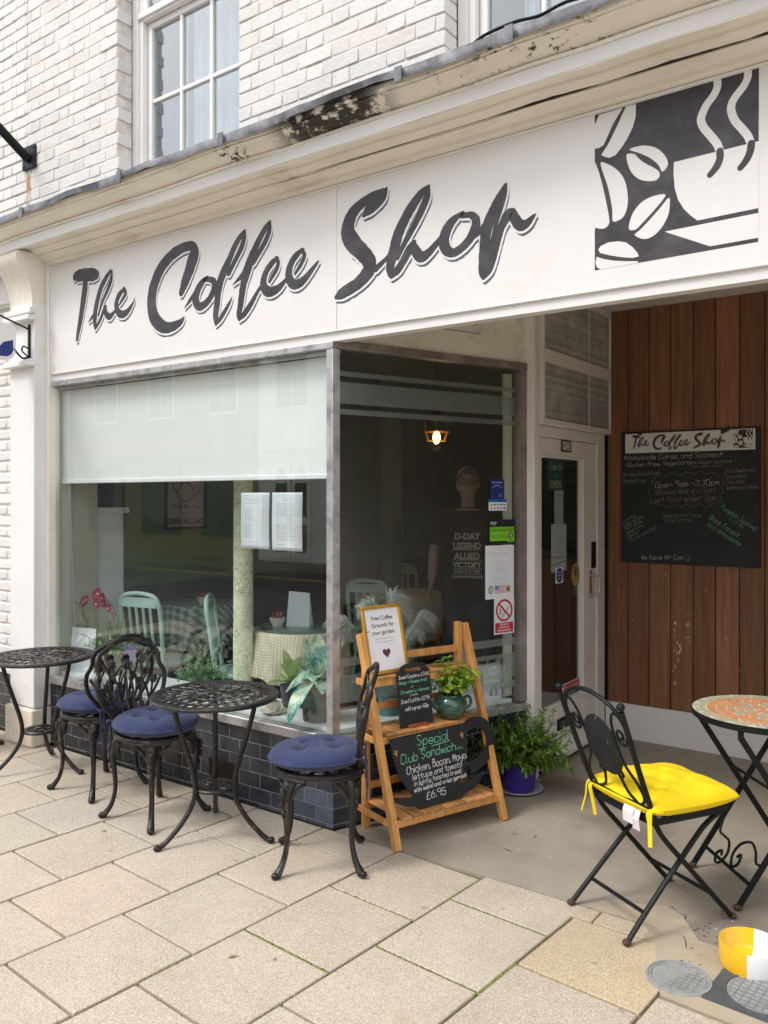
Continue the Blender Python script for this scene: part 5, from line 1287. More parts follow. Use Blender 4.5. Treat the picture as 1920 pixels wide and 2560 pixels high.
mb = MB(); mb.tube([(0.39,-0.168,0.115),(0.39,0.168,0.115)], 0.0075, 8); mb.build("stretcher", M['black_metal'], fc, smooth=True)
mb = MB(); z = 0.422
mb.bar((0.115,-0.166,z),(0.475,-0.166,z),0.006,0.026); mb.bar((0.115,0.166,z),(0.475,0.166,z),0.006,0.026); mb.bar((0.115,-0.163,z),(0.115,0.163,z),0.006,0.026); mb.bar((0.475,-0.163,z),(0.475,0.163,z),0.006,0.026)
for i in range(-14, 15):                      # lattice of flat strips
    for s in (1, -1):
        x0 = 0.295 + i*0.045; a = clip = None
        p, q = (x0-0.17*s, -0.163), (x0+0.17*s, 0.163)
        t0, t1 = 0.0, 1.0; dx = q[0]-p[0]
        for lim, sg in ((0.118, 1), (0.472, -1)):
            for_t = (lim - p[0]) / dx
            if (dx > 0) == (sg > 0): t0 = max(t0, for_t)
            else: t1 = min(t1, for_t)
        if t1 - t0 > 0.05: mb.bar((p[0]+dx*t0, p[1]+(q[1]-p[1])*t0, z+0.009+0.0015*s), (p[0]+dx*t1, p[1]+(q[1]-p[1])*t1, z+0.009+0.0015*s), 0.012, 0.0015)
mb.build("seat", M['black_metal'], fc)
FB = lambda u, w: (-0.045 + (0.845-w)*0.39, u, w)       # back plane
mb = MB()
mb.tube(catmull([FB(-0.180,0.795),FB(-0.135,0.850),FB(-0.07,0.880),FB(0,0.890),FB(0.07,0.880),FB(0.135,0.850),FB(0.180,0.795)],6), 0.0085, 8)
mb.build("back_rail", M['black_metal'], fc, smooth=True)
mb = MB(); mb.tube([FB(-0.168,0.475),FB(0.168,0.475)], 0.008, 8); mb.build("back_rail", M['black_metal'], fc, smooth=True)
for s in (1, -1):
    mb = MB(); mb.tube(catmull([FB(0.122*s,0.728),FB(0.140*s,0.733),FB(0.145*s,0.752),FB(0.128*s,0.762),FB(0.112*s,0.745),FB(0.118*s,0.712),FB(0.150*s,0.712),FB(0.172*s,0.76),FB(0.158*s,0.815),FB(0.125*s,0.825),FB(0.098*s,0.78),FB(0.088*s,0.70)][::1],5), 0.0055, 7)
    mb.tube(catmull([FB(0.088*s,0.70),FB(0.100*s,0.62),FB(0.140*s,0.56),FB(0.152*s,0.51),FB(0.120*s,0.478),FB(0.070*s,0.50),FB(0.050*s,0.545),FB(0.040*s,0.578),FB(0.058*s,0.585),FB(0.066*s,0.568),FB(0.054*s,0.560)],5), 0.0055, 7)
    mb.build("back_scroll", M['black_metal'], fc, smooth=True)
OV = Matrix.Translation(Vector(FB(0, 0.675))) @ frame((0,0,0), (0,1,0), (0.932,0,0.363)).to_4x4()
mb = MB(OV); mb.lathe([(0.0001,-0.008),(0.088,-0.008),(0.094,-0.003),(0.094,0.004),(0.088,0.008),(0.0001,0.008)], 40, sx=1.0, sy=1.33)
mb.build("back_plate", mat("scratched_black_plate", (0.014,0.018,0.021), 0.55, 0.3, 9, 0.1, 40, col2=(0.20,0.21,0.22), c2=(0.665,0.70), c2s=24, stretch=(1,3.2,0.5), spec=0.25), fc, smooth=True)
yc = thing("seat_cushion", "bright yellow square cushion tied to the black folding chair", "cushion", (1.383 + 0.302*0.5015, -0.107 + 0.302*0.865, 0.4375), radians(59.9))
n = 48; A = 0.222; vs = []
def ycush(u, v, sgn):
    e = (1-abs(u)**3.2)*(1-abs(v)**3.2); k = 1 - 0.075*(1-abs(u)**2)*(abs(v)**2) - 0.0
    kx = 1 - 0.07*(1-u*u)*0 - 0.075*(1-v*v)*1.0; ky = 1 - 0.075*(1-u*u)
    q_ = 1 - 0.06*(u*v)**2; x = A*u*(1-0.04*(1-v*v))*q_; y = A*0.93*v*(1-0.04*(1-u*u))*q_
    h = 0.058*max(0, e)**0.42
    if sgn > 0:
        for (tx, ty) in ((0.33,0.33),(-0.33,0.33),(0.33,-0.33),(-0.33,-0.33),(0,0)):
            d = hypot(u-tx, v-ty); h -= 0.018*math.exp(-(d/0.10)**2) + 0.010*math.exp(-(d/0.26)**2)
        h += 0.005*sin(5*u+2*v+0.5)*e + 0.004*sin(9*v-3*u)*e + 0.003*sin(13*u+6*v)*e
    return (x, y, 0.030 + sgn*h*(1 if sgn > 0 else 0.8) + 0.004*(abs(u*v))**1.5)
mb = MB()
for sgn in (1, -1):
    vs = [ycush(-1+2*i/n, -1+2*j/n, sgn) for i in range(n+1) for j in range(n+1)]
    mb.add(vs, [(i*(n+1)+j, i*(n+1)+j+1, (i+1)*(n+1)+j+1, (i+1)*(n+1)+j) for i in range(n) for j in range(n)])
mb.build("pad", M['yellow_cloth'], yc, smooth=True, sharp=0)
for s in (1, -1):
    x0, y0 = -0.185, 0.168*s
    for pts in ([(x0+0.02,y0*0.95,0.035),(x0-0.01,y0*1.02,0.04),(x0-0.03,y0*1.08,0.03),(x0-0.035,y0*1.10,-0.02),(x0-0.045,y0*1.18,-0.085)], [(x0-0.01,y0*1.02,0.035),(x0-0.03,y0*0.98,0.02),(x0-0.02,y0*0.97,-0.03),(x0-0.01,y0*0.93,-0.095)], [(x0-0.012,y0*1.12,0.03),(x0+0.012,y0*1.14,0.028),(x0+0.02,y0*1.0,0.034)]):
        tie(yc, pts, M['yellow_cloth'], 0.016, 0.003)
mb = MB(); lp = [(-0.205,-0.045,0.024),(-0.212,-0.045,-0.02),(-0.205,-0.045,-0.052)]
for (ya, yb, dz) in ((-0.118,-0.078,0.0),(-0.088,-0.030,0.016)):
    mb.add([(-0.200,ya,0.026),(-0.200,yb,0.026),(-0.214,yb,-0.02+dz),(-0.214,ya,-0.02+dz),(-0.206-dz*0.4,yb,-0.062+dz),(-0.206-dz*0.4,ya,-0.062+dz)], [(0,1,2,3),(3,2,4,5)])
mb.build("care_label", M['label'], yc)

# ================================================================ MOSAIC TABLE
mt = thing("mosaic_table", "round table with orange and sage mosaic top on crossed black legs", "table", (1.823, 0.607, 0), radians(41.3))
mb = MB(); mb.lathe([(0.0001,0.694),(0.288,0.694),(0.2915,0.697),(0.2915,0.7185),(0.2885,0.7200),(0.0001,0.7200)], 72); mtop = mb.build("tabletop", M['black_metal'], mt, smooth=True)
mb = MB(); mb.lathe([(0.0001,0.7204),(0.2872,0.7204)], 72); mb.build("grout", M['grout_cream'], mtop)
mb = MB(); rm_ = random.Random(6)
sage = lambda: (rm_.uniform(.40,.52), rm_.uniform(.42,.48), rm_.uniform(.30,.36)); orange = lambda: (rm_.uniform(.62,.74), rm_.uniform(.29,.36), rm_.uniform(.13,.19)); buff = lambda: (0.66, 0.62, 0.46)
def ring(r0, r1, n, colf, tw=0.0, gap=0.0030):
    for k in range(n):
        a, b = 2*pi*(k+0.0)/n, 2*pi*(k+1)/n; ga = gap/((r0+r1)/2+0.001); j = lambda: rm_.uniform(-0.0012,0.0012); c = colf(k)
        P_ = lambda r, an: ((r+j())*cos(an), (r+j())*sin(an))
        q = [P_(r0+gap/2,a+ga), P_(r0+gap/2,b-ga), P_(r1-gap/2,b-ga+tw), P_(r1-gap/2,a+ga+tw)]
        mb.prism(q, 0.7204, 0.7222, c)
ring(0.262,0.286,62,lambda k: sage() if k%3 else buff()); ring(0.236,0.262,58,lambda k: sage())
ring(0.196,0.234,36,lambda k: orange(), 0.10); ring(0.155,0.195,30,lambda k: orange(), -0.08)
ring(0.120,0.154,24,lambda k: orange() if k%3 else sage(), 0.10); ring(0.085,0.119,18,lambda k: sage() if k%2 else orange(), -0.10)
ring(0.048,0.084,12,lambda k: sage() if k%2 else orange(), 0.16); ring(0.004,0.046,7,lambda k: orange(), 0.1)
mb.build("mosaic", M['sage_tile'], mtop)
for fx, hw, nm in ((-1, 0.192, 0), (1, 0.176, 1)):
    for s in (1, -1):
        mb = MB(); mb.bar((0.224*fx, hw*s, 0.012), (-0.205*fx, hw*s, 0.665), 0.009, 0.024, up=(1,0,0.6)); mb.bar((-0.205*fx, hw*s, 0.655), (-0.205*fx, hw*s, 0.694), 0.009, 0.022, up=(1,0,0))
        mb.build("leg", M['black_metal'], mt, bevel=0.002)
        mb = MB(); mb.sphere((0.226*fx, hw*s, 0.012), 0.017, 10, 7, sz=0.72); mb.build("foot_cap", M['rust'], mt, smooth=True)
    mb = MB(); mb.tube([(0.172*fx,-hw,0.092),(0.172*fx,hw,0.092)], 0.0075, 8)
    if fx > 0: m2_ = MB(); m2_.tube([(-0.06*fx,-hw,0.445),(-0.06*fx,hw,0.445)], 0.0065, 8); m2_.build("stretcher", M['black_metal'], mt, smooth=True)
    mb.build("stretcher", M['black_metal'], mt, smooth=True)
F2 = lambda u, w: (-0.224 + w*0.66, u, w)
mb = MB()
mb.tube(catmull([F2(0.188,0.205),F2(0.165,0.165),F2(0.115,0.16),F2(0.075,0.155),F2(0.045,0.12),F2(0.055,0.08),F2(0.085,0.07),F2(0.105,0.095),F2(0.085,0.115),F2(0.072,0.10)],6), 0.0055, 7)
mb.tube(catmull([F2(-0.188,0.165),F2(-0.14,0.155),F2(-0.10,0.185),F2(-0.05,0.20),F2(0.0,0.175),F2(0.012,0.13),F2(-0.02,0.095),F2(-0.048,0.115),F2(-0.035,0.145),F2(-0.02,0.13)],6), 0.0055, 7)
mb.build("leg_scroll", M['black_metal'], mt, smooth=True)
pm = thing("paper_sheet", "loose white sheet lying on the mosaic table", "paper", (1.965, 0.497, 0.7226), radians(25))
mb = MB()
vs = []
for i in range(9):
    for j in range(7): vs.append((-0.10+0.2*i/8, -0.07+0.14*j/6, 0.0008 + 0.004*max(0,(i-6)/2)**2 + 0.003*max(0,(j-4)/2)**2))
mb.add(vs, [(i*7+j,(i+1)*7+j,(i+1)*7+j+1,i*7+j+1) for i in range(8) for j in range(6)]); mb.build("sheet", M['paper'], pm, smooth=True, sharp=0)
mb = MB(); rg = random.Random(2)
for i in range(5): text_rows(mb, -0.085, 0.03, 0.045-0.016*i, 0.003, rg, z=0.0022)
mb.build("print", M['ink_grey'], pm)
wb = thing("wooden_block", "small brown wooden menu holder on the mosaic table", "holder", (1.905, 0.615, 0.7222), radians(40))
mb = MB(); mb.box(-0.045,0.045,-0.018,0.018,0,0.022); mb.build("base", M['slat'], wb, bevel=0.003)
mb = MB(); mb.box(-0.035,0.035,-0.006,0.006,0.022,0.085); mb.build("upright", M['slat'], wb, bevel=0.003)

# ================================================================ DOG BOWL AND DRAIN COVERS
db_ = thing("dog_bowl", "round bowl glazed half yellow and half white beside the drain cover", "bowl", (1.912, -0.072, 0.0008), radians(18))
half = [(0.0001,0.0),(0.092,0.0),(0.098,0.004),(0.101,0.015),(0.102,0.078),(0.1005,0.084),(0.097,0.084),(0.0945,0.078),(0.092,0.030),(0.084,0.020),(0.0001,0.018)]
mb = MB(); mb.lathe(half, 40, a0=radians(78), a1=radians(258)); mb.build("bowl_half", M['bowl_y'], db_, smooth=True)
mb = MB(); mb.lathe(half, 40, a0=radians(258), a1=radians(438)); mb.build("bowl_half", M['bowl_w'], db_, smooth=True)
dc = thing("drain_cover", "round grey drain cover with a patch of square grid, beside the yellow slab", "drain cover", (1.735, -0.290, 0.0012), radians(-4))
mb = MB(); mb.lathe([(0.0001,0.0),(0.086,0.0),(0.086,0.003),(0.0001,0.003)], 56); dcl = mb.build("lid", M['cover'], dc, smooth=True)
mb = MB(); mb.lathe([(0.088,0.0),(0.0885,0.004),(0.094,0.004),(0.095,0.002),(0.097,0.002),(0.098,0.005),(0.104,0.004),(0.1055,0.0)], 56); mb.build("rim", M['cover'], dc, smooth=True)
mb = MB()
def grid_lines(mb, R, x0, step, w, z, keep=lambda x, y: True):
    k = -8
    while k <= 8:
        c = k*step
        if abs(c) < R*0.97:
            h = sqrt(R*R - c*c)
            for vert in (0, 1):
                N2 = 14
                for i in range(N2):
                    a, b = -h + 2*h*i/N2, -h + 2*h*(i+1)/N2; m_ = (a+b)/2
                    X, Y = (c, m_) if vert else (m_, c)
                    if keep(X, Y):
                        if vert: mb.box(c-w/2, c+w/2, a, b, z, z+0.0012+0.0001*vert)
                        else: mb.box(a, b, c-w/2, c+w/2, z, z+0.0012)
        k += 1
grid_lines(mb, 0.078, 0, 0.021, 0.0045, 0.0031, lambda x, y: x - 0.5*y > 0.0 and x > -0.02); mb.build("grid", M['cover_line'], dcl)
dc2 = thing("drain_cover", "round gridded drain cover set in a dark square surround under the dog bowl", "drain cover", (1.985, -0.235, 0.0012), radians(-4.2))
mb = MB(); mb.box(-0.15,0.15,-0.135,0.135,0.0,0.003); mb.build("surround", M['cover_d'], dc2, bevel=0.001)
mb = MB(); mb.lathe([(0.0001,0.003),(0.108,0.003),(0.108,0.0055),(0.0001,0.0055)], 56); l2 = mb.build("lid", M['cover'], dc2, smooth=True)
mb = MB(); mb.lathe([(0.110,0.003),(0.111,0.007),(0.119,0.007),(0.121,0.003)], 56); mb.build("rim", M['cover_d'], dc2, smooth=True)
mb = MB(); grid_lines(mb, 0.105, 0, 0.024, 0.0045, 0.0056); mb.build("grid", M['cover_line'], l2)

# ================================================================ SHELF STAND
ST = Matrix.Translation((0.104, 0.103, 0)) @ Matrix.Rotation(radians(70.5), 4, 'Z')     # x along the window, -y towards the street
def stp(x, y, z): return ST @ Vector((x, y, z))
stand = thing("shelf_stand", "stained pine three tier folding plant stand standing before the return window", "plant stand", M=ST)
W = 0.611
for x in (0.016, W-0.016):
    mb = MB(); mb.bar((x,0.0,0.0),(x,0.0,0.955),0.034,0.034,up=(0,1,0)); mb.build("rear_leg", M['pine'], stand, bevel=0.003)
    x2 = x + (0.029 if x < 0.3 else -0.029)
    x2 = x + (-0.036 if x < 0.3 else 0.036)
    mb = MB(); mb.bar((x2,-0.317,0.0),(x2,-0.006,0.945),0.034,0.036,up=(0,1,0.33)); mb.build("front_leg", M['pine'], stand, bevel=0.003)
for y_, z_ in ((-0.012, 0.82), (0.004, 0.58), (0.004, 0.20)):
    mb = MB(); mb.bar((0.03,y_,z_),(W-0.03,y_,z_),0.018,0.034); mb.build("cross_rail", M['pine'], stand, bevel=0.002)
rsl = random.Random(15)
for z, y0, dp in ((0.105, -0.288, 0.30), (0.460, -0.168, 0.185), (0.715, -0.092, 0.115)):
    mb = MB(); mb.bar((-0.02,y0+0.006,z),(W+0.02,y0+0.006,z),0.016,0.034); mb.bar((-0.01,y0+dp-0.02,z),(W+0.01,y0+dp-0.02,z),0.016,0.03)
    for x in (-0.028, W+0.028): mb.bar((x*1.0,y0-0.012,z+0.002),(x*1.0,y0+dp-0.01,z+0.002),0.012,0.03)
    sh = mb.build("shelf", M['pine'], stand, bevel=0.002)
    mb = MB(); n = 9; w = (W-0.03)/n
    for i in range(n):
        g = rsl.uniform(0.75, 1.35); mb.box(0.015+w*i+0.004, 0.015+w*(i+1)-0.004, y0-0.010+rsl.uniform(-.003,.003), y0+dp-0.008, z+0.0175, z+0.0295+rsl.uniform(-.0008,.0008), (g, g*rsl.uniform(.93,1.03), g*rsl.uniform(.85,1.05)))
    mb.build("slat", M['slat'], sh, bevel=0.002)
mb = MB(ST @ Matrix.Translation((0,0,0))); 
mb = MB(); mb.quad((W+0.042,-0.232,0.225),(W+0.042,-0.205,0.223),(W+0.042,-0.195,0.262),(W+0.042,-0.22,0.262)); mb.build("torn_sticker", M['paper'], stand)

def board_frame(x, y, z, lean=8.0, roll=0.0, yaw=0.0):
    """local frame of something leaning back on the stand: x along, y up, z towards the street"""
    u = Vector((1,0,0)); n = Vector((0,-1,0))
    Mx = ST @ Matrix.Translation((x,y,z)) @ Matrix.Rotation(radians(yaw),4,'Z') @ frame((0,0,0), u, n) @ Matrix.Rotation(radians(-lean),4,'X') @ Matrix.Rotation(radians(roll),4,'Z')
    return Mx
# ---- framed notice on the top tier
fn = thing("framed_notice", "gilt framed notice about free coffee grounds with a brown heart, on the top tier", "framed notice", M=board_frame(-0.005, -0.060, 0.7455, 13, 1.5, 0))
mb = MB()
for (x0,x1,y0,y1) in ((0,0.238,0,0.018),(0,0.238,0.317,0.335),(0,0.018,0.018,0.317),(0.220,0.238,0.018,0.317)): mb.box(x0,x1,y0,y1,-0.004,0.014)
mb.build("frame", M['gold'], fn, bevel=0.004)
mb = MB(); mb.box(0.018,0.220,0.018,0.317,-0.003,0.004); mb.build("sheet", M['paper'], fn)
for i, (tx, yy) in enumerate((("Free Coffee",0.262),("Grounds for",0.227),("your garden.",0.192))): print_text("print", tx, M['ink'], fn, 0.119, yy, 0.0285, z=0.0052, sx=0.93, bold=0.0002)
for tx, yy in (("Good for compost and can",0.168),("help repel slugs and snails",0.152)): print_text("small_print", tx, M['ink_grey'], fn, 0.119, yy, 0.0098, z=0.0052)
mb = MB(); hp = [(0.119 + 0.0016*16*sin(t)**3*0.9, 0.100 + 0.0016*(13*cos(t)-5*cos(2*t)-2*cos(3*t)-cos(4*t))) for t in [2*pi*k/40 for k in range(40)]]
mb.add([(0.119,0.100,0.0052)] + [(x,y,0.0052) for x,y in hp], [(0,1+k,1+(k+1)%40) for k in range(40)]); mb.build("heart", mat("brown_heart",(0.11,0.035,0.035),0.7,0.3,60), fn)
# ---- tablet chalkboard on the middle tier
tbm = thing("chalkboard", "small tablet shaped chalkboard listing iced drinks, slotted in a red wood block", "chalkboard", M=board_frame(0.128, -0.135, 0.4905, 6, 1.0, 0))
poly = [(0,0),(0.200,0),(0.200,0.262)] + [(0.186-0.0*k,0.276) for k in range(1)] + [(0.180+0.0,0.280)] + [(0.100+0.080*cos(t), 0.280+0.024*sin(t)) for t in [pi*k/10 for k in range(1,10)]] + [(0.020,0.280),(0.014,0.276),(0,0.262)]
mb = MB()
# board with a real hand slot: built as strips round the slot
sx0, sx1, sy0, sy1 = 0.052, 0.150, 0.262, 0.280
mb.prism([(0,0),(0.2,0),(0.2,sy0),(0,sy0)], -0.006, 0.0)
mb.prism([(0,sy0),(sx0,sy0),(sx0,sy1),(0.02,sy1),(0.012,0.276)], -0.006, 0.0); mb.prism([(sx1,sy0),(0.2,sy0),(0.188,0.276),(0.18,sy1),(sx1,sy1)], -0.006, 0.0)
mb.prism([(0.02,sy1),(0.18,sy1)] + [(0.100+0.080*cos(t), sy1+0.026*sin(t)) for t in [pi*k/12 for k in range(1,12)]], -0.006, 0.0)
mb.build("board", M['black'], tbm)
mb = MB(); mb.box(0.045,0.155,-0.012,0.012,-0.022,0.016); mb.build("wood_block", M['redwood'], tbm, bevel=0.002)
c = Chalk(3); c.text("Iced Coolers £3.45", 0.010, 0.234, 0.182, 0.016, th=0.0025).text("Iced Latte £2.95", 0.014, 0.118, 0.172, 0.017, th=0.0025).text("add syrup +50p", 0.036, 0.080, 0.140, 0.017, th=0.0025).done("white_chalk", M['chalk_w'], tbm)
c = Chalk(4); c.text("Mango + Passion fruit", 0.010, 0.208, 0.168, 0.015, th=0.0020).text("or", 0.080, 0.186, 0.016, 0.013, th=0.0019).text("Strawberry + Banana", 0.014, 0.163, 0.172, 0.015, th=0.0020).done("green_chalk", M['chalk_g'], tbm)
c = Chalk(5); c.line([(0.07,0.146),(0.082,0.153),(0.094,0.147),(0.106,0.153),(0.118,0.146)], 0.0024).done("chalk_flourish", M['chalk_w'], tbm)
# ---- cup shaped chalkboard on the bottom tier
cb = thing("chalkboard", "large cup shaped chalkboard with the special club sandwich, on the bottom tier", "chalkboard", M=board_frame(0.030, -0.262, 0.1365, 11, 1.0, 0))
body = [(0.000,0.345),(0.455,0.345)] 
right = [(0.458,0.30),(0.452,0.24),(0.432,0.17),(0.400,0.105),(0.365,0.062),(0.372,0.055),(0.455,0.075),(0.54,0.096),(0.545,0.088),(0.47,0.030),(0.40,0.012),(0.388,0.004),(0.378,0.0)]
left = [(0.120,0.0),(0.110,0.004),(0.106,0.014),(0.04,0.030),(-0.055,0.078),(-0.05,0.088),(0.085,0.060),(0.092,0.066),(0.062,0.105),(0.03,0.165),(0.010,0.235),(0.0,0.30)]
cup = body + catmull(right[:5],3) + right[5:] + left[:8] + catmull(left[7:],3)
mb = MB(); mb.prism(cup, -0.008, 0.0)
hd = catmull([(0.450,0.315),(0.50,0.335),(0.56,0.328),(0.600,0.290),(0.610,0.235),(0.585,0.180),(0.530,0.145),(0.450,0.118)],6)
vs = []; fs = []
for i,(x,y) in enumerate(hd):
    a = hd[max(i-1,0)]; b = hd[min(i+1,len(hd)-1)]; dx, dy = b[0]-a[0], b[1]-a[1]; l = hypot(dx,dy); nx, ny = -dy/l, dx/l; w = 0.026
    for z_ in (-0.0082, 0.0002): vs += [(x+nx*w,y+ny*w,z_),(x-nx*w,y-ny*w,z_)]
for i in range(len(hd)-1):
    o_ = i*4; fs += [(o_+2,o_+3,o_+7,o_+6),(o_,o_+4,o_+5,o_+1),(o_,o_+2,o_+6,o_+4),(o_+1,o_+5,o_+7,o_+3)]
mb.add(vs, fs); mb.build("board", M['black'], cb)
mb = MB(); ed = body + catmull(right[:5],3)
for i in range(len(ed)-1):
    if i % 2 == 0: mb.bar((ed[i][0],ed[i][1]+0.001,-0.003),(ed[i+1][0],ed[i+1][1]+0.001,-0.003),0.0035,0.004,up=(0,0,1))
for i in range(0,len(hd)-8,1):
    x,y = hd[i]; 
mb.build("worn_edge", M['pine'], cb)
c = Chalk(6); c.text("Special", 0.150, 0.284, 0.190, 0.044, th=0.0034).text("Club Sandwich.....", 0.045, 0.220, 0.375, 0.040, th=0.0034, ang=0.02); c.line([(0.155,0.268),(0.20,0.270)],0.0035).line([(0.235,0.270),(0.345,0.276)],0.0035); c.done("green_chalk", M['chalk_g'], cb)
c = Chalk(7); c.text("Chicken, Bacon, Mayo,", 0.072, 0.168, 0.365, 0.033, th=0.0034, ang=0.03).text("lettuce and tomato", 0.100, 0.136, 0.300, 0.026, th=0.0031, ang=0.025).text("in lightly toasted bread", 0.105, 0.108, 0.285, 0.021, th=0.0028, ang=0.025).text("with salad and crisp garnish", 0.100, 0.080, 0.320, 0.019, th=0.0031, ang=0.03).text("£6.95", 0.165, 0.034, 0.115, 0.032, th=0.0034, ang=0.03); c.done("white_chalk", M['chalk_w'], cb)
c = Chalk(8)
for (x,y) in ((0.022,0.27),(0.425,0.285)): c.line([(x-0.010,y+0.006),(x+0.002,y-0.004),(x+0.010,y+0.012)],0.005,sm=False).line([(x-0.002,y+0.018),(x+0.004,y-0.012)],0.004,sm=False)
c.done("butterfly_mark", M['pine'], cb)

# ================================================================ PLANTS
def leaf(mb, base, d, L, w, rng, col=None, droop=0.3, fold=0.25, seg=4, up=None):
    """one folded, drooping leaf of 2*seg faces"""
    d = Vector(d).normalized(); u = Vector(up) if up else Vector((rng.uniform(-.4,.4), rng.uniform(-.4,.4), 1)); s = d.cross(u)
    if s.length < 1e-3: s = Vector((1,0,0))
    s.normalize(); n = s.cross(d).normalized(); vs = []; p = Vector(base)
    for i in range(seg+1):
        t = i/seg; ww = w*(sin(pi*min(1, t*0.92+0.06)))**0.8*0.5 if i < seg else 0.0005
        q = p + d*(L*t) - Vector((0,0,1))*(droop*L*t*t)
        vs += [q - s*ww + n*(ww*fold), q, q + s*ww + n*(ww*fold)]
    fs = []
    for i in range(seg):
        o = i*3; fs += [(o,o+1,o+4,o+3),(o+1,o+2,o+5,o+4)]
    mb.add(vs, fs, col)
# ---- lavender-like bush in the violet pot
pot = thing("potted_plant", "bushy narrow leaved plant in a violet blue pot on a white saucer", "potted plant", (0.476, 1.02, 0.0))
mb = MB(); mb.lathe([(0.0001,0.004),(0.086,0.004),(0.118,0.012),(0.133,0.020),(0.134,0.024),(0.118,0.018),(0.086,0.010),(0.0001,0.010)], 44); mb.build("saucer", M['saucer'], pot, smooth=True)
mb = MB(); mb.lathe([(0.0001,0.0105),(0.083,0.0105),(0.087,0.016),(0.101,0.165),(0.1045,0.165),(0.1045,0.178),(0.098,0.178),(0.095,0.15),(0.0001,0.150)], 44); mb.build("pot", M['purple'], pot, smooth=True)
mb = MB(); mb.lathe([(0.0001,0.158),(0.094,0.153)], 24); mb.build("soil", M['soil'], pot, smooth=True)
rg = random.Random(101); st_ = MB(); lf = MB(); fl = MB()
for i in range(210):
    a = rg.uniform(0, 2*pi); r0 = rg.uniform(0, 0.085); sp = rg.random()**0.7
    tilt = 0.12 + 1.05*sp; L = rg.uniform(0.13, 0.34)*(1.0 if tilt < 0.85 else 0.88)
    d = Vector((cos(a)*sin(tilt) + (0.10 if rg.random() < 0.5 else 0), sin(a)*sin(tilt), cos(tilt)))
    p = Vector((r0*cos(a), r0*sin(a), 0.155)); pts = [p.copy()]; n_ = 7
    for k in range(n_):
        d = (d + Vector((rg.uniform(-.16,.16), rg.uniform(-.16,.16), rg.uniform(-.12,.08) - 0.12*sp*k/n_*2.0))).normalized(); p = p + d*(L/n_)
        if p.z < 0.03: p.z = 0.03
        pts.append(p.copy())
    st_.tube(pts, [0.0022 - 0.0014*k/n_ for k in range(n_+1)], 4, cap=False)
    for k in range(1, n_+1):
        for q in range(6 if k < n_ else 7):
            an = rg.uniform(0, 2*pi); dd = (pts[k]-pts[k-1]).normalized(); side = dd.orthogonal().normalized(); side.rotate(Matrix.Rotation(an, 3, dd))
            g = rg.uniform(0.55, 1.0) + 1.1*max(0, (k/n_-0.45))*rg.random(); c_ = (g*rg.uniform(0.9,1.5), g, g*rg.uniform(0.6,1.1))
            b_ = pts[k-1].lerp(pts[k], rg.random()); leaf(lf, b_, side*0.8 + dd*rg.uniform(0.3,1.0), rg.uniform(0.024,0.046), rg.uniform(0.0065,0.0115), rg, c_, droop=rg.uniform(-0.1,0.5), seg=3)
for i in range(8):
    a = rg.uniform(-0.8, 1.2) - 0.9; r = rg.uniform(0.12,0.24); p = Vector((r*cos(a), r*sin(a), rg.uniform(0.06,0.22)))
    for k in range(5):
        an = 2*pi*k/5; leaf(fl, p, (cos(an), sin(an), 0.4), 0.009, 0.005, rg, seg=2)
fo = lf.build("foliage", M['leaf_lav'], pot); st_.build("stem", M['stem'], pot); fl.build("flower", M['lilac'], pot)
# ---- teapot with a pale green herb on the middle tier
tpos = stp(0.462, -0.105, 0.4900)
tp_ = thing("teapot_planter", "green glazed teapot used as a planter with pale green leaves", "planter", tpos, radians(70.5 - 6))
mb = MB(); mb.lathe([(0.0001,0.0),(0.045,0.0),(0.050,0.004),(0.072,0.028),(0.083,0.058),(0.081,0.085),(0.066,0.108),(0.056,0.114),(0.055,0.120),(0.050,0.120),(0.049,0.110),(0.0001,0.106)], 44); mb.build("body", M['glaze'], tp_, smooth=True)
mb = MB(); mb.tube(catmull([(-0.070,0.0,0.058),(-0.095,0.0,0.070),(-0.108,0.0,0.092),(-0.122,0.0,0.104)],5), [0.020,0.018,0.017,0.016,0.015,0.014,0.013,0.0125,0.012,0.0118,0.0118,0.012,0.0122,0.0125,0.0125,0.0125], 12, cap=False)
sp_ = mb.build("spout", M['glaze'], tp_, smooth=True)
mb = MB(); mb.tube([(-0.1205,0.0,0.1025),(-0.1232,0.0,0.1050)], 0.0132, 12, cap=False); mb.build("spout_lip", M['china'], sp_, smooth=True)
mb = MB(); mb.tube(catmull([(0.078,0,0.090),(0.105,0,0.098),(0.122,0,0.080),(0.118,0,0.050),(0.085,0,0.036)],6), 0.0075, 9); mb.build("handle", M['glaze'], tp_, smooth=True)
mb = MB(); mb.lathe([(0.0001,0.110),(0.049,0.107)], 20); mb.build("soil", M['soil'], tp_)
rg = random.Random(55); st_ = MB(); lf = MB()
for i in range(50):
    a = rg.uniform(0, 2*pi); tilt = rg.uniform(0.05, 0.95); L = rg.uniform(0.10, 0.20); d = Vector((cos(a)*sin(tilt)+0.05, sin(a)*sin(tilt), cos(tilt))); p = Vector((0.03*cos(a)*rg.random(), 0.03*sin(a), 0.107)); pts = [p.copy()]
    for k in range(5):
        d = (d + Vector((rg.uniform(-.15,.15), rg.uniform(-.15,.15), 0.05))).normalized(); p = p + d*(L/5); pts.append(p.copy())
    st_.tube(pts, 0.0016, 5, cap=False)
    for k in range(2, 6):
        for s in (0, pi):
            dd = (pts[k]-pts[k-1]).normalized(); side = dd.orthogonal().normalized(); side.rotate(Matrix.Rotation(k*pi/2 + s + rg.uniform(-.4,.4), 3, dd)); g = rg.uniform(0.7, 1.2)
            leaf(lf, pts[k], side + dd*0.25, rg.uniform(0.022,0.042), rg.uniform(0.019,0.030), rg, (g, g, g*rg.uniform(0.6,1.2)), droop=rg.uniform(0,0.4), fold=0.2)
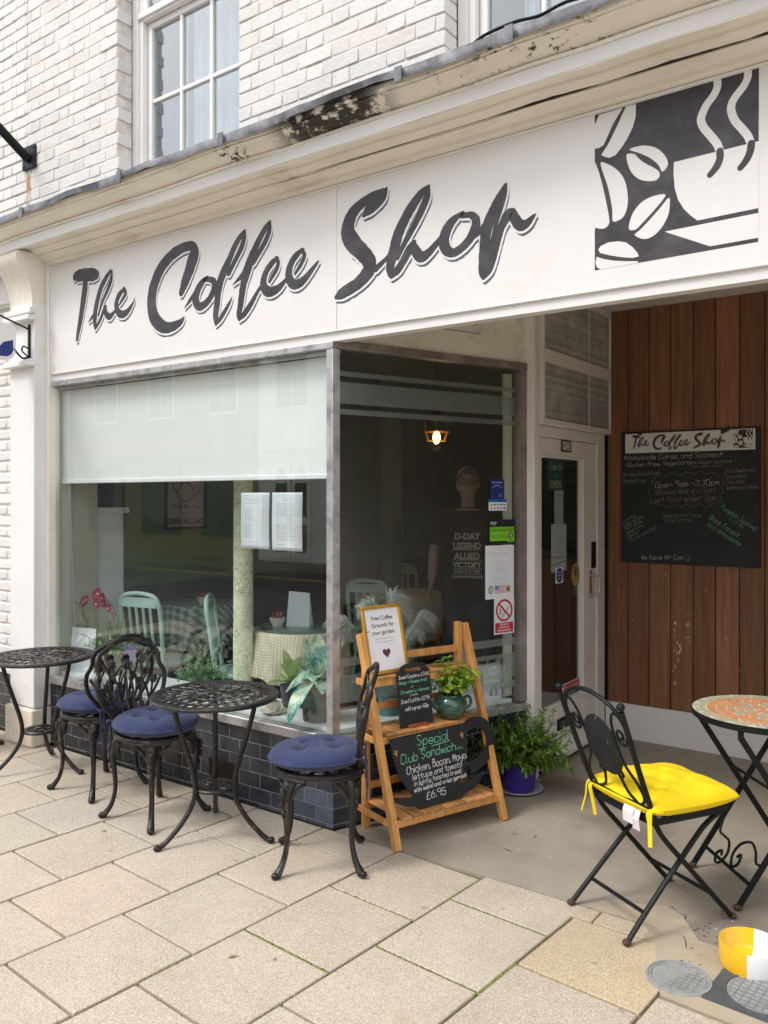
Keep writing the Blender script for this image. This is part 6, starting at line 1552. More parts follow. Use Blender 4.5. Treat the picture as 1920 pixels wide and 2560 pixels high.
lf.build("foliage", M['leaf_light'], tp_); st_.build("stem", M['stem'], tp_)
# ---- white cloth bag hung on the stand's rear post
bag = thing("cloth_bag", "white cloth bag hanging behind the right post of the wooden stand", "bag", stp(W+0.005, 0.012, 0.0))
mb = MB(Matrix.Rotation(radians(70.5),4,'Z')); vs = []; nu, nv = 18, 18
for j in range(nv+1):
    t = j/nv; z_ = 0.865 - 0.24*t; hw = 0.014 + 0.175*t**0.6
    for i in range(nu+1):
        u = -1 + 2*i/nu; vs.append((0.012 + hw*0.52*u + 0.055*t, 0.006 + 0.024*t*sin(u*7+t*2) * (1-0.3*t) + 0.012*sin(u*15), z_ - 0.02*u*u*t + 0.03*t*(1 if u > 0 else 0)*u*-1))
mb.add(vs, [(j*(nu+1)+i, j*(nu+1)+i+1, (j+1)*(nu+1)+i+1, (j+1)*(nu+1)+i) for j in range(nv) for i in range(nu)])
o = mb.build("cloth", M['cloth_w'], bag, smooth=True, sharp=0); sol = o.modifiers.new("thick", 'SOLIDIFY'); sol.thickness = 0.004
mb = MB(Matrix.Rotation(radians(70.5),4,'Z')); mb.tube(catmull([(-0.035,-0.01,0.845),(-0.02,0.004,0.865),(0.0,0.008,0.872),(0.015,0.006,0.86)],5), 0.004, 6); mb.build("loop", M['cloth_w'], bag, smooth=True)

# ================================================================ NOTICES ON THE GLASS
def flat_notice(name, label, cat, Mx, w, h, m, th=0.0006, group=None, curl=0.0):
    """thin card, lower left corner at the local origin"""
    o = thing(name, label, cat, M=Mx, group=group); mb = MB()
    if curl:
        n = 14; vs = []
        for i in range(n+1):
            t = i/n; z = curl*(sin(t*2*pi*0.9+0.4)*0.5+0.5); dx = curl*0.6*sin(t*2*pi*0.9)
            vs += [(dx, h*t, z), (w+dx, h*t, z)]
        mb.add(vs, [(2*i,2*i+1,2*i+3,2*i+2) for i in range(n)]); b = mb.build("sheet", m, o, smooth=True, sharp=0); sol = b.modifiers.new("thick",'SOLIDIFY'); sol.thickness = th
    else:
        mb.box(0,w,0,h,0,th); mb.build("sheet", m, o)
    return o
FWI = lambda x, z, y=0.034: frame((x, y, z), (1,0,0), (0,-1,0))
RWI = lambda s, z, off=-0.014: RET @ Matrix.Translation((s, z, off))
DWI = lambda s, z, off=-0.027: DF @ Matrix.Translation((s, z, off))
def paper_lines(o, w, h, rows, m, seed, z=0.0012, cols=False, border=True, curl=0.0):
    mb = MB(); rg = random.Random(seed)
    def off(y):
        t = y/h; return (curl*(sin(t*2*pi*0.9+0.4)*0.5+0.5), curl*0.6*sin(t*2*pi*0.9))
    for y, f, cen in rows:
        zz, dx = off(y); text_rows(mb, 0.03+dx, w-0.03+dx, y, 0.0022, rg, z+zz, cen, f)
        if cols: mb.quad((w-0.05+dx,y,z+zz),(w-0.035+dx,y,z+zz),(w-0.035+dx,y+0.0022,z+zz),(w-0.05+dx,y+0.0022,z+zz))
    if border:
        k = 20
        for i in range(k):
            y0, y1 = 0.012+(h-0.024)*i/k, 0.012+(h-0.024)*(i+0.6)/k; z0, d0 = off(y0)
            z0 += z
            for x in (0.012, w-0.0135): mb.quad((x+d0,y0,z0),(x+0.0015+d0,y0,z0),(x+0.0015+d0,y1,z0),(x+d0,y1,z0))
        for y in (0.012, h-0.0135):
            zz, dx = off(y); mb.quad((0.012+dx,y,z+zz),(w-0.012+dx,y,z+zz),(w-0.012+dx,y+0.0015,z+zz),(0.012+dx,y+0.0015,z+zz))
    mb.build("print", m, o)
grey = mat("faint_print", (0.42,0.43,0.47), 0.8, 0.1, 20)
r1 = [(0.262,0.9,False),(0.252,0.7,True),(0.238,0.6,False)] + [(0.215-0.0095*i,0.45,False) for i in range(8)] + [(0.128-0.0088*i,0.4,False) for i in range(9)] + [(0.035,1.0,False)]
o = flat_notice("menu_sheet", "curling white menu sheet with price columns, left of the pair taped inside the front window", "menu", FWI(-0.668,1.337), 0.206, 0.296, M['paper_cool'], group="menu sheets taped in the front window", curl=-0.006); paper_lines(o, 0.206, 0.296, r1, grey, 1, cols=True, curl=-0.006)
r2 = [(0.268,0.4,True),(0.258,0.35,True)] + [(0.240-0.0098*i,0.95,False) for i in range(20)] + [(0.03,0.5,False)]
o = flat_notice("menu_sheet", "curling white sheet densely printed with text, right of the pair taped inside the front window", "menu", FWI(-0.440,1.334), 0.208, 0.299, M['paper_cool'], group="menu sheets taped in the front window", curl=-0.005); paper_lines(o, 0.208, 0.299, r2, grey, 2, curl=-0.005)
o = flat_notice("paper_sheet", "white sheet standing inside the far left corner of the window", "paper", frame((-2.345,0.11,0.463), (cos(radians(12)),sin(radians(12)),0), (sin(radians(12)),-cos(radians(12)),0.08)), 0.205, 0.29, M['paper_cool']); paper_lines(o, 0.205, 0.29, [(0.255,0.25,False),(0.246,0.2,False)], grey, 3, border=False)
# --- return window stickers
o = flat_notice("sticker", "navy free wifi sticker high on the return window", "sticker", RWI(1.018,1.600,-0.019), 0.102, 0.11, M['navy_s']); print_text("print", "Free wi-fi here", M['paper'], o, 0.051, 0.088, 0.0125)
c = Chalk(1); c.line([(0.018,0.062),(0.035,0.073),(0.051,0.076),(0.067,0.073),(0.084,0.062)],0.002).line([(0.075+0.008*cos(t),0.02+0.008*sin(t)) for t in [2*pi*k/12 for k in range(13)]],0.0015); c.done("arc_mark", M['paper'], o)
o = flat_notice("sticker", "white card payment sticker with blue header below the wifi sticker", "sticker", RWI(1.006,1.535,-0.0185), 0.132, 0.064, M['paper_cool'])
mb = MB(); mb.quad((0,0.047,0.0009),(0.132,0.047,0.0009),(0.132,0.064,0.0009),(0,0.064,0.0009)); mb.build("header", M['blue_s'], o)
for i, mm in enumerate(('ink_grey','ink','red','navy_s','blue_s','ink_grey','ink_grey','ink','ink_grey','ink')):
    mb = MB(); x = 0.012+0.024*(i%5); y = 0.029-0.019*(i//5); mb.quad((x,y,0.0009),(x+0.014,y,0.0009),(x+0.014,y+0.008,0.0009),(x,y+0.008,0.0009)); mb.build("card_mark", M[mm], o)
o = flat_notice("sticker", "green and black food hygiene rating sticker showing 5", "sticker", RWI(1.007,1.348,-0.0188), 0.198, 0.137, M['black'])
mb = MB(); mb.add([(0.008,0.017,0.0009),(0.135,0.017,0.0009),(0.135,0.010,0.0009),(0.189,0.010,0.0009),(0.189,0.095,0.0009),(0.008,0.095,0.0009)],[(0,1,2,3,4,5)]); mb.build("green_panel", M['green_s'], o)
print_text("print", "FOOD HYGIENE RATING", M['ink'], o, 0.099, 0.074, 0.0165, z=0.0012, sx=0.93, bold=0.0004)
mb = MB(); mb.quad((0.010,0.068,0.0012),(0.187,0.068,0.0012),(0.187,0.0695,0.0012),(0.010,0.0695,0.0012)); mb.lathe([(0.0001,0.0012),(0.0155,0.0012)],24,(0.164,0.045,0),sy=1.25)
for i in range(5): mb.lathe([(0.0078,0.0012),(0.0098,0.0012)],20,(0.028+0.0265*i,0.043,0))
mb.build("rating_scale", M['ink'], o)
for i in range(5): print_text("digit", str(i), M['ink'], o, 0.028+0.0265*i, 0.0375, 0.0145, z=0.0012)
print_text("digit", "5", M['paper'], o, 0.164, 0.033, 0.033, z=0.0016, bold=0.0006); print_text("small_print", "VERY GOOD", M['ink'], o, 0.163, 0.013, 0.008, z=0.0012)
mb = MB(); mb.lathe([(0.0001,0.0012),(0.009,0.0012)],16,(0.022,0.117,0)); mb.build("agency_mark", mat("mint_mark",(0.25,0.55,0.50),0.5), o)
mb = MB()
for i in range(3): mb.quad((0.036,0.120-0.007*i,0.0009),(0.058-0.004*i,0.120-0.007*i,0.0009),(0.058-0.004*i,0.123-0.007*i,0.0009),(0.036,0.123-0.007*i,0.0009))
mb.build("agency_print", M['paper_cool'], o)
o = flat_notice("poster", "white A4 notice with small flag and round badges at its foot, on the return window", "notice", RWI(0.982,1.044,-0.0192), 0.212, 0.297, M['paper_cool'])
rows = [(0.252,0.95,True),(0.243,0.55,True),(0.232,0.45,True)] + [(0.205-0.0115*i,0.5,True) for i in range(7)] + [(0.118,1.0,True),(0.108,0.85,True),(0.090,0.7,True),(0.080,0.7,True),(0.071,0.6,True)]
paper_lines(o, 0.212, 0.297, rows, grey, 8, border=False)
mb = MB()
for i in range(7): mb.quad((0.068,0.030+0.0062*i,0.0009),(0.148,0.030+0.0062*i,0.0009),(0.148,0.0333+0.0062*i,0.0009),(0.068,0.0333+0.0062*i,0.0009))
mb.build("flag_stripe", mat("pale_red_print",(0.68,0.22,0.24),0.6), o); mb = MB(); mb.quad((0.068,0.049,0.0012),(0.101,0.049,0.0012),(0.101,0.073,0.0012),(0.068,0.073,0.0012)); mb.lathe([(0.0001,0.0010),(0.018,0.0010)],24,(0.040,0.052,0),sy=1.3); mb.build("blue_print", mat("mid_blue_print",(0.12,0.28,0.52),0.6), o)
yp_ = mat("soft_yellow_print",(0.66,0.56,0.18),0.6)
mb = MB(); mb.quad((0.152,0.030,0.0009),(0.186,0.030,0.0009),(0.186,0.072,0.0009),(0.152,0.072,0.0009)); mb.build("yellow_print", yp_, o)
mb = MB(); mb.lathe([(0.0001,0.0014),(0.0115,0.0014)],20,(0.040,0.052,0),sy=1.3); mb.build("yellow_print", yp_, o)
mb = MB(); mb.lathe([(0.0001,0.0013),(0.010,0.0013)],16,(0.169,0.051,0),sy=1.3); mb.build("badge_print", M['blue_s'], o)
o = flat_notice("sticker", "white and red no smoking sign low on the return window", "sign", RWI(1.046,0.844,-0.0188), 0.15, 0.200, M['paper_cool'])
mb = MB(); mb.quad((0.008,0.008,0.0009),(0.142,0.008,0.0009),(0.142,0.064,0.0009),(0.008,0.064,0.0009)); mb.build("red_panel", M['red'], o)
for i, tx in enumerate(("Strictly no","smoking on","these premises")): print_text("print", tx, M['paper'], o, 0.075, 0.0495-0.0165*i, 0.0165, z=0.0013, bold=0.0003)
mb = MB(); mb.lathe([(0.050,0.0014),(0.0625,0.0014)],48,(0.075,0.132,0)); s2 = 0.0385; mb.add([(0.075-s2-.004,0.132+s2-.004,0.0015),(0.075-s2+.004,0.132+s2+.004,0.0015),(0.075+s2+.004,0.132-s2+.004,0.0015),(0.075+s2-.004,0.132-s2-.004,0.0015)],[(0,1,2,3)]); mb.build("prohibition_ring", M['red'], o)
c = Chalk(2); c.line([(0.060,0.104),(0.108,0.152),(0.114,0.146),(0.066,0.098),(0.060,0.104)],0.003,sm=False).line([(0.055,0.099),(0.061,0.093)],0.004,sm=False).line([(0.052,0.108),(0.045,0.118),(0.055,0.128),(0.044,0.138),(0.050,0.150)],0.0035).line([(0.043,0.112),(0.037,0.121),(0.047,0.130),(0.037,0.140)],0.003); c.done("cigarette", M['ink'], o)
# --- door notices
pl = thing("number_plaque", "small dark bordered house number plaque reading No 25 above the door glass", "plaque", M=DWI(1.640,1.889,-0.008))
mb = MB(); mb.box(0,0.150,0,0.076,0,0.006); mb.build("plate", M['plaque'], pl, bevel=0.003); mb = MB(); mb.box(0.022,0.128,0.014,0.062,0.006,0.0066); mb.build("panel", M['paper'], pl)
print_text("number", "N°25", M['ink'], pl, 0.075, 0.020, 0.050, z=0.0072, sx=0.85, bold=0.0012)
o = flat_notice("open_sign", "dark sign lettered Come in we're open hanging inside the door glass", "sign", DWI(1.522,1.652,-0.040), 0.230, 0.180, M['teal_s'])
c = Chalk(9); c.text("Come In", 0.03, 0.125, 0.175, 0.040, th=0.005, slant=0.25); c.done("script", M['print'], o)
print_text("print", "WE'RE", M['ink_grey'], o, 0.115, 0.082, 0.030, z=0.001); print_text("print", "OPEN", mat("pale_yellow_print",(0.50,0.55,0.25),0.7), o, 0.115, 0.016, 0.062, z=0.001, bold=0.002)
o = flat_notice("opening_hours", "tall white opening hours sheet inside the door glass", "notice", DWI(1.570,1.153,-0.038), 0.222, 0.292, mat("greyed_paper",(0.62,0.66,0.66),0.7,0.05,8))
paper_lines(o, 0.222, 0.292, [(0.255,0.8,True),(0.236,0.7,True),(0.195,0.8,True),(0.174,0.8,True),(0.153,0.6,True),(0.132,0.8,True),(0.111,0.75,True),(0.090,0.8,True),(0.078,0.95,True)], M['ink_grey'], 21)
mb = MB(); mb.quad((0.0,0.084,0.0012),(0.22,0.088,0.0012),(0.22,0.091,0.0012),(0.0,0.087,0.0012)); mb.quad((0.0,0.040,0.0012),(0.22,0.058,0.0012),(0.22,0.064,0.0012),(0.0,0.046,0.0012)); mb.build("ruled_line", M['ink_grey'], o)
o = flat_notice("sticker", "white sticker with a blue disc reading please close this door", "sticker", DWI(1.607,1.082,-0.0265), 0.109, 0.098, M['paper_cool'])
mb = MB(); mb.lathe([(0.0001,0.0010),(0.046,0.0010)],32,(0.0545,0.049,0)); mb.build("blue_disc", M['navy_s'], o)
for i, tx in enumerate(("Please","close this","door")): print_text("print", tx, M['paper'], o, 0.0545, 0.062-0.019*i, 0.017, z=0.0014)
o = thing("sticker", "oval gold paw print sticker at the edge of the door glass", "sticker", M=DWI(1.905,1.117,-0.0262)); mb = MB(); mb.lathe([(0.0001,0.0006),(0.066,0.0006)],36,(0,0,0),sy=1.08); mb.build("disc", M['gold_s'], o)
mb = MB(); mb.lathe([(0.0001,0.0010),(0.016,0.0010)],16,(0,0.010,0))
for x,y in ((-0.026,0.024),(-0.010,0.042),(0.010,0.042),(0.026,0.024)): mb.lathe([(0.0001,0.0010),(0.008,0.0010)],12,(x,y,0),sy=1.5)
mb.build("paw", M['ink'], o); print_text("print", "DOG FRIENDLY", M['ink'], o, 0, -0.036, 0.012, z=0.001)
o = flat_notice("sticker", "red and teal no pets allowed strip at the foot of the door glass", "sticker", DWI(1.70,0.358,-0.0262), 0.275, 0.092, M['paper'])
mb = MB(); mb.quad((0.022,0.042,0.0009),(0.268,0.042,0.0009),(0.268,0.086,0.0009),(0.022,0.086,0.0009)); mb.build("red_panel", M['red'], o); mb = MB(); mb.quad((0.022,0.006,0.0009),(0.268,0.006,0.0009),(0.268,0.040,0.0009),(0.022,0.040,0.0009)); mb.build("teal_panel", M['teal_s'], o)
print_text("print", "No pets allowed", M['paper'], o, 0.145, 0.054, 0.031, z=0.0013); print_text("small_print", "assistance dogs welcome", M['paper_cool'], o, 0.145, 0.018, 0.016, z=0.0013)
o = flat_notice("paper_sheet", "white sheets pinned up inside the door beyond the glass edge", "paper", DF @ Matrix.Translation((2.02,1.42,-0.16)) @ Matrix.Rotation(radians(60),4,'Y'), 0.10, 0.26, M['paper'])

# ================================================================ WALL CHALKBOARD
wbM = frame((0.575,2.318,1.180), (1,0,0), (0,-1,0))
wbd = thing("menu_board", "large black chalkboard with The Coffee Shop header hung on the timber wall", "chalkboard", M=wbM)
mb = MB(); mb.box(0,0.864,0,0.861,-0.010,0.006); mb.build("board", M['black'], wbd, bevel=0.003)
mb = MB(); mb.box(0.030,0.838,0.722,0.850,0.006,0.009); hdr = mb.build("header_panel", M['sign_white'], wbd)
hx = lambda x, z: (0.080 + (x + 2.112)*(0.585-0.0)/(3.192) + 0.0, 0.738 + (z - 2.536)*0.585/3.192*1.12)
lettering(wbd, hx, 0.585/3.192*1.1, zb=0.0094, dz=0.0002)
lx = lambda x, z: (0.712 + (x - 1.33)*0.112/0.596, 0.733 + (z - 2.489)*0.112/0.607)
logo(wbd, lx, 0.188, zb=0.0094, dz=0.0002)
mb = MB(); mb.box(0.118,0.142,0.838,0.858,0.0095,0.016); mb.add([(0.640,0.820,0.012),(0.690,0.842,0.012),(0.688,0.872,0.012),(0.664,0.862,0.012),(0.636,0.850,0.012)],[(0,1,2,3,4)]); mb.build("clip", M['ink'], wbd)
def wt(x, z): return x - 0.575, z - 1.180
cw = Chalk(31); cd = Chalk(32); cg = Chalk(33); cgd = Chalk(34)
ZB = 0.0066
def wtext(c, txt, x0, z0, x1, z1, h, th=0.0024): 
    a = wt(x0, z0); c.text(txt, a[0], a[1], hypot(x1-x0, z1-z0), h, th=th, ang=atan2(z1-z0, x1-x0), z0=ZB)
wtext(cw, "*Homemade Cakes and Scones*", 0.595, 1.858, 1.217, 1.862, 0.033, 0.0024)
wtext(cw, "-Gluten free, Vegetarian,", 0.602, 1.813, 1.06, 1.822, 0.026, 0.0022); wtext(cd, "vegan options -", 1.07, 1.822, 1.303, 1.826, 0.024); wtext(cd, "*new vegan menu*", 1.03, 1.800, 1.22, 1.803, 0.014, 0.0016)
wtext(cd, "All day breakfast", 0.588, 1.748, 0.837, 1.760, 0.024); wtext(cd, "Omelettes", 0.588, 1.707, 0.745, 1.712, 0.026)
wtext(cw, "Open 9am -3.30pm", 0.804, 1.672, 1.201, 1.688, 0.036, 0.0028); wtext(cd, "(closed Wed and Sun)", 0.807, 1.626, 1.177, 1.644, 0.030, 0.0026); wtext(cd, "Last food order 3pm", 0.774, 1.576, 1.177, 1.593, 0.036, 0.0028)
for tx, x0, z0, x1 in (("Sandwiches", 1.235, 1.763, 1.41), ("Toasties", 1.232, 1.728, 1.36), ("Paninis", 1.241, 1.694, 1.35), ("Jacket potatoes", 1.241, 1.660, 1.43)): wtext(cd, tx, x0, z0, x1, z0+0.003, 0.024)
wtext(cd, "Selection of teas", 0.85, 1.481, 1.094, 1.489, 0.024); wtext(cd, "Chai Latte", 0.866, 1.452, 1.03, 1.458, 0.020)
for i, tx in enumerate(("Latte","Cappuccino","Flat white","Americano","Mocha","(Syrup selection)")):
    x0, z0 = 0.588+0.010*i, 1.437-0.024*i; L = (0.10,0.145,0.125,0.125,0.075,0.20)[i]; wtext(cd, tx, x0, z0, x0+L*0.88, z0+L*0.46, 0.022)
wtext(cg, "Pumpkin Spiced", 1.208, 1.545, 1.405, 1.408, 0.030, 0.0026); wtext(cgd, "Latte", 1.262, 1.468, 1.335, 1.420, 0.028, 0.0026); wtext(cg, "Black Forest", 1.140, 1.478, 1.309, 1.362, 0.030, 0.0026); wtext(cg, "Hot chocolate", 1.128, 1.432, 1.321, 1.312, 0.026, 0.0024)
wtext(cw, "We have Air Con", 0.714, 1.204, 0.980, 1.213, 0.030, 0.0026); cw.line([(0.425,0.036),(0.440,0.024),(0.447,0.040)],0.0024,z0=ZB).line([(0.425,0.052),(0.427,0.058)],0.0024,z0=ZB,sm=False).line([(0.440,0.052),(0.442,0.058)],0.0024,z0=ZB,sm=False)
wtext(Chalk(35), "x", 0,0,0.01,0,0.01)
cloud = [(0.215,0.545),(0.25,0.575),(0.29,0.560),(0.31,0.578),(0.36,0.585),(0.385,0.570),(0.42,0.592),(0.46,0.588),(0.475,0.572),(0.50,0.590),(0.53,0.592),(0.545,0.575),(0.58,0.585),(0.61,0.580),(0.625,0.555)]
for i in range(0, len(cloud)-2, 2): cd.line(cloud[i:i+3], 0.0024, z0=ZB)
for seg_ in ([(0.645,0.545),(0.655,0.515),(0.635,0.495)],[(0.640,0.490),(0.650,0.465),(0.630,0.445)],[(0.632,0.440),(0.640,0.410),(0.595,0.395)],[(0.595,0.395),(0.55,0.368),(0.51,0.395)],[(0.51,0.395),(0.465,0.368),(0.425,0.392)],[(0.425,0.392),(0.39,0.368),(0.355,0.392)],[(0.355,0.392),(0.32,0.362),(0.28,0.380)],[(0.27,0.385),(0.235,0.388),(0.215,0.40)],[(0.20,0.49),(0.185,0.47),(0.19,0.45)],[(0.225,0.545),(0.205,0.53),(0.21,0.515)]): cd.line(seg_, 0.0024, z0=ZB)
cf = Chalk(36); wtext(cf, "card and contactless payment accepted", 0.714, 1.262, 1.19, 1.285, 0.018, 0.0018)
cw.done("white_chalk", mat("board_chalk",(0.44,0.45,0.45),0.95,0.3,100), wbd); cd.done("faded_chalk", M['chalk_dim'], wbd); cg.done("green_chalk", mat("board_green_chalk",(0.14,0.48,0.30),0.95,0.3,100), wbd); cgd.done("faded_green_chalk", M['chalk_gd'], wbd); cf.done("rubbed_chalk", mat("rubbed_chalk",(0.045,0.055,0.062),0.95,0.3,100), wbd)

# ================================================================ IRONWORK ON THE LEFT
ib = thing("iron_bracket", "black iron angled pole bracket bolted to the white brick wall", "bracket", (-2.62, -0.006, 3.88))
mb = MB(); mb.box(-0.076,0.076,-0.012,0.0,-0.076,0.076); mb.build("back_plate", M['black_metal'], ib, bevel=0.003)
mb = MB(); mb.tube([(0.0,-0.012,-0.015),(-0.02,-0.22,0.145),(-0.045,-0.44,0.30)], 0.029, 14); pl_ = mb.build("pole", M['black_metal'], ib, smooth=True)
mb = MB(); mb.tube(catmull([(-0.03,-0.33,0.19),(-0.03,-0.36,0.16),(-0.04,-0.42,0.17),(-0.05,-0.45,0.21)],5), 0.007, 7); mb.build("hook", M['black_metal'], ib, smooth=True)
mb = MB()
for x in (-0.055,0.055):
    for z in (-0.055,0.055): mb.sphere((x,-0.013,z), 0.008, 8, 6, sy=0.6)
mb.build("bolt", M['black_metal'], ib, smooth=True)
hs = thing("hanging_sign", "white and blue hanging trade sign on a black wrought bracket at the left edge", "hanging sign", (-2.447, -0.111, 2.60))
mb = MB(); mb.box(-0.009,0.009,-0.010,0.0,-0.118,0.125); mb.tube([(0.0,-0.008,0.095),(-0.01,-0.22,0.16),(-0.02,-0.55,0.225)], 0.006, 7); mb.tube(catmull([(0.0,-0.010,-0.085),(-0.005,-0.05,-0.095),(-0.01,-0.10,-0.05),(-0.015,-0.24,0.07),(-0.02,-0.45,0.205)],5), 0.0065, 7); mb.tube(catmull([(0,-0.012,-0.03),(0,-0.045,-0.02),(0,-0.055,-0.05),(0,-0.03,-0.07),(0,-0.012,-0.085)],5), 0.005, 7)
mb.build("wrought_arm", M['black_metal'], hs, smooth=True, sharp=50)
FS = frame((-0.035,-0.50,-0.115), (0,1,0), (1,0,0))       # local x runs towards the wall, face looks along +x
mb = MB(FS); mb.prism([(0.41,0.05),(0.41,0.21),(0.402,0.222),(0.38,0.227),(0.0,0.24),(0.0,-0.02),(0.36,0.0),(0.395,0.018)], -0.03, 0.03); bx = mb.build("sign_box", M['trim_white'], hs, bevel=0.006)
mb = MB(FS); mb.prism([(0.388,0.055),(0.388,0.125),(0.325,0.105),(0.30,0.075),(0.24,0.045),(0.0,0.03),(0.0,0.0),(0.35,0.016),(0.375,0.03)], 0.0301, 0.032); mb.build("blue_wave", M['navy_s'], bx)
tx = print_text("print", "lk", M['red'], bx, 0.268, 0.145, 0.07, z=0.0325); tx.data.transform(FS)
mb = MB(FS)
for i in range(3): mb.quad((0.19,0.125-0.016*i,0.0325),(0.285,0.125-0.016*i,0.0325),(0.285,0.130-0.016*i,0.0325),(0.19,0.130-0.016*i,0.0325))
mb.build("small_print", M['red'], bx)

# ================================================================ INSIDE THE WINDOW
orc = thing("orchid", "potted orchid with magenta flowers in the left end of the front window", "plant", (-2.20, 0.215, 0.4622))
mb = MB(); mb.lathe([(0.0001,0.0),(0.042,0.0),(0.056,0.12),(0.050,0.12),(0.045,0.10),(0.0001,0.098)], 28); mb.build("pot", M['grey_pot'], orc, smooth=True)
mb = MB(); mb.tube(catmull([(0,0,0.10),(-0.01,0.0,0.25),(-0.015,0,0.38),(0.005,0,0.47),(0.06,0,0.50),(0.12,0,0.475),(0.18,0,0.43),(0.205,0,0.38)],6), 0.0035, 6); mb.tube([(0.012,0.0,0.10),(0.012,0.0,0.46)], 0.0025, 6); mb.build("stem", M['stem'], orc, smooth=True)
rg = random.Random(70); fl = MB(); ct = MB()
for (x, y, z, k) in ((-0.105,-0.02,0.455,1.0),(-0.06,-0.03,0.475,0.9),(0.05,-0.03,0.505,1.25),(0.085,-0.04,0.525,1.1),(0.055,-0.03,0.455,1.1),(0.115,-0.03,0.50,0.9),(0.165,-0.02,0.435,0.9),(0.10,-0.01,0.46,0.9),(0.20,-0.02,0.40,0.35),(0.215,-0.02,0.375,0.3)):
    tl = rg.uniform(-.5,.5)
    for i in range(5):
        a = tl + 2*pi*i/5 + pi/2; leaf(fl, (x,y,z), (cos(a), -0.25, sin(a)), 0.040*k, 0.036*k, rg, droop=0.0, fold=0.12, up=(0,-1,0))
    ct.sphere((x,y-0.012,z-0.004), 0.007*k, 8, 6)
fl.build("flower", M['petal'], orc); ct.build("flower_lip", M['petal_w'], orc)['kind'] = 'stuff'
mb = MB()
for (dx, dy, dz, L) in ((-0.75,-0.1,0.9,0.20),(0.4,-0.5,0.5,0.14),(0.15,-0.6,0.35,0.13),(0.7,-0.2,0.5,0.16),(-0.3,-0.6,0.4,0.13)): leaf(mb, (0,0,0.115), (dx,dy,dz), L, 0.062, rg, droop=0.35, fold=0.3, seg=7)
mb.build("leaf", M['leaf_dark'], orc, smooth=True)

def fluffy(name, label, loc, spec, seed):
    t = thing(name, label, "plant", loc); rg = random.Random(seed)
    mb = MB(); mb.lathe([(0.0001,0.0),(0.05,0.0),(0.065,0.09),(0.06,0.09),(0.0001,0.075)], 24); mb.build("pot", M['grey_pot'], t, smooth=True)
    lf = MB(); st = MB()
    for i in range(spec['n']):
        a = rg.uniform(0,2*pi); tilt = rg.uniform(0.1,1.25); L = rg.uniform(*spec['L']); d = Vector((cos(a)*sin(tilt)*spec.get('wx',1), sin(a)*sin(tilt)*0.55, cos(tilt))); p = Vector((0,0,0.07)); pts = [p.copy()]
        for k in range(6): d = (d + Vector((rg.uniform(-.12,.12),rg.uniform(-.12,.12),-0.10))).normalized(); p = p + d*(L/6); pts.append(p.copy())
        st.tube(pts, 0.0014, 4, cap=False)
        for k in range(1,7):
            for q in range(spec['q']):
                dd = (pts[k]-pts[k-1]).normalized(); side = dd.orthogonal().normalized(); side.rotate(Matrix.Rotation(rg.uniform(0,2*pi),3,dd)); g = rg.uniform(0.55,1.35)
                leaf(lf, pts[k-1].lerp(pts[k], rg.random()), side+dd*0.6, rg.uniform(*spec['l']), spec['w'], rg, (g*rg.uniform(.8,1.2),g,g*rg.uniform(.7,1.3)), droop=rg.uniform(0,.5), seg=2)
    lf.build("foliage", spec['m'], t); st.build("stem", M['stem'], t); return t
fe = fluffy("fern_arrangement", "green fern with small white flowers inside the window beside the orchid", (-2.02,0.225,0.4622), dict(n=74, L=(0.16,0.36), q=6, l=(0.014,0.034), w=0.0055, m=mat("fern_leaf",(0.10,0.27,0.07),0.6,0.3,20,usecol=True,trans=0.3)), 81)
mb = MB(); rg = random.Random(5)
for i in range(16):
    p = (rg.uniform(-0.10,0.10), rg.uniform(-0.12,-0.03), rg.uniform(0.10,0.30))
    for k in range(5): a = 2*pi*k/5; leaf(mb, p, (cos(a),-0.4,sin(a)), 0.018, 0.014, rg, droop=0, seg=2)
mb.build("flower", M['petal_w'], fe)
mb = MB(); rg = random.Random(6)
for i in range(22):
    x = rg.uniform(0.14,0.26); z0 = rg.uniform(0.10,0.17)
    for k in range(7): mb.sphere((x + 0.003*sin(k*2), -0.03+0.003*cos(k*2), z0 + k*0.009), 0.0045, 5, 4)
mb.build("lavender_spike", M['lilac'], fe)
fluffy("silk_plant", "pale sage trailing silk plant in a low pot beside the speckled column", (-1.20,0.225,0.4622), dict(n=60, L=(0.10,0.22), q=7, l=(0.012,0.026), w=0.010, m=M['leaf_sage'], wx=1.5), 83)
po = thing("silk_poinsettia", "large mint and teal leaved silk plant in a grey pot by the window corner", "plant", (-0.232,0.165,0.4622))
mb = MB(); mb.lathe([(0.0001,0.0),(0.082,0.0),(0.094,0.17),(0.088,0.17),(0.085,0.15),(0.0001,0.148)], 36); mb.build("pot", M['grey_pot'], po, smooth=True)
rg = random.Random(91); lf = MB()
for (dx,dy,dz,L,w,dr) in ((0.05,-0.75,-0.25,0.24,0.13,0.5),(-0.65,-0.55,0.10,0.16,0.11,0.6),(0.62,-0.50,0.10,0.15,0.11,0.5),(-0.28,-0.2,1.0,0.22,0.13,0.0),(0.25,-0.15,1.0,0.24,0.14,0.0),(0.0,-0.35,0.9,0.17,0.12,0.15),(-0.8,0.1,0.5,0.17,0.10,0.4),(0.7,0.3,0.6,0.16,0.10,0.3),(0.0,0.5,0.9,0.2,0.12,0.1),(-0.45,-0.7,0.4,0.12,0.09,0.5),(0.4,-0.7,0.45,0.12,0.09,0.5)): leaf(lf, (0.0,-0.02,0.22), (dx,dy,dz), L, w, rg, droop=dr, fold=0.28, seg=9)
lf.build("leaf", M['leaf_mint'], po, smooth=True, sharp=0)
mb = MB(); mb.tube([(0,0,0.15),(0,-0.01,0.24)], 0.007, 7); mb.build("stem", M['stem'], po)
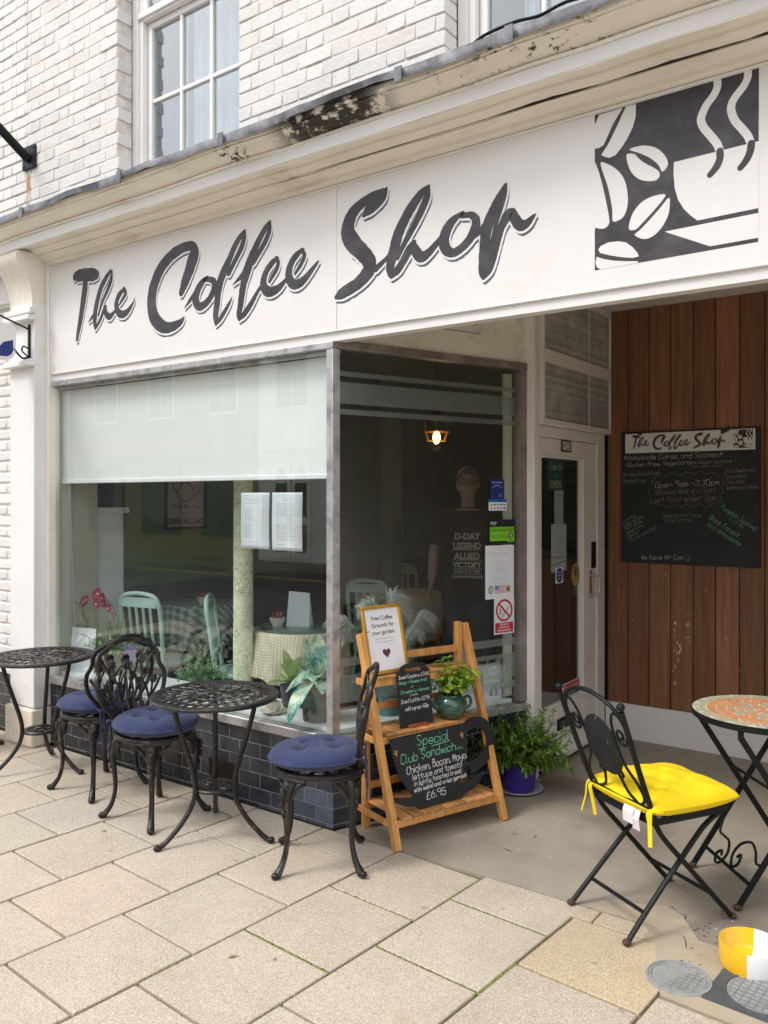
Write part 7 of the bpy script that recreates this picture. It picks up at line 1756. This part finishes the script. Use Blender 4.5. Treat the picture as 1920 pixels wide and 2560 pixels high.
po2 = thing("silk_poinsettia", "smaller mint silk plant behind the large mint leaved one", "plant", (-0.52,0.28,0.4622))
mb = MB(); mb.lathe([(0.0001,0.0),(0.055,0.0),(0.07,0.12),(0.064,0.12),(0.0001,0.105)], 28); mb.build("pot", M['grey_pot'], po2, smooth=True)
lf = MB()
for (dx,dy,dz,L,w,dr) in ((-0.9,-0.3,0.15,0.19,0.09,0.4),(-0.6,-0.5,0.5,0.16,0.09,0.4),(0.1,-0.6,0.5,0.15,0.09,0.4),(-0.3,-0.1,1.0,0.19,0.09,0),(0.35,-0.1,0.9,0.19,0.1,0.1),(-0.7,0.2,0.7,0.18,0.08,0.2),(0.8,-0.2,0.4,0.15,0.09,0.3)): leaf(lf, (0,0,0.13), (dx,dy,dz), L, w, rg, droop=dr, fold=0.25, seg=8)
lf.build("leaf", mat("lime_silk_leaf",(0.42,0.56,0.20),0.6,0.25,10,col2=(0.10,0.40,0.30),c2=(0.58,0.70),c2s=9,trans=0.3), po2, smooth=True, sharp=0)
tcup = thing("teacup_planter", "floral china teacup with a succulent on its saucer on the window shelf", "teacup", (-0.505,0.115,0.4622))
mb = MB(); mb.lathe([(0.0001,0.003),(0.030,0.003),(0.055,0.009),(0.072,0.017),(0.072,0.020),(0.055,0.013),(0.030,0.008),(0.0001,0.008)], 36); mb.build("saucer", M['china_pat'], tcup, smooth=True)
mb = MB(); mb.lathe([(0.0001,0.010),(0.022,0.010),(0.024,0.016),(0.038,0.034),(0.046,0.068),(0.0435,0.068),(0.036,0.036),(0.0001,0.05)], 36); mb.tube(catmull([(0.042,0,0.058),(0.062,0,0.058),(0.062,0,0.036),(0.036,0,0.030)],6), 0.0035, 7); mb.build("cup", M['china_pat'], tcup, smooth=True)
lf = MB(); rg = random.Random(14)
for i in range(40): a = rg.uniform(0,2*pi); leaf(lf, (rg.uniform(-.02,.03),rg.uniform(-.02,.02),0.055), (cos(a),sin(a),rg.uniform(0.3,1.2)), rg.uniform(0.02,0.042), 0.009, rg, droop=0.2, seg=3)
lf.build("succulent", mat("grey_green_succulent",(0.30,0.42,0.26),0.6,0.25,20), tcup)
# pampas plumes behind the return window
pg = thing("pampas_grass", "white feathery plumes with blue green blades behind the framed notice", "dried grass", (0.0,0.46,0.4622), 0)
mb = MB(); mb.lathe([(0.0001,0.0),(0.05,0.0),(0.062,0.14),(0.056,0.14),(0.0001,0.12)], 28); mb.build("vase", M['blade'], pg, smooth=True)
rg = random.Random(77); pl_ = MB(); bl_ = MB()
U = Vector((cos(radians(70)), sin(radians(70)), 0))
for (s, top, bend, kk) in ((-0.27,0.53,-0.9,1.0),(-0.10,0.60,-0.45,1.0),(0.02,0.62,0.1,1.25),(0.05,0.55,0.4,1.1),(0.20,0.50,0.75,1.2),(0.13,0.42,0.35,1.0),(-0.20,0.45,-0.6,0.9)):
    pts = catmull([tuple(U*(s*0.05)) [:2] + (0.13,), tuple(U*(s*0.35))[:2] + (0.33,), tuple(U*(s*0.75))[:2] + (top*0.86,), tuple(U*(s*1.05))[:2] + (top,), tuple(U*(s*1.05 + 0.06*(1 if bend>0 else -1)))[:2] + (top-0.01,)], 6)
    bl_.tube(pts[:14], 0.002, 5, cap=False); n_ = len(pts)
    for i in range(9, n_):
        t = (i-9)/(n_-10+1)
        for q in range(26):
            p = Vector(pts[i]).lerp(Vector(pts[min(i+1,n_-1)]), rg.random()); d0 = (Vector(pts[min(i+1,n_-1)])-Vector(pts[i-1])).normalized(); side = d0.orthogonal().normalized(); side.rotate(Matrix.Rotation(rg.uniform(0,2*pi),3,d0)); L = kk*0.062*(0.45+sin(pi*min(1,t*0.8+0.15)))*rg.uniform(0.6,1.1)
            leaf(pl_, p, side*0.75+d0*0.9+U*(0.35*(1 if bend>0 else -1)), L, 0.0035, rg, droop=0.45, seg=3)
for i in range(60):
    s = rg.uniform(-1,1); leaf(bl_, U*(s*0.04)+Vector((0,0,0.13)), U*s*rg.uniform(0.4,1.3)+Vector((rg.uniform(-.1,.1),rg.uniform(-.1,.1),rg.uniform(0.8,1.6))), rg.uniform(0.22,0.42), 0.0055, rg, droop=rg.uniform(0.1,0.6), seg=6)
pl_.build("plume", M['plume'], pg); bl_.build("blade", M['blade'], pg)
# white boxes added behind the frosted band to whiten the letters' lower half
for i, (s, w, h_) in enumerate(((0.78,0.12,0.185),(0.935,0.17,0.20),(1.11,0.14,0.19))):
    o = thing("white_box", ["folded white card box on the window shelf, leftmost of three beyond the frosted band","wide folded white card box in the middle of three beyond the frosted band","slotted white card box nearest the door post beyond the frosted band"][i], "box", RET @ Vector((s,0.4622,-0.13)), radians(70), group="white boxes on the window shelf")
    mb = MB(); mb.box(-w/2,w/2,-0.03,0.03,0.0,h_); b_ = mb.build("box", M['shelf_white'], o, bevel=0.002)
    if i == 2:
        mb = MB()
        for q in range(6):
            for c_ in (-0.025,0.012): mb.box(c_,c_+0.022,-0.0315,-0.030,0.02+0.013*q,0.026+0.013*q)
        mb.build("slot", M['ink'], o)

# ================================================================ CAFE ROOM
def dining_table(label, x, y, r, clothm, drop, top, seed):
    t = thing("dining_table", label, "table", (x, y, FZ))
    mb = MB(); mb.lathe([(0.0001,0.725),(r,0.725),(r,0.745),(0.0001,0.745)], 40); mb.lathe([(0.0001,0.0),(0.19,0.0),(0.19,0.02),(0.035,0.05),(0.03,0.70),(0.1,0.724)], 20); mb.build("pedestal", M['teal_paint'], t, smooth=True)
    c = thing("tablecloth", {1: "yellow dotted cloth hanging over the table just inside the front window", 2: "green checked cloth over the table near the green wall", 3: "plain pale cloth over the table in the middle of the room"}[seed], "tablecloth", (x, y, FZ+0.7455)); 
    mb = MB(); n = 96; vs = []; rows = [(0.0,0.002),(r*0.9,0.002),(r+0.004,0.0),(r+0.010,-0.02)] + [(r+0.012+0.02*k/6,-0.02-drop*k/6) for k in range(1,7)]
    for i,(rr,zz) in enumerate(rows):
        for k in range(n):
            a = 2*pi*k/n; f = max(0,i-3)/6; w = f*(0.018*sin(a*13+seed)+0.012*sin(a*7+1.3*seed)); zc = zz - (0.02*f*(sin(a*4)))
            vs.append(((rr+w)*cos(a),(rr+w)*sin(a),zc+0.001))
    mb.add(vs, [(i*n+k,i*n+(k+1)%n,(i+1)*n+(k+1)%n,(i+1)*n+k) for i in range(len(rows)-1) for k in range(n)])
    mb.build("cloth", clothm, c, smooth=True, sharp=0)
    if top:
        g = thing("glass_top", top, "glass top", (x,y,FZ+0.7495)); mb = MB(); mb.lathe([(0.0001,0.0),(r-0.004,0.0),(r,0.003),(r-0.004,0.006),(0.0001,0.006)], 56); mb.build("disc", mat("green_glass_top",(0.10,0.17,0.14),0.08,0.05,4,coat=0.6), g, smooth=True)
    return t
dining_table("round cafe table in yellow dotted cloth just inside the front window", -0.92, 0.79, 0.29, M['cloth_pat'], 0.26, "dark green round glass top on the dotted tablecloth", 1)
dining_table("round cafe table in green checked cloth near the green wall", -2.40, 1.28, 0.29, M['cloth_green'], 0.28, None, 2)
dining_table("round cafe table in plain pale cloth in the middle of the room", -1.57, 2.78, 0.36, M['cloth_w'], 0.30, None, 3)
CGp = "painted wooden chairs in the cafe"
def cafe_chair(label):
    t = thing("cafe_chair", label, "chair", group=CGp); H = 0.92
    mb = MB(); mb.prism([(0.20*cos(a)*1.0 if cos(a)<0 else 0.21*cos(a), 0.205*sin(a)) for a in [2*pi*k/28 for k in range(28)]], 0.425, 0.452); mb.build("seat", M['teal_paint'], t, bevel=0.006)
    for sx in (1,-1):
        for sy in (1,-1):
            mb = MB(); mb.tube([(0.12*sx,0.13*sy,0.43),(0.17*sx,0.165*sy,0.0)], [0.017,0.012], 8); mb.build("leg", M['teal_paint'], t, smooth=True)
    mb = MB(); pts = catmull([(-0.17,0.155,0.44),(-0.20,0.165,0.68),(-0.225,0.165,0.84),(-0.232,0.135,0.90),(-0.236,0.07,H),(-0.236,0,H+0.004),(-0.236,-0.07,H),(-0.232,-0.135,0.90),(-0.225,-0.165,0.84),(-0.20,-0.165,0.68),(-0.17,-0.155,0.44)],5); mb.tube(pts, 0.0155, 9)
    mb.bar((-0.232,-0.15,0.865),(-0.232,0.15,0.865),0.018,0.065,up=(0,0,1)); mb.bar((-0.19,-0.158,0.56),(-0.19,0.158,0.56),0.018,0.03); fr = mb.build("back_frame", M['teal_paint'], t, smooth=True)
    for k in range(4):
        y = -0.09+0.06*k; mb = MB(); zs = [0.565,0.62,0.66,0.665,0.70,0.78,0.84]; mb.tube([(-0.19-0.14*(z-0.56),y,z) for z in zs], [0.007,0.010,0.013,0.009,0.011,0.009,0.011], 8); mb.build("spindle", M['teal_paint'], fr, smooth=True)
    mb = MB(); mb.tube([(0.15,0.15,0.17),(-0.15,0.15,0.17)],0.008,7); mb.tube([(0.15,-0.15,0.17),(-0.15,-0.15,0.17)],0.008,7); mb.build("stretcher", M['teal_paint'], t, smooth=True)
    return t
cc = cafe_chair("duck egg spindle back chair before the green checked table")
for i, (x, y, r, l) in enumerate(((-2.03,0.62,100,None),(-1.33,0.72,40,"duck egg chair half hidden by the speckled column"),(-1.36,2.20,105,"duck egg chair backing on to the pale clothed table, nearer of two"),(-1.90,3.22,-60,"duck egg chair on the far side of the pale clothed table"))):
    c = cc if i == 0 else copy_tree(cc)
    c.location = (x, y, FZ); c.rotation_euler = (0,0,radians(r))
    if l: c['label'] = l
mn = thing("table_menu", "folded white menu standing on the dotted table inside the window", "menu", (-0.915,0.76,FZ+0.7560), radians(25))
mb = MB(); mb.add([(-0.075,0.0,0.0),(0.075,0.0,0.0),(0.065,0.045,0.205),(-0.07,0.045,0.215),(-0.075,0.09,0.0),(0.075,0.09,0.0)], [(0,1,2,3),(3,2,5,4)]); b_ = mb.build("card", M['paper_cool'], mn); sol = b_.modifiers.new("thick",'SOLIDIFY'); sol.thickness = 0.001
for (x, y, nm, l) in ((-1.03,0.70,"sugar_bowl","small white bowl of sugar sachets beside the folded menu"),(-2.30,1.22,"sugar_bowl","small white bowl on the green checked table")):
    o = thing(nm, l, "bowl", (x,y,FZ+(0.7560 if x > -2 else 0.7490))); mb = MB(); mb.lathe([(0.0001,0.0),(0.03,0.0),(0.045,0.03),(0.05,0.055),(0.046,0.055),(0.040,0.03),(0.0001,0.012)], 28); mb.build("bowl", M['china'], o, smooth=True)
    mb = MB(); rg = random.Random(3)
    for k in range(10): a = rg.uniform(0,6.28); mb.bar((0.02*cos(a),0.02*sin(a),0.02),(0.035*cos(a),0.035*sin(a),0.085),0.016,0.004)
    mb.build("sachet", M['redwood'], o)
# pendant lamp
pd = thing("pendant_lamp", "dark caged pendant lamp with a glowing amber bulb inside the room", "lamp", (-0.97,2.45,0))
mb = MB(); mb.lathe([(0.0001,2.72),(0.055,2.72),(0.055,2.70),(0.012,2.682),(0.0001,2.68)][::-1], 24); mb.tube([(0,0,2.68),(0,0,2.36)],0.004,6); mb.build("cord", M['black_metal'], pd, smooth=True)
mb = MB(); mb.lathe([(0.012,2.37),(0.022,2.35),(0.024,2.30),(0.10,2.22),(0.105,2.205),(0.098,2.205),(0.02,2.29)], 32); mb.build("shade", M['black_metal'], pd, smooth=True)
mb = MB(); mb.lathe([(0.03,2.132),(0.105,2.126),(0.107,2.132),(0.03,2.140)], 32); mb.lathe([(0.02,2.060),(0.078,2.056),(0.080,2.061),(0.02,2.067)], 32)
for k in range(6): a = 2*pi*k/6; mb.tube([(0.10*cos(a),0.10*sin(a),2.21),(0.10*cos(a),0.10*sin(a),2.13),(0.072*cos(a),0.072*sin(a),2.06)],0.0025,5)
mb.build("cage", M['gold'], pd, smooth=True)
bm_ = bpy.data.materials.new("glowing_bulb"); bm_.use_nodes = True; b_ = bm_.node_tree.nodes['Principled BSDF']; b_.inputs['Base Color'].default_value = (1,0.6,0.2,1); b_.inputs['Emission Color'].default_value = (1.0,0.42,0.10,1); b_.inputs['Emission Strength'].default_value = 9
mb = MB(); mb.sphere((0,0,2.085),0.030,14,10,sz=1.7); mb.build("bulb", bm_, pd, smooth=True)
ld = bpy.data.lights.new("bulb_light",'POINT'); ld.energy = 1.2; ld.color = (1,0.6,0.28); ld.shadow_soft_size = 0.04; lo = bpy.data.objects.new("bulb_light", ld); sc.collection.objects.link(lo); lo.location = (0,0,2.0); lo.parent = pd
# framed pictures
def picture(label, Mx, w, h, face):
    o = thing("framed_picture", label, "picture", M=Mx); mb = MB(); b = 0.018
    for (x0,x1,y0,y1) in ((0,w,0,b),(0,w,h-b,h),(0,b,b,h-b),(w-b,w,b,h-b)): mb.box(x0,x1,y0,y1,0,0.022)
    mb.build("frame", M['ink'], o, bevel=0.002); mb = MB(); mb.box(b,w-b,b,h-b,0,0.008); mb.build("print_sheet", face, o); return o
LWF = lambda y, z: frame((-2.748,y,z), (0,1,0), (1,0,0))
o = picture("black framed grey picture of a teapot lettered open all day on the green wall", LWF(1.215,1.355), 0.425, 0.52, mat("grey_picture_paper",(0.42,0.44,0.43),0.8,0.08,8))
print_text("print", "OPEN ALL DAY", M['ink'], o, 0.2125, 0.042, 0.066, z=0.009, sx=0.84, bold=0.002); print_text("small_print", "Made for Two", M['ink'], o, 0.2125, 0.165, 0.052, z=0.009, shear=0.3); print_text("small_print", "FRESHLY BREWED TEA & COFFEE", M['ink_grey'], o, 0.2125, 0.125, 0.018, z=0.009)
c = Chalk(11); cx_, cy_ = 0.21, 0.30
c.line([(cx_+0.085*cos(t), cy_+0.075*sin(t)) for t in [2*pi*k/24 for k in range(25)]], 0.006, z0=0.009).line([(cx_+0.08,cy_+0.03),(cx_+0.13,cy_+0.06),(cx_+0.14,cy_),(cx_+0.07,cy_-0.04)],0.007,z0=0.009).line([(cx_-0.08,cy_-0.01),(cx_-0.12,cy_+0.02),(cx_-0.13,cy_+0.07)],0.010,z0=0.009).line([(cx_-0.05,cy_+0.065),(cx_,cy_+0.095),(cx_+0.05,cy_+0.065)],0.006,z0=0.009); c.done("teapot_drawing", M['ink'], o)
BKF = lambda x, z: frame((x,5.598,z), (1,0,0), (0,-1,0))
picture("tall narrow dark picture beside the inner pillar on the back wall", BKF(-2.3,1.3), 0.4, 0.7, M['opp_dark']); picture("dark square picture on the back wall behind the standing man", BKF(-0.3,1.5), 0.5, 0.6, M['navy_s'])
hb = thing("heart_ornament", "small dark heart ornament hanging on the back wall above the man", "ornament", M=BKF(-0.9,2.12)); mb = MB(); mb.add([(0,0.0,0.006)] + [(0.006*16*sin(t)**3, 0.006*(13*cos(t)-5*cos(2*t)-2*cos(3*t)-cos(4*t)), 0.006) for t in [2*pi*k/36 for k in range(36)]], [(0,1+k,1+(k+1)%36) for k in range(36)]); b_ = mb.build("heart", M['ink'], hb); sol = b_.modifiers.new("thick",'SOLIDIFY'); sol.thickness = 0.012
ctr = thing("counter", "dark serving counter along the back of the cafe", "counter", (-0.2,4.2,FZ)); mb = MB(); mb.box(-1.2,0.6,0,0.6,0.0,1.0); mb.build("front_panel", M['wall_dado'], ctr); mb = MB(); mb.box(-1.25,0.62,-0.04,0.64,1.0,1.04); mb.build("worktop", M['int_floor'], ctr)

# ================================================================ THE MAN BEHIND THE GLASS
man = thing("person", "man in glasses and a black lettered T-shirt standing inside behind the return window", "person", (-0.52,2.17,FZ), radians(-62))     # local +x is forward
def remeshed(mb, name, m, parent, vox, sm=4):
    o = mb.build(name, m, parent, smooth=True, sharp=0); r = o.modifiers.new("fuse",'REMESH'); r.mode = 'VOXEL'; r.voxel_size = vox; r.use_smooth_shade = True
    s = o.modifiers.new("soften",'SMOOTH'); s.iterations = sm; s.factor = 0.5; return o
b = MB()
b.sphere((0.005,0,1.665),0.1,22,16,sx=0.95,sy=0.76,sz=1.16); b.sphere((0.030,0,1.600),0.068,18,12,sx=0.95,sy=0.86,sz=1.0); b.sphere((0.062,0,1.572),0.03,12,8,sy=1.1,sz=0.8)   # skull, jaw, chin
b.tube([(0.085,0,1.675),(0.112,0,1.635)],[0.010,0.017],8); b.sphere((0.098,0.0,1.633),0.014,8,6,sy=1.5); b.tube([(0.080,-0.045,1.690),(0.092,0,1.688),(0.080,0.045,1.690)],0.010,8)
b.tube([(0.083,-0.024,1.598),(0.090,0,1.600),(0.083,0.024,1.598)],0.008,8)
for s in (1,-1): b.sphere((-0.002,0.078*s,1.65),0.026,10,8,sx=0.9,sy=0.35,sz=1.25); b.sphere((0.066,0.040*s,1.642),0.026,10,8,sz=0.8)
b.tube([(-0.012,0,1.58),(-0.02,0,1.50),(-0.025,0,1.44)],[0.047,0.050,0.066],16)
b.tube([(-0.02,0,1.47),(0.0,0,1.36),(0.015,0,1.18),(0.01,0,1.0),(0,0,0.90)],[0.10,0.135,0.15,0.15,0.15],20,flat=0.8,up=(1,0,0))
arms = {1: [(-0.02,0.165,1.395),(-0.03,0.245,1.16),(0.05,0.262,0.93)], -1: [(-0.02,-0.165,1.395),(-0.045,-0.245,1.17),(0.04,-0.265,0.95)]}
for s, (sh, el, wr) in arms.items():
    b.tube(catmull([sh, tuple((a+c_)/2 for a, c_ in zip(sh, el)), el, tuple((a+c_)/2 for a, c_ in zip(el, wr)), wr],3), [0.050,0.052,0.051,0.049,0.047,0.044,0.042,0.042,0.041,0.038,0.034,0.030,0.027], 14)
    w = Vector(wr); d = (Vector(wr)-Vector(el)).normalized(); fwd = Vector((1,0,0)); 
    b.tube([w, w+d*0.05, w+d*0.09],[0.026,0.036,0.034],12,flat=0.55,up=(0,1,0))
    for k,(off,L) in enumerate(((-0.028,0.062),(-0.010,0.074),(0.010,0.078),(0.027,0.070))):
        p0 = w+d*0.085+fwd*off; b.tube(catmull([p0, p0+d*L*0.45, p0+d*L*0.8+Vector((0.004,-0.010*s,0)), p0+d*L+Vector((0.006,-0.020*s,0))],3),[0.0088]*6+[0.008]*3+[0.0065],8)
    p0 = w+d*0.035+fwd*0.030; b.tube([p0, p0+d*0.03+fwd*0.022, p0+d*0.062+fwd*0.026],[0.012,0.0105,0.0085],8)
for s in (1,-1): b.tube(catmull([(0,0.085*s,0.92),(0.01,0.095*s,0.55),(-0.01,0.10*s,0.10),(0.0,0.10*s,0.05)],4),[0.09,0.085,0.08,0.072,0.062,0.055,0.05,0.05,0.045,0.04,0.038,0.04,0.04],14); b.sphere((0.06,0.10*s,0.045),0.045,12,8,sx=2.4,sz=0.9)
remeshed(b, "body", M['skin'], man, 0.0065, 3)
s_ = MB()
s_.tube([(-0.020,0,1.487),(-0.018,0,1.465),(-0.012,0,1.435),(-0.006,0,1.395),(0.0,0,1.33),(0.02,0,1.20),(0.022,0,1.05),(0.01,0,0.90),(0.008,0,0.86)],[0.078,0.100,0.150,0.182,0.196,0.200,0.198,0.194,0.194],24,flat=0.66,up=(1,0,0))
for s, (sh, el, wr) in arms.items(): s_.tube([(sh[0],sh[1]*0.30,sh[2]+0.035), (sh[0],sh[1]*0.75,sh[2]+0.018), (sh[0],sh[1]*1.12,sh[2]-0.02), tuple(a+(c_-a)*0.45 for a,c_ in zip(sh,el)), tuple(a+(c_-a)*0.80 for a,c_ in zip(sh,el))],[0.060,0.072,0.078,0.075,0.073],16)
remeshed(s_, "tshirt", M['tshirt'], man, 0.0085, 4)
j = MB(); j.tube([(0.0,0,0.93),(0.0,0,0.80)],[0.165,0.172],20,flat=0.75,up=(1,0,0))
for s in (1,-1): j.tube(catmull([(0,0.085*s,0.88),(0.012,0.095*s,0.55),(-0.008,0.10*s,0.10),(0,0.10*s,0.045)],4),[0.098,0.098,0.095,0.09,0.084,0.08,0.078,0.075,0.07,0.068,0.066,0.066,0.066],16)
remeshed(j, "jeans", M['jeans'], man, 0.011, 3)
h_ = MB(); h_.sphere((-0.004,0,1.672),0.1,30,24,sx=1.02,sy=0.845,sz=1.185)
h_.f = [f for f in h_.f if sum(h_.v[i][2] for i in f)/len(f) > 1.688 + 0.52*sum(h_.v[i][0] for i in f)/len(f)]; h_.c = [None]*len(h_.f)
hr = h_.build("hair", M['hair'], man, smooth=True, sharp=0); sol = hr.modifiers.new("thick",'SOLIDIFY'); sol.thickness = 0.006
mb = MB(); mb.tube([(0.086,-0.024,1.597),(0.0945,0,1.599),(0.086,0.024,1.597)],0.0035,6); mb.build("mouth", mat("lip",(0.20,0.08,0.06),0.5,0.1,10), man, smooth=True)
mb = MB()
for s in (1,-1): mb.tube([(0.092,0.014*s,1.692),(0.094,0.036*s,1.697),(0.080,0.058*s,1.690)],0.0045,6)
mb.build("eyebrow", M['hair'], man, smooth=True)
mb = MB()
for s in (1,-1):
    mb.tube([(0.104+0.002*cos(t),0.035*s+0.027*(abs(cos(t))**0.6)*(1 if cos(t)>0 else -1),1.667+0.0165*(abs(sin(t))**0.6)*(1 if sin(t)>0 else -1)) for t in [2*pi*k/20 for k in range(20)]],0.0021,6,closed=True); mb.tube([(0.098,0.062*s,1.674),(0.0,0.082*s,1.672)],0.002,6)
mb.tube([(0.105,-0.011,1.672),(0.108,0,1.676),(0.105,0.011,1.672)],0.0022,6); mb.build("glasses", M['ink'], man, smooth=True)
mb = MB()
for s in (1,-1): mb.sphere((0.0785,0.034*s,1.668),0.0125,12,8,sy=1.25)
mb.build("eye", mat("eye_white",(0.22,0.19,0.17),0.4,0.05,8), man, smooth=True); mb = MB()
for s in (1,-1): mb.sphere((0.0885,0.033*s,1.667),0.0055,8,6,sx=0.6)
mb.build("pupil", M['ink'], man, smooth=True)
# lettering on the shirt, bent over the chest
def chest(y, z):
    ks = [(0.86,0.008,0.194),(0.90,0.010,0.194),(1.05,0.022,0.198),(1.20,0.020,0.200),(1.36,0.0,0.195),(1.44,-0.01,0.155)]
    for (z0,x0,r0),(z1,x1,r1) in zip(ks, ks[1:]):
        if z <= z1 or z1 == 1.44: t = (z-z0)/(z1-z0); xc, r = x0+(x1-x0)*t, r0+(r1-r0)*t; break
    return xc + 0.66*r*sqrt(max(0.05, 1-(y/r)**2)) + 0.006
def shirt_text(txt, zc, size, sx, bold=0.0):
    o = print_text("shirt_print", txt, M['print'], man, 0, 0, size, z=0, sx=sx, bold=bold)
    for v in o.data.vertices:
        y, z = -0.012 + v.co.x, zc + v.co.y; yy = -y       # the wearer's left is the viewer's right
        y = v.co.x
        v.co = Vector((chest(y, z), y, z))
    return o
shirt_text("D-DAY", 1.262, 0.062, 0.95, 0.003); shirt_text("LEGEND", 1.195, 0.062, 0.85, 0.003); shirt_text("ALLIED", 1.122, 0.062, 0.92, 0.003); shirt_text("VICTORY", 1.062, 0.054, 0.88, 0.003); shirt_text("D-DAY 06.06.1944", 1.025, 0.026, 0.9, 0.001); shirt_text("NORMANDY/FRANCE", 0.985, 0.026, 0.85, 0.001)
mb = MB()
for z in (1.184,1.112,1.050,1.014):
    mb = MB()
    for k in range(10):
        y0, y1 = -0.105+0.021*k, -0.105+0.021*(k+1); mb.quad((chest(y0,z),y0,z),(chest(y1,z),y1,z),(chest(y1,z+0.004),y1,z+0.004),(chest(y0,z+0.004),y0,z+0.004))
    mb.build("shirt_line", M['print'], man)
